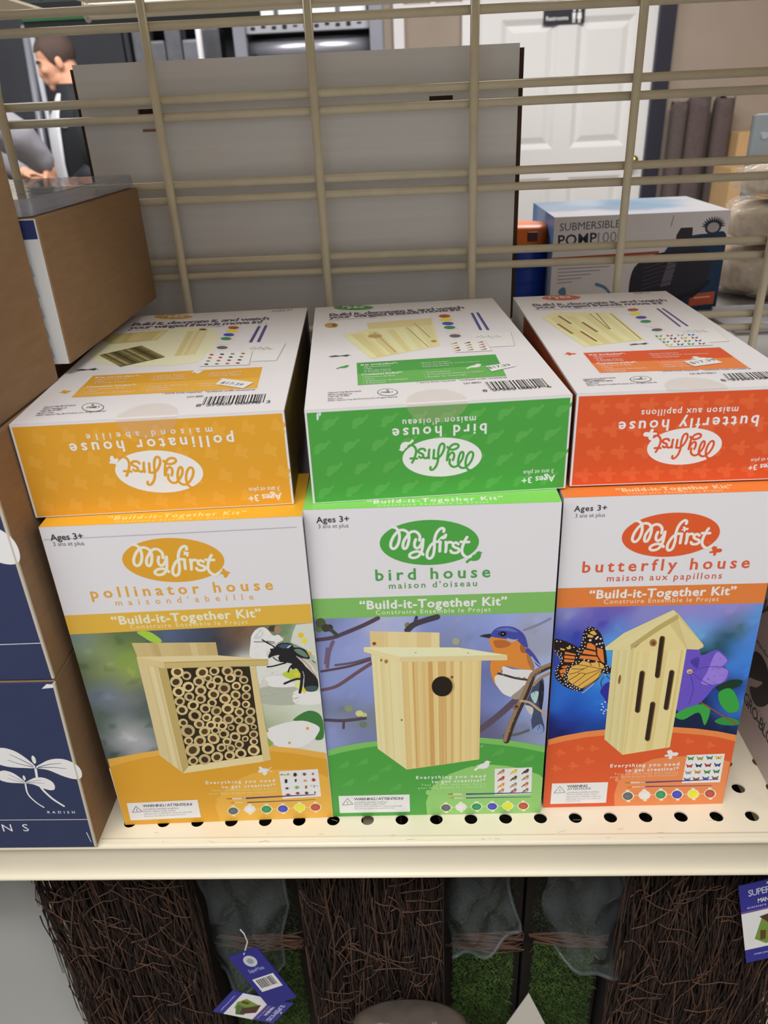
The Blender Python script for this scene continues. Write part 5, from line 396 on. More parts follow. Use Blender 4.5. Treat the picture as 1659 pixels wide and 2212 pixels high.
["P",0,[126,196,92],0,0,1537,0,1537,595,0,595],["T",1,[214,238,200],"\u201cBuild-it-Together Kit\u201d",384,53,1199,53,470,0.03],["T",1,[214,238,200],"Construire Ensemble le Projet",446,16,1107,16,240,0.005],],
'c_top':[
["P",0,[218,122,56],0,0,1319,0,1319,592,0,592],["T",1,[240,196,160],"\u201cBuild-it-Together Kit\u201d",330,53,1029,53,470,0.03],["T",1,[240,196,160],"Construire Ensemble le Projet",383,16,950,16,240,0.005],],
}
LOGO=[[[-0.753,0.727],[-0.677,0.689],[-0.625,0.579],[-0.601,0.411],[-0.601,0.199],[-0.632,-0.042],[-0.687,-0.205],[-0.743,-0.23],[-0.779,-0.118],[-0.765,0.094],[-0.709,0.331],[-0.635,0.505],[-0.557,0.587],[-0.474,0.548],[-0.421,0.421],[-0.405,0.238],[-0.427,-0.033],[-0.466,-0.213],[-0.511,-0.239],[-0.532,-0.129],[-0.514,0.083],[-0.449,0.304],[-0.376,0.477],[-0.296,0.513],[-0.232,0.446],[-0.191,0.306],[-0.194,0.11]],[[-0.272,0.163],[-0.298,-0.017],[-0.29,-0.17],[-0.246,-0.236],[-0.194,-0.165],[-0.148,-0.002],[-0.122,0.163]],[[-0.122,0.163],[-0.135,-0.126],[-0.157,-0.369],[-0.215,-0.579],[-0.308,-0.663],[-0.386,-0.623],[-0.398,-0.513],[-0.334,-0.412],[-0.239,-0.376],[-0.153,-0.447],[-0.124,-0.527]],[[0.289,0.481],[0.294,0.585],[0.253,0.634],[0.19,0.551],[0.133,0.362],[0.101,0.063],[0.104,-0.243],[0.074,-0.579],[0.012,-0.703],[-0.041,-0.629],[-0.038,-0.412],[0.023,-0.142],[0.085,-0.012],[0.15,0.042],[0.225,0.034]],[[0.225,0.034],[0.216,-0.163],[0.212,-0.393]],[[0.335,0.023],[0.341,-0.207],[0.33,-0.421]],[[0.337,-0.176],[0.365,-0.026],[0.424,0.013],[0.46,-0.021]],[[0.587,-0.08],[0.542,-0.015],[0.49,-0.055],[0.482,-0.161],[0.535,-0.243],[0.593,-0.295],[0.593,-0.418],[0.535,-0.473],[0.458,-0.45],[0.433,-0.37]],[[0.758,0.22],[0.709,0.028],[0.67,-0.211],[0.662,-0.425],[0.707,-0.6],[0.795,-0.686],[0.858,-0.6]],[[0.635,0.021],[0.711,0.004],[0.799,0.003]]]
ICONS={"bird":[[-1,-0.55],[-0.75,-0.35],[-0.35,0.15],[0.1,0.35],[0.3,0.65],[0.6,0.75],[0.8,0.6],[1,0.55],[0.8,0.4],[0.75,0],[0.5,-0.4],[0,-0.55],[-0.45,-0.5],[-0.85,-0.85]],"butterfly":[[-0.45,0.12],[-0.55,0.45],[-0.58,0.7],[-0.35,0.88],[-0.05,0.88],[0.15,0.7],[0.28,0.34],[0.7,0.27],[1,0.1],[1.02,-0.18],[0.8,-0.42],[0.4,-0.42],[0.15,-0.36],[0.1,-0.6],[-0.05,-0.85],[-0.3,-0.9],[-0.42,-0.65],[-0.33,-0.38],[-0.55,-0.3],[-0.85,-0.27],[-1,-0.1],[-0.9,0.06],[-0.62,0.08]],"bee":[[-0.75,0.75],[-0.45,0.9],[-0.15,0.6],[0.5,0.5],[0.75,0.35],[0.5,0],[0.45,-0.5],[0.15,-0.9],[-0.15,-0.75],[-0.3,-0.3],[-0.7,-0.4],[-0.9,-0.05],[-0.65,0.25]]}


# ================================================================== SETTING
M_WALL = mat('taupe_wall_paint', (164, 149, 135), 0.8, noise=0.03, scale=6)
M_FLOOR = mat('grey_brown_floor', (120, 108, 96), 0.5, noise=0.06, scale=5)
M_WHITE = mat('white_door_paint', (230, 229, 228), 0.4)
M_TRIM = mat('white_trim_paint', (236, 234, 236), 0.4)
M_DARKF = mat('dark_door_frame_paint', (46, 46, 58), 0.4)
YW = 4.40
def struct(o): return tag(o, kind='structure')
struct(MB().box(-3.4, 3.0, -2.6, YW+.1, -Z0-.05, -Z0).build('floor', M_FLOOR))
struct(MB().box(-3.4, 3.0, -2.6, YW+.1, 2.0, 2.05).build('ceiling', mat('ceiling_tile_white', (225, 222, 215), .9)))
b = MB(); b.box(-3.4, .40, YW, YW+.1, -Z0, 2.0); b.box(1.46, 3.0, YW, YW+.1, -Z0, 2.0); b.box(.40, 1.46, YW, YW+.1, 1.20, 2.0)
struct(b.build('wall_back', M_WALL))
struct(MB().box(2.9, 3.0, -2.6, YW, -Z0, 2.0).build('wall_right', M_WALL))
struct(MB().box(-.005, .05, YW-.03, YW, -Z0, 2.0).build('trim_1', M_TRIM))
b = MB(); b.box(.355, .445, YW-.035, YW, -Z0, 1.16); b.box(.05, .355, YW-.03, YW, .90, .935); b.box(.05, .355, YW-.03, YW, 1.10, 1.16); b.box(.19, .215, YW-.03, YW, .935, 1.10)
struct(b.build('trim_2', M_TRIM))
b = MB(); b.box(1.375, 1.46, YW-.05, YW+.02, -Z0, 1.2); b.box(.445, 1.375, YW-.05, YW+.02, 1.16, 1.2)
struct(b.build('trim_3', M_DARKF))
# six-panel door
b = MB(); dx0, dx1, dz0, dz1 = .447, 1.373, -Z0+.01, 1.155
def door_panels():
    xs = [dx0+.115, dx0+.115+.30, dx1-.115-.30, dx1-.115]
    return [(xs[0], xs[1], z0, z1) for z0, z1 in ((.955, 1.09), (.225, .845), (-.62, .075))] + [(xs[2], xs[3], z0, z1) for z0, z1 in ((.955, 1.09), (.225, .845), (-.62, .075))]
PN = door_panels()
xsb = [dx0, PN[0][0], PN[0][1], PN[3][0], PN[3][1], dx1]; zsb = [dz0, -.62, .075, .225, .845, .955, 1.09, dz1]
for i in range(5):
    for j in range(7):
        if not (i in (1, 3) and j in (1, 3, 5)): b.box(xsb[i], xsb[i+1], YW-.02, YW+.02, zsb[j], zsb[j+1])
for x0, x1, z0, z1 in PN:
    o_ = [(x0,YW-.02,z0),(x1,YW-.02,z0),(x1,YW-.02,z1),(x0,YW-.02,z1)]; g = .028; i1 = [(x0+g,YW-.004,z0+g),(x1-g,YW-.004,z0+g),(x1-g,YW-.004,z1-g),(x0+g,YW-.004,z1-g)]
    g = .06; i2 = [(x0+g,YW-.016,z0+g),(x1-g,YW-.016,z0+g),(x1-g,YW-.016,z1-g),(x0+g,YW-.016,z1-g)]
    b.add(o_+i1+i2, [(k,(k+1)%4,4+(k+1)%4,4+k) for k in range(4)]+[(4+k,4+(k+1)%4,8+(k+1)%4,8+k) for k in range(4)]+[(8,9,10,11)])
door = struct(b.build('door_1', M_WHITE))
kb = MB(); kb.tube([(1.305, YW-.02, .15), (1.305, YW-.06, .15)], .012); kb.ell((1.305, YW-.075, .15), (.028, .022, .028)); kb.tube([(1.305, YW-.021, .15), (1.305, YW-.026, .15)], .03, 16)
kb.build('door_knob', mat('brass', (200, 165, 90), .25, metal=1.0), door)
# restroom sign
sg = thing('restroom_sign', 'small black restroom sign with white lettering and figures on white door', 'sign', (.885, YW-.021, .865))
MB().rbox(-.107, .107, -.006, 0, -.052, .052, .002).build('sign_plate', mat('sign_black', (38, 38, 48), .35), sg)
pt = Print(214, 104); pt.clip = False
v, f = text2d('Restrooms', (14, 20), (128, 20), 18, .02); pt.faces('d8d8dc', 1, v, f)
for x0 in (158, 186):
    pt.ell('e4e4e8', 1, (x0, 60), (6, 0), (0, 6)); pt.poly('e4e4e8', 1, [(x0-9, 50), (x0+9, 50), (x0+(7 if x0 < 170 else 12), 22), (x0-(7 if x0 < 170 else 12), 22)]); pt.line('e4e4e8', 1, 5, 5, [(x0-4, 22), (x0-4, 6)]); pt.line('e4e4e8', 1, 5, 5, [(x0+4, 22), (x0+4, 6)])
pt.line('c8c8cc', 1, 2, 2, [(14, 90), (200, 90)])
pt.build('sign_print', sg, lambda u, v, h: ((u-107)/1000, -.0065-h/1000, (v-52)/1000))

# ================================================================== SHELF UNIT (perforated deck with price channel)
SX0, SX1 = -.62, .60
shelf = thing('store_shelf', 'cream metal shelf deck with a row of round peg holes along its front edge', 'shelf', (0, 0, 0))
b = MB(); P = .0254; xh0 = -.0318 + P/2; N = 24; y0, nrow = .0100, 3; yh0 = .0300
xs = [xh0 + P*(i - 24) for i in range(49)]
ye = [yh0 - P/2 + P*k for k in range(nrow+1)]
b.box(xs[0], xs[-1], y0+.001, ye[0], -.0012, 0); b.box(xs[0], xs[-1], ye[-1], .330, -.0012, 0)
for k in range(nrow):
    for i in range(48):
        cx, cy = (xs[i]+xs[i+1])/2, (ye[k]+ye[k+1])/2; sq = []; ci = []
        for j in range(N):
            t = 2*math.pi*j/N; c, s_ = math.cos(t), math.sin(t); m_ = P/2/max(abs(c), abs(s_)); sq.append((cx+c*m_, cy+s_*m_)); ci.append((cx+.00475*c, cy+.00475*s_))
        vs = [(x, y, 0) for x, y in sq] + [(x, y, 0) for x, y in ci] + [(x, y, -.0014) for x, y in ci]
        b.add(vs, [(j, (j+1)%N, N+(j+1)%N, N+j) for j in range(N)] + [(N+j, N+(j+1)%N, 2*N+(j+1)%N, 2*N+j) for j in range(N)])
b.build('perforated_deck', M_CREAM, shelf)
pr_ = [(.0125, 0), (.0104, -.0004), (.0092, -.0016), (.0090, -.0030), (.0100, -.0044), (.0122, -.0056), (.0136, -.0090), (.0142, -.0150), (.0142, -.0240), (.0134, -.0300), (.0116, -.0338), (.0098, -.0350), (.0090, -.0362), (.0094, -.0376), (.0112, -.0382), (.0170, -.0380), (.0175, -.0330), (.0165, -.0020)]
b = MB(); b.prism(spline(pr_, True, 3), xs[0], xs[-1]); b.build('price_channel', M_CREAM, shelf, smooth=True)
b = MB(); b.box(xs[0], xs[-1], .323, .330, -.03, -.0012); b.box(xs[0], xs[0]+.003, .02, .33, -.03, -.0012); b.box(xs[-1]-.003, xs[-1], .02, .33, -.03, -.0012)
for x in (-.3, 0, .3): b.box(x-.012, x+.012, .02, .323, -.028, -.0245)
b.build('shelf_bracing', M_CREAM, shelf)
rg = random.Random(3)
for _ in range(24):
    x, y = rg.uniform(-.19, .28), rg.choice([rg.uniform(.0115, .0135), rg.uniform(.012, .03)]); a = rg.uniform(-.6, .6); l = rg.uniform(.0008, .004); wd = rg.uniform(.0001, .0002)
    dx, dy = l*math.cos(a), l*math.sin(a)*.5; MB().add([(x-dx, y-dy-wd, .00008), (x+dx, y+dy-wd, .00008), (x+dx, y+dy+wd, .00008), (x-dx, y-dy+wd, .00008)], [(0,1,2,3)]).build('scuff_mark', mat('scuff_grey', (176, 168, 146), .7), shelf)
# shelf overhead, same run (keeps the back of this bay in shade)
up = thing('upper_store_shelf', 'cream metal shelf above the bay of kit boxes', 'shelf', (0, 0, .66))
MB().box(xs[0], xs[-1], -.018, .333, 0, .0012).build('shelf_deck', M_CREAM, up)
MB().prism([(y-.03, z) for y, z in pr_], xs[0], xs[-1]).build('price_channel', M_CREAM, up)

# ================================================================== WIRE GRID
grid = thing('wire_grid_panel', 'cream wire grid panel with paired horizontal rods at the back of the shelf', 'grid', (0, .337, 0))
gx = [-.1665 + .12865*k for k in range(-3, 5)]; WR = .0036
hz = []
for k in range(12):
    z = .4771 - .0638*(k-1); hz += [z, z-.0125]
for x in gx: MB().tube([(x, 0, -.24), (x, 0, .70)], WR, 12).build('vertical_rod', M_WIRE, grid, smooth=True)
for z in hz + [.4771+.0638*2, .4771+.0638*2-.0125, .4771+.0638*3]:
    if z < .69: MB().tube([(gx[0]-.01, .0062, z), (gx[-1]+.01, .0062, z)], WR*.92, 12).build('horizontal_rod', M_WIRE, grid, smooth=True)

# ================================================================== KIT CARTONS
KD = {'a': (155.5, 254.3, 59.7), 'b': (153.7, 254.5, 59.5), 'c': (131.9, 253.2, 59.2)}
KC = {'a': ('cc9630', '3a3a2c', '2c3426'), 'b': ('489640', '2e4a34', '3a4a6a'), 'c': ('c85a28', '8c3c1c', '2a2c60')}
M_SIDE = {'a': mat('gold_side_print', (150, 112, 40), .5, col2=(40, 44, 30), noise=.1, scale=14), 'b': mat('green_side_print', (62, 120, 58), .5, col2=(60, 60, 96), noise=.1, scale=14), 'c': mat('orange_side_print', (190, 84, 40), .5, col2=(120, 50, 26), noise=.1, scale=14)}
M_SIDEB = {'a': mat('purple_flower_side_print', (74, 52, 92), .5, col2=(30, 34, 26), noise=.1, scale=26), 'b': M_SIDE['b'], 'c': mat('blue_side_print', (40, 48, 120), .5, col2=(90, 60, 40), noise=.1, scale=26)}
M_SEAL = film('clear_tape', (232, 214, 190), .80, .12)
def base_center(x, y, r, W, Dp):
    c, s_ = math.cos(R(r)), math.sin(R(r)); return x + W/2*c - Dp/2*s_, y + W/2*s_ + Dp/2*c
def seal(root, frame_a, frame_b, cu, ra, rb, H2):
    b = MB(); n = 20
    va = [frame_a(cu + ra*math.cos(math.pi*i/n), rb[0]*math.sin(math.pi*i/n), .72) for i in range(n+1)]
    vb = [frame_b(cu + ra*math.cos(math.pi*i/n), H2 - rb[1]*math.sin(math.pi*i/n), .55) for i in range(n+1)]
    b.add(va, [tuple(range(n+1))]); b.add(vb, [tuple(range(n+1))])
    b.add([va[0], va[-1], vb[-1], vb[0]], [(0, 1, 2, 3)])
    tag(b.build('tape_seal', M_SEAL, root), 'clear round tape seal')
def kit_lying(k, x, y, r, label, group):
    W, H, D = KD[k]; cx, cy = base_center(x, y, r, W/1000, H/1000)
    root = thing('craft_kit_box', label, 'box', (cx, cy, .2551), R(r), group)
    w, h, d = W/2000, H/2000, D/1000
    MB().rbox(-w, w, -h, h, 0, d, .0007).build('carton', M_CARD, root)
    fe = lambda u, v, hh: (u/1000-w, -h-hh/1000, v/1000); fb = lambda u, v, hh: (u/1000-w, v/1000-h, d+hh/1000)
    tag(Print(W, D, 'cecdd0').run(ART[k+'_end']).build('end_flap', root, fe), {'a': 'gold', 'b': 'green', 'c': 'orange'}[k] + ' end flap with upside-down white lettering')
    tag(Print(W, H, 'd3d1d4').run(ART[k+'_back']).build('back_panel', root, fb), 'white printed back panel with barcode')
    for sx in (-1, 1):
        b = MB(); b.box(sx*w-.0001, sx*w+.0001, -h+.002, h*.52, .0015, d-.0015); b.mi = 1; b.box(sx*w-.0001, sx*w+.0001, h*.52, h-.002, .0015, d-.0015); b.build('side_panel', [M_SIDE[k], M_CARD if k == 'c' else M_SIDEB[k]], root)
    t = Print(W, H).run(ART[k+'_tag']); t.build('price_sticker', root, fb, .66)
    seal(root, fb, fe, {'a': 77.5, 'b': 75.7, 'c': 68.5}[k], 17.6, (22, 12) if k != 'c' else (20, 1), D)
    return root
def kit_standing(k, x, y, r, lean, label, group):
    W, H, D = KD[k]; cx, cy = base_center(x, y, r, W/1000, D/1000); sh = math.tan(R(lean))
    root = thing('craft_kit_box', label, 'box', (cx, cy, .0002), R(r), group)
    w, h, d = W/2000, H/1000, D/2000
    b = MB().rbox(-w, w, -d, d, 0, h, .0007); b.v = [(px, py+pz*sh, pz) for px, py, pz in b.v]; b.build('carton', M_CARD, root)
    ff = lambda u, v, hh: (u/1000-w, -d-hh/1000+v/1000*sh, v/1000); ft = lambda u, v, hh: (u/1000-w, v/1000-d+h*sh, h+hh/1000)
    if (k + '_front') in ART:
        tag(Print(W, H, 'cecdd1').run(ART[k+'_front']).build('front_panel', root, ff), {'a': 'front printed with a bamboo tube bee house and a bee', 'b': 'front printed with a wooden bird house and a bluebird', 'c': 'front printed with a slotted butterfly house and a monarch butterfly'}[k])
        Print(W, D).run(ART[k+'_top']).build('top_flap', root, ft)
    for sx in (-1, 1):
        b = MB(); b.box(sx*w-.0001, sx*w+.0001, -d+.0012, d-.0012, .0012, h*.62); b.mi = 1; b.box(sx*w-.0001, sx*w+.0001, -d+.0012, d-.0012, h*.62, h-.004)
        b.v = [(px, py+pz*sh, pz) for px, py, pz in b.v]; b.build('side_panel', [M_SIDE[k], M_SIDEB[k]], root)
    return root
G1, G2, G3 = 'kit boxes standing at the shelf front', 'kit boxes lying flat on the standing ones', 'kit boxes of the second row'
kit_standing('a', -.1874, .0278, 1.9, -.1, 'gold and white pollinator house kit box standing upright at the shelf front', G1)
kit_standing('b', -.0324, .0333, .62, 1.48, 'green and white bird house kit box standing upright at the shelf front', G1)
kit_standing('c', .1240, .0394, .82, 2.2, 'orange and white butterfly house kit box standing upright at the shelf front', G1)
kit_lying('a', -.1937, .0385, 3.37, 'gold pollinator house kit box lying flat, its upside-down title facing out', G2)
kit_lying('b', -.0268, .0472, 4.43, 'green bird house kit box lying flat, its upside-down title facing out', G2)
kit_lying('c', .1294, .0613, 1.03, 'orange butterfly house kit box lying flat, its upside-down title facing out', G2)
# the row behind, which carries the far ends of the lying boxes
def kit_rear(k, x, y, label):
    W, H, D = KD[k]; w, h, d = W/2000, .2546, D/2000
    root = thing('craft_kit_box', label, 'box', (x + w, y + d, .0002), 0, G3)
    MB().rbox(-w, w, -d, d, 0, h, .0007).build('carton', M_CARD, root)
    for sx in (-1, 1): MB().box(sx*w-.0001, sx*w+.0001, -d+.0012, d-.0012, .0012, h-.004).build('side_panel', M_SIDE[k], root)
kit_rear('a', -.1890, .190, 'kit box standing behind the upright gold pollinator house box')
kit_rear('b', -.0260, .195, 'kit box standing behind the upright green bird house box')
kit_rear('c', .1330, .195, 'kit box standing behind the upright orange butterfly house box')

# ================================================================== NAVY SPROUTING KIT CARTONS (stack by the kit boxes)
def navy_box(label, x1, y0, z0, w, d, h, lean=0.0, art=None, group=None):
    root = thing('sprouting_kit_box', label, 'box', (x1 - w/2, y0 + d/2, z0), 0, group)
    sh = lambda vs: [(x + z*lean, y, z) for x, y, z in vs]
    b = MB().rbox(-w/2, w/2, -d/2, d/2, 0, h, .0012); b.v = sh(b.v); b.build('carton', M_KRAFT, root)
    b = MB().rbox(-w/2, w/2-.0006, -d/2-.0012, -d/2-.0002, .0006, h-.0006, .0004); b.v = sh(b.v); b.build('front_face', M_NAVY, root)
    b = MB().rbox(w/2-.0014, w/2+.0003, -d/2-.0013, -d/2+.0004, .001, h-.001, .0003); b.v = sh(b.v); b.build('board_edge', M_EDGE, root)
    if art:
        p = Print(w*1000, h*1000); p.clip = False; art(p); p.build('front_print', root, lambda u, v, hh: (u/1000-w/2+v/1000*lean, -d/2-.0012-hh/1000, v/1000))
    return root
CRM = 'dfe6dc'
def sprout(p, x, y, s, leaves=True):
    q = lambda a: [(x+u*s, y+v*s) for u, v in a]
    p.line(CRM, 1, 2.4*s, 2.8*s, q([(0, 0), (-12, 14), (-21, 34), (-20, 58)]))
    p.poly(CRM, 1, spline(q([(-20, 60), (-24, 70), (-36, 84), (-50, 90), (-60, 86), (-64, 78), (-62, 68), (-50, 62), (-34, 60)]), True, 5))
    p.poly(CRM, 1, spline(q([(-19, 60), (-6, 56), (8, 47), (20, 42), (28, 44), (30, 54), (26, 64), (14, 72), (0, 72), (-12, 66)]), True, 5))
    p.ell(CRM, 1, q([(-19, 72)])[0], (2.2*s, 0), (0, 6*s))
    for a in ([(-17, 60), (0, 60), (14, 58)], [(-16, 61), (-2, 65), (10, 66)], [(-22, 61), (-36, 66), (-48, 72)], [(-22, 63), (-34, 73), (-44, 80)]): p.line('3a4660', 2, 1.0*s, .5*s, q(a))
def art_low(p):
    W = 170.
    p.line(CRM, 1, .5, .5, [(0, 30), (W-.5, 29.4)])
    v, f = text2d('RADISH', (W-28.5, 36), (W-9, 35.6), 2.3, .03); p.faces('d4d8dc', 1, v, f)
    v, f = text2d('NS', (W-64.5, 18), (W-45.5, 18), 7.2, .0); p.faces('dfe2e6', 1, v, f)
    sprout(p, W-15.5, 43, .62); sprout(p, W-30, 42, .40)
    p.line('eeeeee', 1, .6, .4, [(W-4.4, 16), (W-2.8, 6)])
    p.poly('e2ded6', 1, [(W-9, 148.6), (W-.6, 149.4), (W-.6, 152), (W-5, 152.4)])
def art_mid(p):
    W = 170.; p.line(CRM, 1, .5, .5, [(0, 26), (W-.5, 29)]); sprout(p, W-24, 48, .9)
    v, f = text2d('A', (W-27, 38), (W-24.6, 38), 2.3, .03); p.faces('d4d8dc', 1, v, f)
GN_ = 'navy sprouting kit boxes in the stack'
navy_box('navy sprouting kit box with a white radish sprout, lowest of its stack', -.2021, .0092, .0002, .170, .115, .1540, .045, art_low, GN_)
navy_box('navy sprouting kit box resting on the radish box', -.1950, .0100, .1550, .170, .112, .1590, 0, art_mid, GN_)
navy_box('brown cardboard box on top of the navy sprouting kit boxes', -.1975, .0050, .3150, .170, .1140, .180, 0, None, GN_)
def rear_box(label, x1, y0, z0, w, d, h, top):
    root = thing('cardboard_box', label, 'box', (x1 - w/2, y0 + d/2, z0), 0)
    MB().rbox(-w/2, w/2, -d/2, d/2, 0, h, .0012).build('carton', M_KRAFT, root)
    b = MB(); b.rbox(-w/2, w/2-.0008, -d/2-.0012, -d/2-.0002, .0005, h-.0005, .0004); b.build('front_face', mat('pale_label_print', (226, 230, 232), .5), root)
    if top:
        p = Print(w*1000, h*1000); p.clip = False; W = w*1000; H = h*1000
        p.poly('2c3560', 1, [(0, H-14), (W-1.4, H-12), (W-1.4, H-1), (0, H-1)])
        for i in range(5): p.poly('9aa6c4', 1, [(W-16+i*.8, H-30-i*13), (W-10, H-27-i*13), (W-9, H-34-i*13), (W-15, H-36-i*13)])
        p.build('front_print', root, lambda u, v, hh: (u/1000-w/2, -d/2-.0012-hh/1000, v/1000))
        b = MB(); b.rbox(-w/2+.001, w/2-.002, -d/2, d/2-.002, h+.0005, h+.0105, .003); b.build('plastic_lid', film('cloudy_plastic_lid', (176, 182, 200), .5, .10, .12, 14), root)
        b = MB()
        for i, yy in enumerate((-.07, -.03, .01, .05)): b.box(-w/2+.004, w/2-.006, yy, yy+.018, h-.004, h+.0004)
        b.build('tray_rib', mat('grey_tray_plastic', (150, 152, 160), .4), root)
rear_box('brown cardboard box standing under the plastic-lidded one', -.2150, .130, .0002, .16, .190, .3220, False)
rear_box('brown cardboard box with a clear plastic lid and a white front', -.1905, .127, .3230, .185, .199, .0910, True)

# ================================================================== GROW-BLOCK CARTON beside the butterfly box
M_GREY = mat('pale_grey_board', (196, 182, 178), .6, noise=.02, scale=30)
gb = thing('growing_block_box', 'pale grey box with black leaf logo beside the butterfly house kit', 'box', (.372, .12, .0002))
MB().rbox(-.0765, .0765, -.095, .095, 0, .185, .001).build('carton', M_GREY, gb)
p = Print(190, 185); p.clip = False                     # u runs from the back (0) to the front (190) of the face
K = '2a262a'
pe = lambda pts: spline(pts, True, 5)
p.poly(K, 1, pe([(92, 66), (98, 80), (112, 84), (124, 78), (132, 64), (130, 54), (120, 44), (110, 42), (102, 48), (112, 56), (118, 66), (108, 60), (98, 56)]))
p.line(K, 1, 6, 4, [(98, 58), (91, 48), (88, 34)])
v, f = text2d('GRO-BLOCK', (97, 30), (166, 30), 10, .03); p.faces(K, 1, v, f)
v, f = text2d('sustainable', (104, 41), (150, 41), 3, 0); p.faces('58525a', 1, v, f)
v, f = text2d('standard', (97, 88), (121, 88), 4, .02); p.faces(K, 1, v, f)
v, f = text2d('JACK', (94, 118), (126, 118), 10, .04); p.faces(K, 1, v, f)
v, f = text2d('grow your own', (98, 133), (140, 133), 4, .01); p.faces(K, 1, v, f)
for i in range(7): p.poly('a08a86', 0, [(0, 158+i*3.4-20), (190, 150+i*3.4), (190, 151.6+i*3.4), (0, 160+i*3.4-20)])
for i in range(4): p.poly('b09c98', 0, [(0, 92+i*12), (190, 64+i*12), (190, 68+i*12), (0, 98+i*12)])
p.build('side_print', gb, lambda u, v, hh: (-.0765-hh/1000, .095-u/1000, v/1000))

# ================================================================== BEHIND THE GRID
M_DIM = mat('grey_shelf_enamel', (150, 146, 142), .45, noise=.03, scale=20)
bs = thing('back_shelf', 'grey metal shelf on the far side of the wire grid', 'shelf', (0, 0, .226))
b = MB(); b.rbox(-.70, 1.1, .347, .90, -.02, 0, .002); b.build('shelf_deck', M_DIM, bs)
MB().rbox(-.70, 1.1, .897, .906, -.036, .004, .002).build('shelf_lip', M_CREAM, bs)
# tall white carton
wc = thing('white_display_carton', 'large pale grey corrugated carton standing upright behind the wire grid', 'carton', (-.056, .372, .2262))
M_CORR = mat('white_corrugated_board', (226, 225, 226), .75, noise=.025, scale=26, stretch=(.3, 1, 9), bump=.08)
b = MB(); X0, X1, H = -.180, .1845, .2795
sl = [(-.1325, -.1195, .2400, .2455), (.1115, .1310, .2395, .2450)]
xs_ = [X0, sl[0][0], sl[0][1], sl[1][0], sl[1][1], X1]
for i in range(5):
    if i in (1, 3):
        s_ = sl[0] if i == 1 else sl[1]; b.box(xs_[i], xs_[i+1], -.0165, -.0125, 0, s_[2]); b.box(xs_[i], xs_[i+1], -.0165, -.0125, s_[3], H)
    else: b.box(xs_[i], xs_[i+1], -.0165, -.0125, 0, H)
b.build('front_board', M_CORR, wc)
b = MB(); b.box(X0-.004, X1+.0042, -.0124, -.008, 0, H-.003); b.box(X0-.004, X0-.001, -.008, .05, 0, H-.01); b.box(X1+.001, X1+.0042, -.008, .05, 0, H-.01); b.box(X0, X1, -.008, .05, 0, .004)
b.build('backing_board', mat('dark_brown_board', (74, 56, 42), .85), wc)
for s_ in sl: MB().box(s_[0]-.001, s_[1]+.001, -.0123, -.0085, s_[2]-.002, s_[3]+.002).build('slot_lining', M_BLACK, wc)
b = MB(); b.box(X0+.0635, X0+.0645, -.0168, -.0164, 0, .19); b.build('board_seam', mat('seam_grey', (170, 166, 164), .8), wc)
b = MB(); b.box(sl[0][0]+.002, sl[0][1]+.001, -.0172, -.0165, .2285, .2305); b.build('slot_tab', mat('kraft_tab', (150, 118, 92), .8), wc)

# pump carton
pb = thing('pump_box', 'white and blue submersible pump box on the far shelf', 'box', (.3117, .682, .2262), R(.4))
W, H, Dp = 206, 115.5, 158
MB().rbox(-.103, .103, -.079, .079, 0, .1155, .001).build('carton', mat('pump_card', (206, 202, 206), .4), pb)
p = Print(W, H, 'd6ced0')
p.poly('a04830', 1, [(0, 66), (W*.62, 69), (W*.62, 72.5), (0, 69.5)]); p.poly('16324e', 2, spline([(92, 0), (206, 0), (206, 84), (186, 90), (160, 88), (140, 80), (118, 40)], True, 6))
p.poly('a04830', 3, [(182, 62), (206, 64), (206, 69), (182, 67)]); p.poly('b05038', 4, [(172, 5), (202, 7), (202, 22), (172, 20)]); p.line('d0a090', 5, 2, 2, [(178, 15), (196, 16)])
p.poly('24222c', 4, spline([(100, 12), (98, 50), (116, 66), (140, 72), (172, 74), (190, 66), (190, 40), (176, 16), (130, 8)], True, 6))
p.poly('2c2a36', 5, [(146, 72), (146, 90), (150, 98), (164, 98), (166, 74)])
for i in range(7): p.line('3e3a46', 5, 1.6, 1.2, [(112, 28+i*5), (150, 38+i*5)])
p.poly('5c5660', 5, [(134, 30), (146, 32), (150, 58), (140, 60)]); p.line('191820', 5, 7, 5, [(150, 14), (176, 22), (192, 34)])
for i in range(13):
    a = math.pi*(.02 + i/12.*.96); c = (188, 98); p.line('26303a', 5, 2.2, .8, [(c[0]+9*math.cos(a), c[1]+7*math.sin(a)), (c[0]+13.5*math.cos(a), c[1]+11*math.sin(a))])
p.ell('26303a', 4, (188, 97), (9.5, 0), (0, 8)); p.ell('a89ea0', 5, (188, 97), (7, 0), (0, 5.6))
v, f = text2d('SUBMERSIBLE', (7, 100), (78, 101.5), 8.5, .0); p.faces('4e5664', 3, v, f)
v, f = text2d('POMP', (6, 83), (52, 84.5), 12, .016); p.faces('1c2c3e', 3, v, f)
v, f = text2d('1000', (53, 84.5), (84, 85.5), 12, 0); p.faces('8a868c', 3, v, f)
p.line('e8e4e6', 3, 1.4, .6, [(92, 93), (120, 94)]); p.line('6a646a', 3, .8, .8, [(138, 100), (140, 112)])
for i in range(5): p.line('8c868a', 3, 1, 1, [(8, 56-i*4.2), (70-i*11, 57-i*4.2)])
p.poly('5c7c98', 3, spline([(10, 30), (18, 33), (22, 12), (32, 6), (24, 4), (14, 20)], True, 5)); p.line('5c7c98', 3, 4, 3, [(56, 36), (66, 32), (74, 24)]); p.poly('8496ac', 3, [(28, 4), (44, 6), (80, 22), (84, 10), (80, 2), (30, 1)]); p.poly('30404e', 4, [(46, 20), (60, 20), (56, 6), (50, 6)]); p.line('4a6c86', 4, 4, 4, [(46, 21), (78, 22)])
p.build('front_panel', pb, lambda u, v, hh: (u/1000-.103, -.079-hh/1000, v/1000))
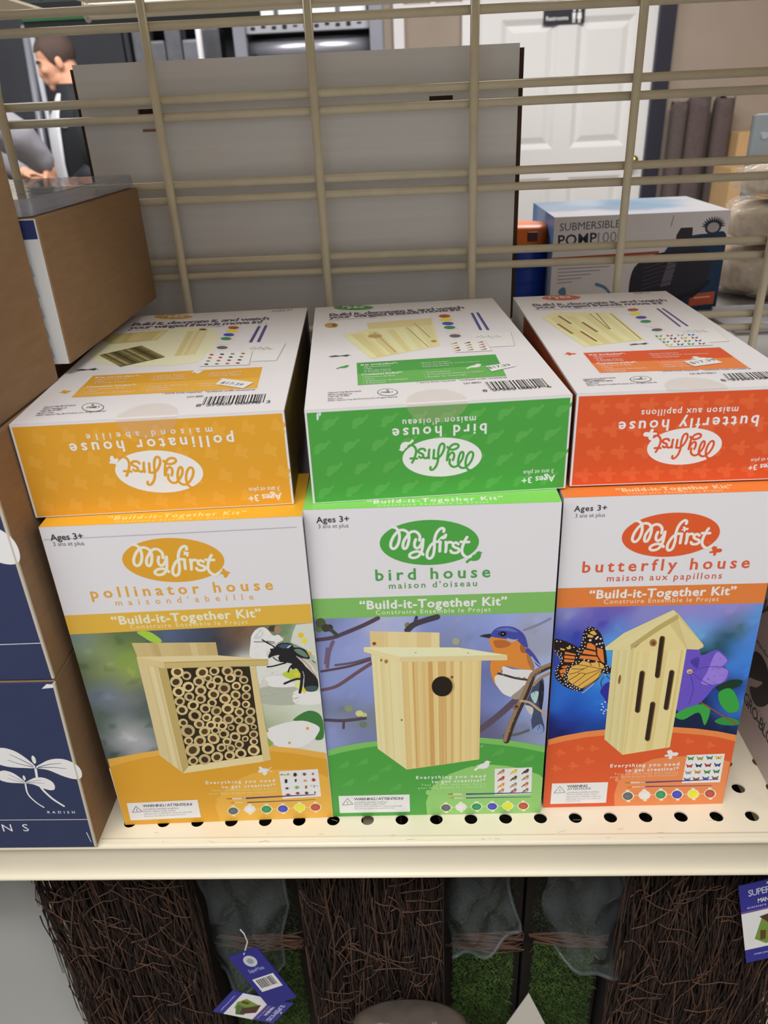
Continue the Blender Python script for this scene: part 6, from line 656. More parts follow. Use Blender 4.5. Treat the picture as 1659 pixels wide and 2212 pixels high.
p = Print(W, Dp); p.raster(0, 0, Dp, 40, 30, 16, [(10, 10, [170, 166, 174]), (60, 20, [172, 170, 176]), (90, 10, [164, 166, 178]), (25, 90, [116, 137, 159]), (60, 130, [138, 156, 174]), (100, 60, [88, 120, 148]), (110, 120, [74, 112, 142]), (140, 70, [85, 127, 158]), (150, 20, [164, 166, 178]), (185, 30, [174, 170, 176]), (190, 90, [172, 168, 174]), (165, 110, [102, 134, 158]), (200, 140, [158, 162, 174]), (20, 140, [102, 128, 154]), (130, 145, [110, 140, 164])])
p.build('top_panel', pb, lambda u, v, hh: (u/1000-.103, v/1000-.079, .1155+hh/1000))
p = Print(Dp, H); p.raster(0, 0, H, 20, 16, 14, [(10, 100, '5c7ca8'), (60, 100, '7a94b8'), (130, 90, '4a6a9c'), (20, 60, 'c4c8d8'), (80, 50, 'b0bcd0'), (140, 40, '9ab0cc'), (20, 10, 'aebcd4'), (90, 10, 'c8ccd8')])
p.build('side_panel', pb, lambda u, v, hh: (-.103-hh/1000, .079-u/1000, v/1000))
# blue jug with an orange lid
jg = thing('blue_jug', 'blue plastic jug with an orange top, between the pale carton and pump box', 'jug', (.178, .66, .2262))
rings = []
for z, r_ in ((0, .033), (.004, .036), (.03, .037), (.055, .037), (.072, .036), (.08, .034)): rings.append([(r_*math.cos(2*math.pi*i/28), r_*math.sin(2*math.pi*i/28), z) for i in range(28)])
b = MB().loft(rings)
for z in (.018, .036, .054): b.tube([(.0372*math.cos(2*math.pi*i/28), .0372*math.sin(2*math.pi*i/28), z) for i in range(29)], .0012, 6)
b.build('jug_body', mat('blue_plastic', (24, 62, 168), .3), jg, smooth=True)
b = MB().loft([[(r_*math.cos(2*math.pi*i/28), r_*math.sin(2*math.pi*i/28), z) for i in range(28)] for z, r_ in ((.0802, .035), (.084, .036), (.098, .035), (.102, .031))]); b.build('lid', mat('orange_plastic', (238, 120, 44), .4), jg, smooth=True)
MB().rbox(.004, .016, -.0366, -.0345, .086, .097, .0006).build('lid_mark', mat('dark_print', (80, 50, 46), .5), jg)
# clear bags of pale grit stacked on the far shelf
M_BAG = film('clear_bag_film', (236, 228, 216), .74, .05, 1.0, 40)
M_GRIT = mat('pale_grit', (222, 206, 184), .9, noise=.16, scale=90, bump=.25, col2=(188, 170, 148))
def bag(label, loc, r, seed, rz):
    root = thing('bag_of_grit', label, 'bag', loc, rz, 'clear bags of grit on the far shelf')
    for nm, m_, k, amp in (('contents', M_GRIT, .90, .06), ('plastic_bag', M_BAG, 1.0, .13)):
        rg = random.Random(seed); ph = [rg.uniform(0, 6.28) for _ in range(8)]; n, mm_ = 44, 24; vs = []
        for i in range(mm_+1):
            a = math.pi*i/mm_
            for j in range(n):
                t = 2*math.pi*j/n; e = .62
                sx = math.copysign(abs(math.sin(a))**e, 1); cx = math.copysign(abs(math.cos(t))**e, math.cos(t)); cy = math.copysign(abs(math.sin(t))**e, math.sin(t)); cz = math.copysign(abs(math.cos(a))**.5, math.cos(a))
                f_ = k*(1 + amp*(math.sin(3*t+ph[0]+2*a)*.4 + math.sin(7*t+ph[1]-3*a)*.25 + math.sin(5*a+ph[2]+4*t)*.3 + math.sin(11*t+9*a+ph[3])*.14 + (math.sin(17*t-13*a+ph[4])*.10 + math.sin(23*a+15*t+ph[5])*.08)*(k > .95)))
                vs.append((r[0]*sx*cx*f_, r[1]*sx*cy*f_, max(-r[2]*.97*k, r[2]*cz*f_) + r[2]))
        b = MB(); b.add(vs, [(i*n+j, (i+1)*n+j, (i+1)*n+(j+1)%n, i*n+(j+1)%n) for i in range(mm_) for j in range(n)]); b.build(nm, m_, root, smooth=True)
bag('clear plastic bag of pale grit beside the pump box, lowest of its pile', (.525, .690, .2262), (.088, .072, .029), 1, .1)
bag('clear plastic bag of pale grit in the middle of the pile by the pump box', (.537, .695, .2870), (.092, .070, .027), 2, -.15)
bag('clear plastic bag of pale grit on top of the pile by the pump box', (.542, .698, .3440), (.080, .066, .021), 3, .2)
tr = thing('clear_plastic_tray', 'shallow clear plastic tray lying on the far shelf before the bags', 'tray', (.47, .535, .2262), .05)
b = MB(); b.rbox(-.075, .075, -.04, .03, 0, .003, .001); b.rbox(-.075, .075, .026, .03, .003, .014, .001); b.rbox(-.075, .075, -.04, -.036, .003, .010, .001); b.build('tray_shell', film('tray_film', (220, 222, 228), .3, .06, .3, 30), tr)

# far-side upper shelf, its price channel and the shelf of the next bay
us = thing('far_upper_shelf', 'cream shelf overhead beyond the grid with a rounded channel along its edge', 'shelf', (0, 0, .5990), R(-.6))
MB().box(-.378, 1.2, .36, .80, 0, .003).build('shelf_deck', mat('cream_underside', (232, 222, 194), .6), us)
b = MB(); b.tube([(-.382, .806, -.0080), (1.2, .806, -.0080)], .0095, 16); b.build('price_channel', M_CREAM, us, smooth=True)
b = MB(); b.tube([(-.3835, .806, -.008), (-.381, .806, -.008)], .0125, 16); b.build('channel_cap', film('clear_cap', (220, 220, 210), .3, .1), us, smooth=True)
us2 = thing('neighbouring_upper_shelf', 'cream shelf overhead of the next bay, its corner cut at a slant', 'shelf', (0, 0, .5900), R(-.6))
b = MB(); b.slab([(-1.1, .36, 0), (-.40, .36, 0), (-.425, .80, 0), (-.470, .835, 0), (-1.1, .835, 0)], (0, 0, .003)); b.build('shelf_deck', mat('cream_underside', (232, 222, 194), .6), us2)
MB().box(-.486, -.480, .79, .80, -.003, .03).build('shelf_clip', M_BLACK, us2)
# dark green banner hung from the ceiling further back
bn = thing('hanging_banner', 'dark green and black banner hanging beyond the overhead shelf', 'banner', (-.75, 2.5, .733))
b = MB(); b.rbox(-.42, .34, -.012, .012, 0, .075, .004); b.mi = 1; b.box(-.42, .34, -.0135, -.0122, .022, .034); b.build('banner_cloth', [mat('dark_banner_cloth', (26, 34, 34), .7), mat('green_banner_stripe', (52, 104, 62), .7)], bn)
for x in (-.35, .28): MB().tube([(x, 0, .07), (x, 0, 1.267)], .004, 6).build('hanging_rod', M_BLACK, bn)

# ================================================================== FAR ROOM
# metal frame machine / rack with a roller
M_STEEL = mat('grey_steel_paint', (122, 124, 134), .45, noise=.04, scale=10)
M_DARK = mat('dark_void_grey', (44, 46, 52), .7, noise=.1, scale=9)
mc = thing('roller_machine', 'grey steel machine with a long horizontal roller beside the tan wall', 'machine', (-.36, 3.45, -Z0))
b = MB(); b.rbox(-.315, -.262, -.05, .35, 0, 1.76, .006); b.rbox(.262, .315, -.05, .35, 0, 1.76, .006); b.rbox(-.315, .315, .30, .35, 0, 1.76, .004); b.build('steel_frame', M_STEEL, mc)
b = MB(); b.rbox(-.262, .262, -.03, .02, 1.555, 1.60, .004); b.build('perforated_beam', mat('light_steel', (150, 152, 160), .4), mc)
for i in range(11): MB().rbox(-.24+i*.045, -.222+i*.045, -.033, -.0295, 1.568+.006*(i % 3 == 1), 1.580+.004*(i % 2), .002).build('beam_slot', M_BLACK, mc)
b = MB(); b.tube([(-.262, .03, 1.49), (.262, .03, 1.49)], .048, 24); b.build('roller', mat('brushed_roller', (150, 150, 158), .32, metal=.7), mc, smooth=True)
b = MB(); b.rbox(-.262, .262, .12, .14, .4, 1.6, .003); b.rbox(-.262, .262, -.02, .1, 1.40, 1.43, .004); b.build('inner_panel', M_DARK, mc)
b = MB(); b.tube([(-.24, -.03, 1.475), (-.16, -.035, 1.44), (-.1, -.03, 1.45)], .010, 8); b.build('lever', M_BLACK, mc, smooth=True)
for i in range(4):
    b = MB(); b.rbox(-.25+i*.13, -.14+i*.13, -.02, .08, 1.6005, 1.70, .008); b.build('white_canister', mat('white_plastic', (214, 220, 224), .4), mc)
# dark shelving with grey packages
ds = thing('dark_shelving_unit', 'dark shelving unit full of grey packages beyond the pale carton', 'shelving', (-.99, 4.05, -Z0))
b = MB(); b.box(-.27, .26, .18, .20, 0, 1.85)
for z in (.1, .6, 1.1, 1.40, 1.80): b.box(-.27, .26, -.2, .18, z, z+.02)
b.box(-.29, -.27, -.2, .2, 0, 1.85); b.box(.26, .28, -.2, .2, 0, 1.85); b.build('shelf_frame', M_DARK, ds)
rg = random.Random(8)
for row, z in ((0, 1.42), (1, 1.12)):
    x = -.26
    while x < .14:
        w_ = rg.uniform(.06, .13); h_ = rg.uniform(.16, .26) if row == 0 else rg.uniform(.12, .24); c_ = rg.choice([(66, 68, 74), (98, 100, 106), (44, 46, 52), (120, 122, 130), (58, 60, 66)])
        o = MB().rbox(-w_/2, w_/2, -.06, .06, 0, h_, .012).build('package', mat('package_%d' % c_[0], c_, .35, noise=.12, scale=18), None, (-.99+x+w_/2, 3.935, -Z0+z+.0005))
        tag(o, 'grey package packed on the dark shelving unit', 'package', 'grey packages on the dark shelving'); x += w_ + .004
tag(MB().tube([(-.905, 3.78, -Z0), (-.905, 3.78, 1.0)], .014, 10).build('white_pole', M_TRIM, smooth=True), 'white upright pole before the dark shelving unit', 'pole')
tag(MB().tube([(-1.83, 4.02, -Z0), (-1.785, 4.02, .90)], .013, 10).build('leaning_white_rod', mat('pale_metal', (214, 218, 228), .3, metal=.2), smooth=True), 'slim white rod leaning beside the man in the black jacket', 'rod')
tag(MB().tube([(-1.95, 4.06, -Z0), (-1.83, 4.06, .90)], .018, 10).build('leaning_grey_rod', mat('grey_metal_rod', (170, 172, 184), .35, metal=.2), smooth=True), 'grey rod leaning behind the slim white rod', 'rod')
o = MB().rbox(-.03, .03, -.02, .02, -.05, .05, .02).build('small_fixture', mat('white_glow_plastic', (232, 236, 246), .4), None, (-1.72, 3.9, .69)); tag(o, 'small white fixture on the wall behind the man', 'fixture')
# fix the small fixture to a dark pillar
tag(MB().box(-2.3, -1.40, 4.20, 4.25, -Z0, 2.0).build('dark_partition', mat('dark_partition_paint', (62, 64, 70), .7, noise=.05, scale=4)), 'dark grey partition standing behind the man', 'partition')
o.location = (-1.735, 4.179, .73 + Z0)
# white folded sheets / roll near the second person
tag(MB().tube([(-2.05, 3.62, -Z0), (-1.845, 3.62, .88)], .045, 20, r2=.05).build('cream_roll', mat('cream_vinyl', (226, 224, 204), .5), smooth=True), 'tall cream roll leaning behind the grey sleeve', 'roll')
tag(MB().slab([(-2.25, 3.88, -Z0), (-1.80, 3.88, -Z0), (-1.885, 3.88, .46), (-1.97, 3.88, .50)], (.0, .02, 0)).build('leaning_board', mat('white_panel_board', (228, 226, 236), .5)), 'white board standing at a slant below the grey sleeve', 'board')

# carpet remnants, boxes and bracket by the door
M_CARPET = mat('grey_brown_carpet', (92, 80, 78), .95, noise=.12, scale=60, bump=.3)
for i, (x0, x1, zt, nm) in enumerate(((1.475, 1.555, .415, 'grey-brown carpet roll standing against the dark door frame'), (1.557, 1.675, .435, 'grey-brown carpet roll standing in the middle of three'), (1.70, 1.80, .43, 'grey-brown carpet roll standing nearest the cardboard boxes'))):
    rings = []
    for z in (-Z0, -.2, .2, zt-.02, zt): rings.append([((x0+x1)/2 + (x1-x0)/2*math.copysign(abs(math.cos(t))**.7, math.cos(t)), 4.30 + .055*math.copysign(abs(math.sin(t))**.7, math.sin(t)), z + (.02*math.cos(3*t+i) if z > .3 else 0)) for t in [2*math.pi*k/24 for k in range(24)]])
    tag(MB().loft(rings).build('carpet_roll', M_CARPET, smooth=True), nm, 'carpet', 'carpet rolls by the door')
def kbox(label, x0, x1, y0, y1, z0, z1):
    root = thing('cardboard_box', label, 'box', ((x0+x1)/2, (y0+y1)/2, z0), 0)
    w_, d_, h_ = (x1-x0)/2, (y1-y0)/2, z1-z0
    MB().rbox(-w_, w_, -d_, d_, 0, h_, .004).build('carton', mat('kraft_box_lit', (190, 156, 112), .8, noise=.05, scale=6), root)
    MB().box(-.025, .025, -d_-.001, -d_, h_*.35, h_).build('packing_tape', mat('tan_tape', (170, 134, 92), .4), root)
kbox('brown cardboard box standing beside the carpet rolls', 1.69, 1.96, 3.90, 4.15, -Z0, .125)
kbox('brown cardboard box raised behind the one by the carpet rolls', 1.80, 2.10, 4.16, 4.36, -Z0, .275)
kbox('brown cardboard box partly hidden by the grit bags', 1.98, 2.30, 3.86, 4.14, -Z0, .10)
kbox('brown cardboard box standing tall at the back wall', 2.115, 2.45, 4.16, 4.38, -Z0, .48)
br = thing('steel_bracket', 'galvanised steel angle bracket standing above the grit bags', 'bracket', (.705, 1.2, -Z0))
b = MB(); b.rbox(-.03, -.022, 0, .03, 0, 1.215, .001); b.rbox(-.03, -.004, .026, .03, 0, 1.215, .001); b.build('bracket_post', mat('galvanised_steel', (176, 186, 194), .35, metal=.6), br)
b = MB(); b.rbox(-.036, .06, -.004, 0, 1.15, 1.217, .002); b.build('bracket_plate', mat('galvanised_steel', (176, 186, 194), .35, metal=.6), br)
b = MB(); b.tube([(-.018, -.009, 1.182), (-.018, -.004, 1.182)], .006, 12); b.build('bolt', mat('bright_steel', (220, 222, 226), .2, metal=.8), br)

# ================================================================== PEOPLE
SKIN = mat('skin', (222, 164, 134), .55, noise=.03, scale=30)
def voxel(o, size, smooth=3):
    m_ = o.modifiers.new('r', 'REMESH'); m_.mode = 'VOXEL'; m_.voxel_size = size; m_.use_smooth_shade = True
    s_ = o.modifiers.new('s', 'SMOOTH'); s_.iterations = smooth; s_.factor = .5
def chain(b, pts, n=14):                         # tapering limb: (point, radius) joints
    for (p, r), (q, r2) in zip(pts, pts[1:]):
        p, q = Vector(p), Vector(q)
        b.tube([p, p.lerp(q, .5), q], r, n, r2)
    for p, r in pts: b.ell(p, (r, r, r), n, 8)
def hand(b, wrist, d, up, s=1.0, curl=.5):
    d = Vector(d).normalized(); up = Vector(up); side = d.cross(up).normalized(); up = side.cross(d).normalized(); w_ = Vector(wrist)
    for k in range(4):
        o_ = (k-1.5)*.019*s; base = w_ + d*.085*s + side*o_; L_ = (.07, .08, .075, .058)[k]*s
        c1 = base + (d*math.cos(curl*.6) - up*math.sin(curl*.6))*L_*.5; c2 = c1 + (d*math.cos(curl*1.6) - up*math.sin(curl*1.6))*L_*.5
        chain(b, [(w_ + d*.02*s + side*o_*.6, .014*s), (base, .0105*s), (c1, .0095*s), (c2, .008*s)], 8)
    t0 = w_ + d*.03*s + side*.03*s; t1 = t0 + (d*.6 + side*.8)*.035*s; t2 = t1 + (d*.9 + side*.2 - up*.3)*.03*s
    chain(b, [(t0, .014*s), (t1, .011*s), (t2, .009*s)], 8)
def head(b, ear, pitch, f, s=1.0):                      # f: facing direction (unit, horizontal)
    cp, sp = math.cos(R(pitch)), math.sin(R(pitch)); f = Vector(f); sd = Vector((-f.y, f.x, 0)); up = Vector((0, 0, 1)); e = Vector(ear)
    fw = f*cp - up*sp; uu = f*sp + up*cp
    rot = Matrix((( fw.x, sd.x, uu.x), (fw.y, sd.y, uu.y), (fw.z, sd.z, uu.z)))
    P_ = lambda x, y, z: e + (fw*x + sd*y + uu*z)*s
    E_ = lambda x, y, z, r: b.ell(P_(x, y, z), [v*s for v in r], 18, 12, rot)
    E_(-.002, 0, .042, (.096, .075, .082)); E_(.046, 0, -.015, (.057, .064, .078)); E_(.036, 0, -.066, (.056, .056, .046)); E_(.074, 0, -.098, (.020, .026, .018))
    E_(.086, 0, .018, (.016, .046, .012)); chain(b, [(P_(.093, 0, .006), .008), (P_(.107, 0, -.030), .0105), (P_(.103, 0, -.038), .010)], 10)
    E_(.093, 0, -.062, (.013, .024, .007)); E_(.092, 0, -.074, (.012, .021, .007))
    for y in (-1, 1): E_(-.002, y*.076, -.012, (.020, .010, .033)); E_(.070, y*.040, -.022, (.028, .022, .022))
    return P_, rot
def build_man():
    ear = (-1.520, 3.60, .712); f = Vector((-.93, -.37, 0)).normalized(); sd = Vector((-f.y, f.x, 0)); up = Vector((0, 0, 1))
    b = MB(); P_, rot = head(b, ear, 15, f, .88); f = Vector((-.80, -.60, 0)); sd = Vector((-f.y, f.x, 0)); base = Vector((-1.475, 3.60, 0))
    chain(b, [(P_(-.02, 0, -.04), .056), (base + up*.585, .060), (base + up*.50, .07)])
    T = lambda x, y, z: base + f*x + sd*y + up*z
    chain(b, [(T(0, 0, .42), .11), (T(0, 0, .1), .10)]); 
    for s_ in (-1, 1): chain(b, [(T(0, s_*.09, .05), .075), (T(.02, s_*.09, -.33), .05), (T(-.01, s_*.09, -.71), .038)])
    aL = [(T(.0, .19, .48), .045), (T(.02, .235, .27), .04), (T(.13, .17, .205), .028)]; aR = [(T(0, -.19, .48), .045), (T(.03, -.23, .27), .04), (T(.16, -.13, .235), .028)]
    chain(b, aL); chain(b, aR); hand(b, aL[-1][0], f*.9 - sd*.35, up, 1.0, .6); hand(b, aR[-1][0], f*.9 + sd*.35, up, 1.0, .6)
    root = b.build('person', SKIN); voxel(root, .0065, 3)
    tag(root, 'man with short brown hair in a black jacket over a white shirt, looking down', 'person')
    Z = Vector((0, 0, 0))
    def ring(z, rx, ry, dx=0, n=28, a0=0, a1=2*math.pi): return [T(dx, 0, z) + f*rx*math.cos(a0+(a1-a0)*k/n) + sd*ry*math.sin(a0+(a1-a0)*k/n) for k in range(n)]
    j = MB(); j.loft([ring(.02, .125, .165), ring(.15, .135, .180), ring(.30, .138, .195), ring(.42, .130, .205), ring(.50, .105, .19), ring(.545, .085, .13), ring(.575, .072, .078), ring(.622, .074, .072)])
    for s_ in (1, -1): chain(j, [(T(0, s_*.165, .485), .072), (T(.02, s_*.235, .27), .062), (T(.11, s_*.175, .21), .046)])
    jo = j.build('jacket', mat('black_jacket_cloth', (30, 33, 38), .7, noise=.08, scale=12), root, smooth=True, loc=(0, 0, 0))
    sh = MB(); rows = [(.05, .142, .18), (.15, .152, .190), (.30, .156, .205), (.42, .147, .214), (.50, .121, .199), (.545, .100, .138), (.585, .082, .08)]
    g = []; n = 8
    for z, rx, ry in rows:
        wd = .50 if z < .5 else .36
        g.append([T(0, 0, z) + f*(rx-.006)*math.cos(a) + sd*(ry)*math.sin(a) for a in [-wd*.9 + 2*wd*.9*k/n for k in range(n+1)]])
    sh.add([p for r_ in g for p in r_], [(i*(n+1)+k, i*(n+1)+k+1, (i+1)*(n+1)+k+1, (i+1)*(n+1)+k) for i in range(len(g)-1) for k in range(n)])
    o = sh.build('shirt', mat('white_shirt_cloth', (228, 230, 236), .7), root, smooth=True); sm = o.modifiers.new('t', 'SOLIDIFY'); sm.thickness = .006
    tr_ = MB(); tr_.loft([ring(-.02, .10, .15), ring(.06, .115, .158)])
    for s_ in (-1, 1): chain(tr_, [(T(0, s_*.08, .02), .098), (T(.02, s_*.09, -.33), .075), (T(-.01, s_*.09, -.69), .06)])
    tr_.build('trousers', mat('dark_trouser_cloth', (40, 42, 52), .8), root, smooth=True)
    so = MB()
    for s_ in (-1, 1): so.ell(T(.05, s_*.09, -.745), (.13, .05, .045), 16, 10, Matrix(((f.x, sd.x, 0), (f.y, sd.y, 0), (0, 0, 1))))
    so.build('shoe', M_BLACK, root, smooth=True)
    h = MB(); vs = []; n, m_ = 40, 22
    for i in range(m_+1):
        ph = math.pi*.5*i/m_*1.36
        for k in range(n):
            t = 2*math.pi*k/n; ct = math.cos(t); lim = 1.0 if ct < .35 else (1.0 - .42*min(1, (ct-.35)/.3))
            a = ph*lim; vs.append(P_(-.004 + .102*math.sin(a)*ct, .082*math.sin(a)*math.sin(t), .040 + .091*math.cos(a) + .003*math.sin(9*t)*math.sin(a)))
    h.add(vs, [(i*n+k, (i+1)*n+k, (i+1)*n+(k+1)%n, i*n+(k+1)%n) for i in range(m_) for k in range(n)])
    h.build('hair', mat('short_brown_hair', (82, 66, 60), .8, noise=.2, scale=120, stretch=(1, 1, 3)), root, smooth=True)
    for s_ in (-1, 1):
        e_ = MB(); e_.ell(P_(.0835, s_*.031, .000), (.009, .011, .0055), 12, 8, rot); e_.build('eye', mat('eye_dark', (58, 44, 40), .3), root, smooth=True)
        e_ = MB(); chain(e_, [(P_(.099, s_*.014, .020), .0045), (P_(.098, s_*.034, .025), .0045), (P_(.084, s_*.052, .020), .0035)], 8); e_.build('eyebrow', mat('brow_brown', (74, 56, 50), .8), root, smooth=True)
    lg = MB(); lg.ell(T(.098, .11, .455), (.02, .02, .012), 10, 6); lg.build('jacket_badge', mat('white_shirt_cloth', (228, 230, 236), .7), root)
    for c in root.children: c.location = (0, 0, 0)
build_man()
def build_second():
    f = Vector((.93, -.37, 0)).normalized(); f = Vector((1, 0, 0)); base = Vector((-1.80, 3.02, 0)); sd = Vector((-f.y, f.x, 0)); up = Vector((0, 0, 1))
    T = lambda x, y, z: base + f*x + sd*y + up*z
    b = MB(); head(b, T(.04, 0, .87), 15, f); chain(b, [(T(.02, 0, .83), .055), (T(0, 0, .72), .06), (T(0, 0, .62), .08)]); chain(b, [(T(0, 0, .55), .11), (T(0, 0, .1), .11)])
    for s_ in (-1, 1): chain(b, [(T(0, s_*.09, .05), .075), (T(.02, s_*.09, -.33), .05), (T(-.01, s_*.09, -.71), .038)])
    el, wr = T(.325, -.12, .43), T(.395, -.07, .325); chain(b, [(T(.02, -.17, .60), .05), (el, .042), (wr, .028)]); hand(b, wr, (.25, .1, -1), (1, 0, 0), 1.0, .4)
    chain(b, [(T(0, .2, .60), .05), (T(.05, .24, .35), .042), (T(.2, .16, .28), .028)]); hand(b, T(.2, .16, .28), (1, -.3, 0), (0, 0, 1))
    root = b.build('person', SKIN); voxel(root, .0075, 3); tag(root, 'person in a grey sweatshirt reaching an arm towards the man in black', 'person')
    def ring(z, rx, ry, n=26): return [T(0, 0, z) + f*rx*math.cos(2*math.pi*k/n) + sd*ry*math.sin(2*math.pi*k/n) for k in range(n)]
    j = MB(); j.loft([ring(.0, .14, .19), ring(.2, .145, .2), ring(.45, .14, .215), ring(.58, .125, .215), ring(.65, .095, .16), ring(.70, .075, .085)])
    rr = [(T(.02, -.15, .60), .095), (T(.16, -.155, .535), .092), (T(.27, -.135, .465), .080), (T(.335, -.12, .42), .074), (T(.372, -.085, .362), .058), (T(.385, -.075, .338), .053)]
    chain(j, rr, 18)
    for t in (.1, .35, .6, .85):
        p = Vector(rr[3][0]).lerp(Vector(rr[4][0]), t); j.ell(p, (.075-.012*t, .075-.012*t, .022), 16, 8)
    chain(j, [(T(0, .18, .60), .085), (T(.05, .24, .36), .072), (T(.17, .18, .285), .05)])
    o = j.build('sweatshirt', mat('grey_sweatshirt_cloth', (138, 136, 144), .9, noise=.06, scale=40), root, smooth=True); voxel(o, .012, 4)
    t_ = MB()
    for s_ in (-1, 1): chain(t_, [(T(0, s_*.08, .04), .105), (T(.02, s_*.09, -.33), .08), (T(-.01, s_*.09, -.69), .062)])
    t_.build('trousers', mat('blue_jean_cloth', (60, 66, 84), .85), root, smooth=True)
    h = MB(); h.ell(T(.025, 0, .925), (.105, .085, .08)); h.build('hair', mat('dark_hair', (56, 46, 42), .8), root, smooth=True)
    so = MB()
    for s_ in (-1, 1): so.ell(T(.05, s_*.09, -.745), (.13, .05, .045), 16, 10)
    so.build('shoe', M_BLACK, root, smooth=True)
    for c in root.children: c.location = (0, 0, 0)
build_second()

# ================================================================== UNDER THE SHELF: moss houses
ls = thing('lower_store_shelf', 'cream metal shelf low down carrying the moss houses', 'shelf', (0, 0, -.43))
MB().box(-.62, .60, .0, .40, -.02, 0).build('shelf_deck', M_CREAM, ls)
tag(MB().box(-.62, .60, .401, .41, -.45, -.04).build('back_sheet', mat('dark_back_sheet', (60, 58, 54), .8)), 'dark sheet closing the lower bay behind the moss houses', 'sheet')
M_TWIG = mat('brown_twig', (88, 64, 50), .85, noise=.25, scale=30); M_TWIG2 = mat('dark_twig', (46, 34, 29), .9, noise=.25, scale=30); M_CORE = mat('dark_peat', (30, 22, 18), .95)
M_MOSS = mat('green_moss', (78, 104, 44), .95, noise=.35, scale=70, col2=(40, 58, 26)); M_MOSSD = mat('dark_moss', (44, 56, 34), .95, noise=.3, scale=60)
M_FILM = film('clear_pouch_film', (120, 130, 134), .80, .12, .9, 16)
def twigs(x0, x1, z0, z1, y0, slope, n, seed, parent):
    rg = random.Random(seed); b = MB()
    for i in range(n):
        x = rg.uniform(x0, x1); z = z1 + rg.uniform(-.30, .01); L_ = rg.uniform(.04, .15); pts = []; dx = rg.gauss(0, .10); y = y0 + rg.uniform(-.012, .006); k = 7; a1, a2 = rg.uniform(0, 6), rg.uniform(2, 6); am = rg.uniform(.0008, .0035)
        for j in range(k+1):
            t = j/k; zz = z - L_*t; xx = min(x1, max(x0, x + dx*L_*t + am*math.sin(t*a2 + a1)))
            pts.append((xx, y + .003*math.sin(t*a2*.7 + a1*2), max(z0, zz)))
        b.mi = 0 if rg.random() < .35 else 1
        b.tube(pts, rg.uniform(.0004, .0010), 4, .0003, cap=False)
    for i in range(n//22):
        x = rg.uniform(x0, x1-.02); z = rg.uniform(z0+.02, z1-.02); a = rg.choice([-1, 1])*rg.uniform(.2, 1.2); L_ = rg.uniform(.015, .05); pts = []
        for j in range(6): t = j/5; pts.append((min(x1, x + L_*t*math.cos(a)), y0 - .013 + rg.uniform(-.001, .001), z + L_*t*math.sin(a) + .005*math.sin(t*4+i)))
        b.mi = 0; b.tube(pts, .0007, 4, .0004, cap=False)
    o = b.build('twig_roof', [M_TWIG, M_TWIG2], parent, smooth=True); tag(o, kind='stuff')
def moss(x0, x1, z0, z1, y0, n, seed, parent, m_=None, name='moss_wall', ln=.010):
    rg = random.Random(seed); b = MB(); b.mi = 0
    for i in range(n):
        x, z = rg.uniform(x0, x1), rg.uniform(z0, z1); y = y0 + rg.uniform(-.006, .004); a = rg.uniform(0, 6.28); l = rg.uniform(.4, 1)*ln
        d = Vector((math.cos(a)*.7, -rg.uniform(.2, .9), math.sin(a)*.7)).normalized()*l; s_ = d.orthogonal().normalized()*l*.12; p = Vector((x, y, z))
        b.add([p-s_, p+s_, p+d*.6+s_*.8, p+d], [(0, 1, 2), (0, 2, 3)]) if False else b.add([p-s_, p+s_, p+d], [(0, 1, 2)])
    tag(b.build(name, m_ or M_MOSS, parent), kind='stuff')
def pouch(quad, y, seed, parent):
    rg = random.Random(seed); n, m_ = 26, 34; vs = []; ph = [rg.uniform(0, 6.28) for _ in range(6)]
    for j in range(m_+1):
        for i in range(n+1):
            u, v = i/n, j/m_; a = Vector(quad[0]).lerp(Vector(quad[1]), u); c = Vector(quad[3]).lerp(Vector(quad[2]), u); p = a.lerp(c, v)
            w_ = .006*math.sin(5*u+3*v+ph[0]) + .004*math.sin(11*u-7*v+ph[1]) + .0025*math.sin(19*v+9*u+ph[2]) - .018*(1-(2*u-1)**2)*(.5+.5*v)
            vs.append((p.x + .003*math.sin(9*v+ph[3]), y + w_, p.y))
    b = MB(); b.add(vs, [(j*(n+1)+i, j*(n+1)+i+1, (j+1)*(n+1)+i+1, (j+1)*(n+1)+i) for j in range(m_) for i in range(n)])
    e = [vs[i*0 + j*(n+1)] for j in range(m_+1)]; 
    b.tube([vs[j*(n+1)+n] for j in range(0, m_+1, 2)], .0016, 6); b.tube([vs[m_*(n+1)+i] for i in range(0, n+1, 2)], .0018, 6)
    b.build('plastic_pouch', M_FILM, parent, smooth=True)
def house(label, x0, x1, xr0, xr1, wx0, wx1, pq, seed):
    root = thing('moss_house', label, 'ornament', ((x0+x1)/2, .20, -.43), 0, 'moss and twig houses on the lower shelf'); cx = (x0+x1)/2
    L_ = lambda x: x - cx
    b = MB(); b.box(L_(xr0)+.004, L_(xr1)-.004, -.125, .10, 0, .37); b.box(L_(wx0), L_(wx1), -.105, .10, 0, .37); b.build('house_core', M_CORE, root)
    twigs(L_(xr0), L_(xr1), .06, .375, -.133, 0.0, 1500, seed, root)
    moss(L_(wx0)+.008, L_(wx1)-.008, .02, .205, -.112, 8000, seed+1, root, None, 'moss_wall', .0052)
    moss(L_(wx0)+.006, L_(wx1)-.006, .20, .37, -.108, 3000, seed+2, root, M_MOSSD, 'moss_gable', .005)
    b = MB(); rg = random.Random(seed)
    for i in range(26):
        x = rg.uniform(L_(wx0), L_(wx1)-.03); z = rg.uniform(.195, .215); b.tube([(x, -.118, z), (x+.03, -.122+rg.uniform(-.004, .004), z+rg.uniform(-.006, .006)), (min(L_(wx1), x+.06), -.118, z+rg.uniform(-.01, .006))], .0013, 4, .0006)
    b.build('twig_sill', M_TWIG, root, smooth=True)
    pouch([(L_(x), z+.43) for x, z in pq], -.122, seed+5, root)
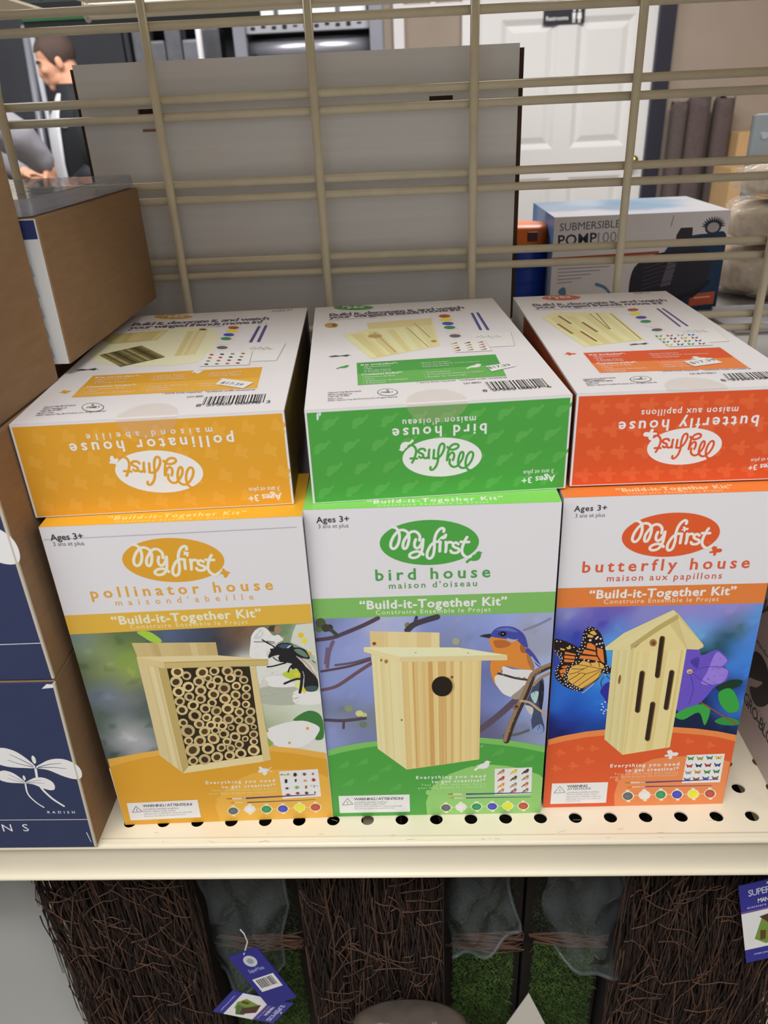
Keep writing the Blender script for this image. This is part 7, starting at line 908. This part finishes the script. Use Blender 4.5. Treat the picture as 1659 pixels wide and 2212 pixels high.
house('moss house with brown twig roof on the lower shelf beside the grey board', -.300, -.080, -.300, -.168, -.166, -.080, [(-.160, -.085), (-.082, -.085), (-.100, -.245), (-.168, -.275)], 21)
house('moss house with brown twig roof on the lower shelf below the bird house kit', -.072, .125, -.072, .050, .052, .125, [(.054, -.085), (.104, -.085), (.118, -.20), (.056, -.232)], 31)
house('moss house with brown twig roof on the lower shelf below the butterfly house kit', .128, .36, .205, .36, .128, .203, [(.136, -.085), (.196, -.085), (.222, -.255), (.146, -.225)], 41)
# hang tags
def hangtag(label, quad, y, draw, tilt=0):
    o_, a_, b_ = Vector((quad[0][0], y, quad[0][1])), Vector((quad[1][0]-quad[0][0], tilt, quad[1][1]-quad[0][1])), Vector((quad[3][0]-quad[0][0], 0, quad[3][1]-quad[0][1]))
    n = a_.cross(b_).normalized(); n = n if n.y < 0 else -n; c = o_ + (a_+b_)/2; root = thing('hang_tag', label, 'tag', c, 0, 'blue hang tags on the moss houses')
    fr = lambda u, v, h: tuple(o_ - c + a_*(u/50) + b_*(v/80) + n*(h/1000))
    b = MB(); b.slab([fr(0, 0, 0), fr(50, 0, 0), fr(50, 80, 0), fr(0, 80, 0)], -n*.0007); b.build('card', mat('tag_blue', (44, 46, 128), .45), root)
    p = Print(50, 80); draw(p); p.build('tag_print', root, fr, .06)
    b = MB(); s0 = Vector(fr(25, 77, .3)); b.tube([s0, s0 + Vector((.004, .004, .012)), s0 + Vector((.002, .005, .022)), s0 + Vector((-.001, .006, .026))], .0006, 6); b.build('string', mat('white_string', (214, 214, 214), .6), root)
def d_front(p):
    p.poly('2e2f86', 0, [(0, 0), (50, 0), (50, 80), (0, 80)])
    p.poly('d8d6dc', 1, [(0, 14), (50, 14), (50, 52), (0, 52)]); p.poly('6a4a8c', 1, [(0, 52), (50, 52), (50, 54), (0, 54)])
    v, f = text2d('SUPERMOSS', (8, 68), (46, 68), 6, .01); p.faces('b8bce0', 1, v, f)
    v, f = text2d('MANSION', (16, 60), (36, 60), 4, .05); p.faces('e8e8f2', 1, v, f)
    v, f = text2d('miniature moss house', (6, 56), (46, 56), 2.2, .02); p.faces('c0c2e4', 1, v, f)
    p.poly('6c8c3a', 2, [(10, 24), (18, 44), (30, 40), (34, 20), (20, 17)]); p.poly('4c6a34', 3, [(24, 20), (34, 22), (46, 28), (44, 38), (30, 36)]); p.poly('4a302a', 4, [(16, 46), (34, 49), (44, 32), (30, 29), (24, 38)]); p.poly('5c3a22', 5, [(15, 22), (20, 22), (21, 31), (16, 32)])
    v, f = text2d('create your own fairy garden', (8, 7), (44, 7), 2.2, .02); p.faces('a8aad8', 1, v, f)
def d_back(p):
    p.poly('28297c', 0, [(0, 0), (50, 0), (50, 80), (0, 80)]); p.ell('b8bcc4', 1, (26, 66), (10, 0), (0, 8)); p.ell('8890a0', 2, (26, 66), (5, 0), (0, 4))
    v, f = text2d('SuperMoss', (12, 51), (38, 51), 5, .01); p.faces('9098c8', 1, v, f)
    p.poly('d4d2d6', 1, [(8, 22), (44, 22), (44, 42), (8, 42)]); rg = random.Random(5); x = 12
    while x < 40: w_ = rg.choice([.8, 1.2, 1.8]); p.poly('30303a', 2, [(x, 27), (x+w_, 27), (x+w_, 40), (x, 40)]); x += w_ + rg.choice([.8, 1.2])
hangtag('blue hang tag with a barcode on the twig house beside the grey board', [(-.1127, -.2656), (-.0850, -.2512), (-.1128, -.1869), (-.1403, -.1908)], .045, d_back)
hangtag('blue and white hang tag with a small house picture, tucked under the barcode tag', [(-.1449, -.2479), (-.168, -.281), (-.113, -.301), (-.0900, -.2680)], .049, lambda p: d_front(p))
hangtag('blue and white hang tag with a small house picture below the butterfly house kit', [(.3107, -.2013), (.352, -.1855), (.3290, -.0850), (.2863, -.0997)], .045, d_front)
# grey board, green card, small items at the bottom
o = MB().rbox(-.09, .058, -.004, .004, 0, .385, .001).build('grey_board', mat('light_grey_board', (176, 178, 176), .7, noise=.02, scale=8), None, (-.372, .075, -.43), rot=(0, 0, R(8))); tag(o, 'light grey board standing upright beside the twig houses', 'board')
sgn = thing('shelf_label', 'green and white shelf label hanging under the price channel', 'label', (-.335, .030, -.040))
b = MB(); b.slab([(-.03, 0, 0), (.034, 0, 0), (.010, -.004, -.062), (-.03, -.004, -.062)], (0, .001, 0)); b.build('label_card', mat('green_card', (120, 190, 84), .5), sgn)
p = Print(64, 60); p.clip = False; p.poly('e6eedc', 0, [(2, 26), (30, 32), (34, 46), (4, 48)]); p.poly('5aa040', 1, [(8, 32), (24, 36), (26, 42), (10, 42)]); p.build('label_print', sgn, lambda u, v, h: (u/1000-.03, -.0045-h/1000-.004*(1-v/60)+.004, (v-62)/1000))
pk = thing('wrapped_planter', 'small brown planter in clear wrap at the foot of the twig houses', 'planter', (.018, .026, -.4298))
b = MB(); b.loft([[(r_*1.25*math.cos(2*math.pi*i/26), r_*.5*math.sin(2*math.pi*i/26), z) for i in range(26)] for z, r_ in ((0, .030), (.02, .034), (.150, .040), (.174, .040), (.178, .034))]); b.build('pot', mat('brown_grey_bark', (92, 78, 66), .95, noise=.3, scale=60, bump=.6), pk, smooth=True)
b = MB(); b.loft([[(r_*1.25*math.cos(2*math.pi*i/26)*(1+.04*math.sin(5*i)), r_*.5*math.sin(2*math.pi*i/26)*(1+.04*math.cos(7*i)), z) for i in range(26)] for z, r_ in ((.0, .036), (.05, .042), (.145, .045), (.170, .044), (.184, .028))]); b.build('wrap', film('clear_bag_film2', (120, 124, 126), .86, .1, .6, 40), pk, smooth=True)
o = MB().slab([(-.03, 0, 0), (.03, 0, 0), (.022, 0, .12), (.003, 0, .172), (-.018, 0, .12)], (0, .0008, 0)).build('paper_slip', mat('paper_slip_white', (206, 202, 192), .7), None, (.1245, .046, -.4298), rot=(R(-2), 0, 0)); tag(o, 'pointed white paper slip standing between the two moss walls', 'paper')
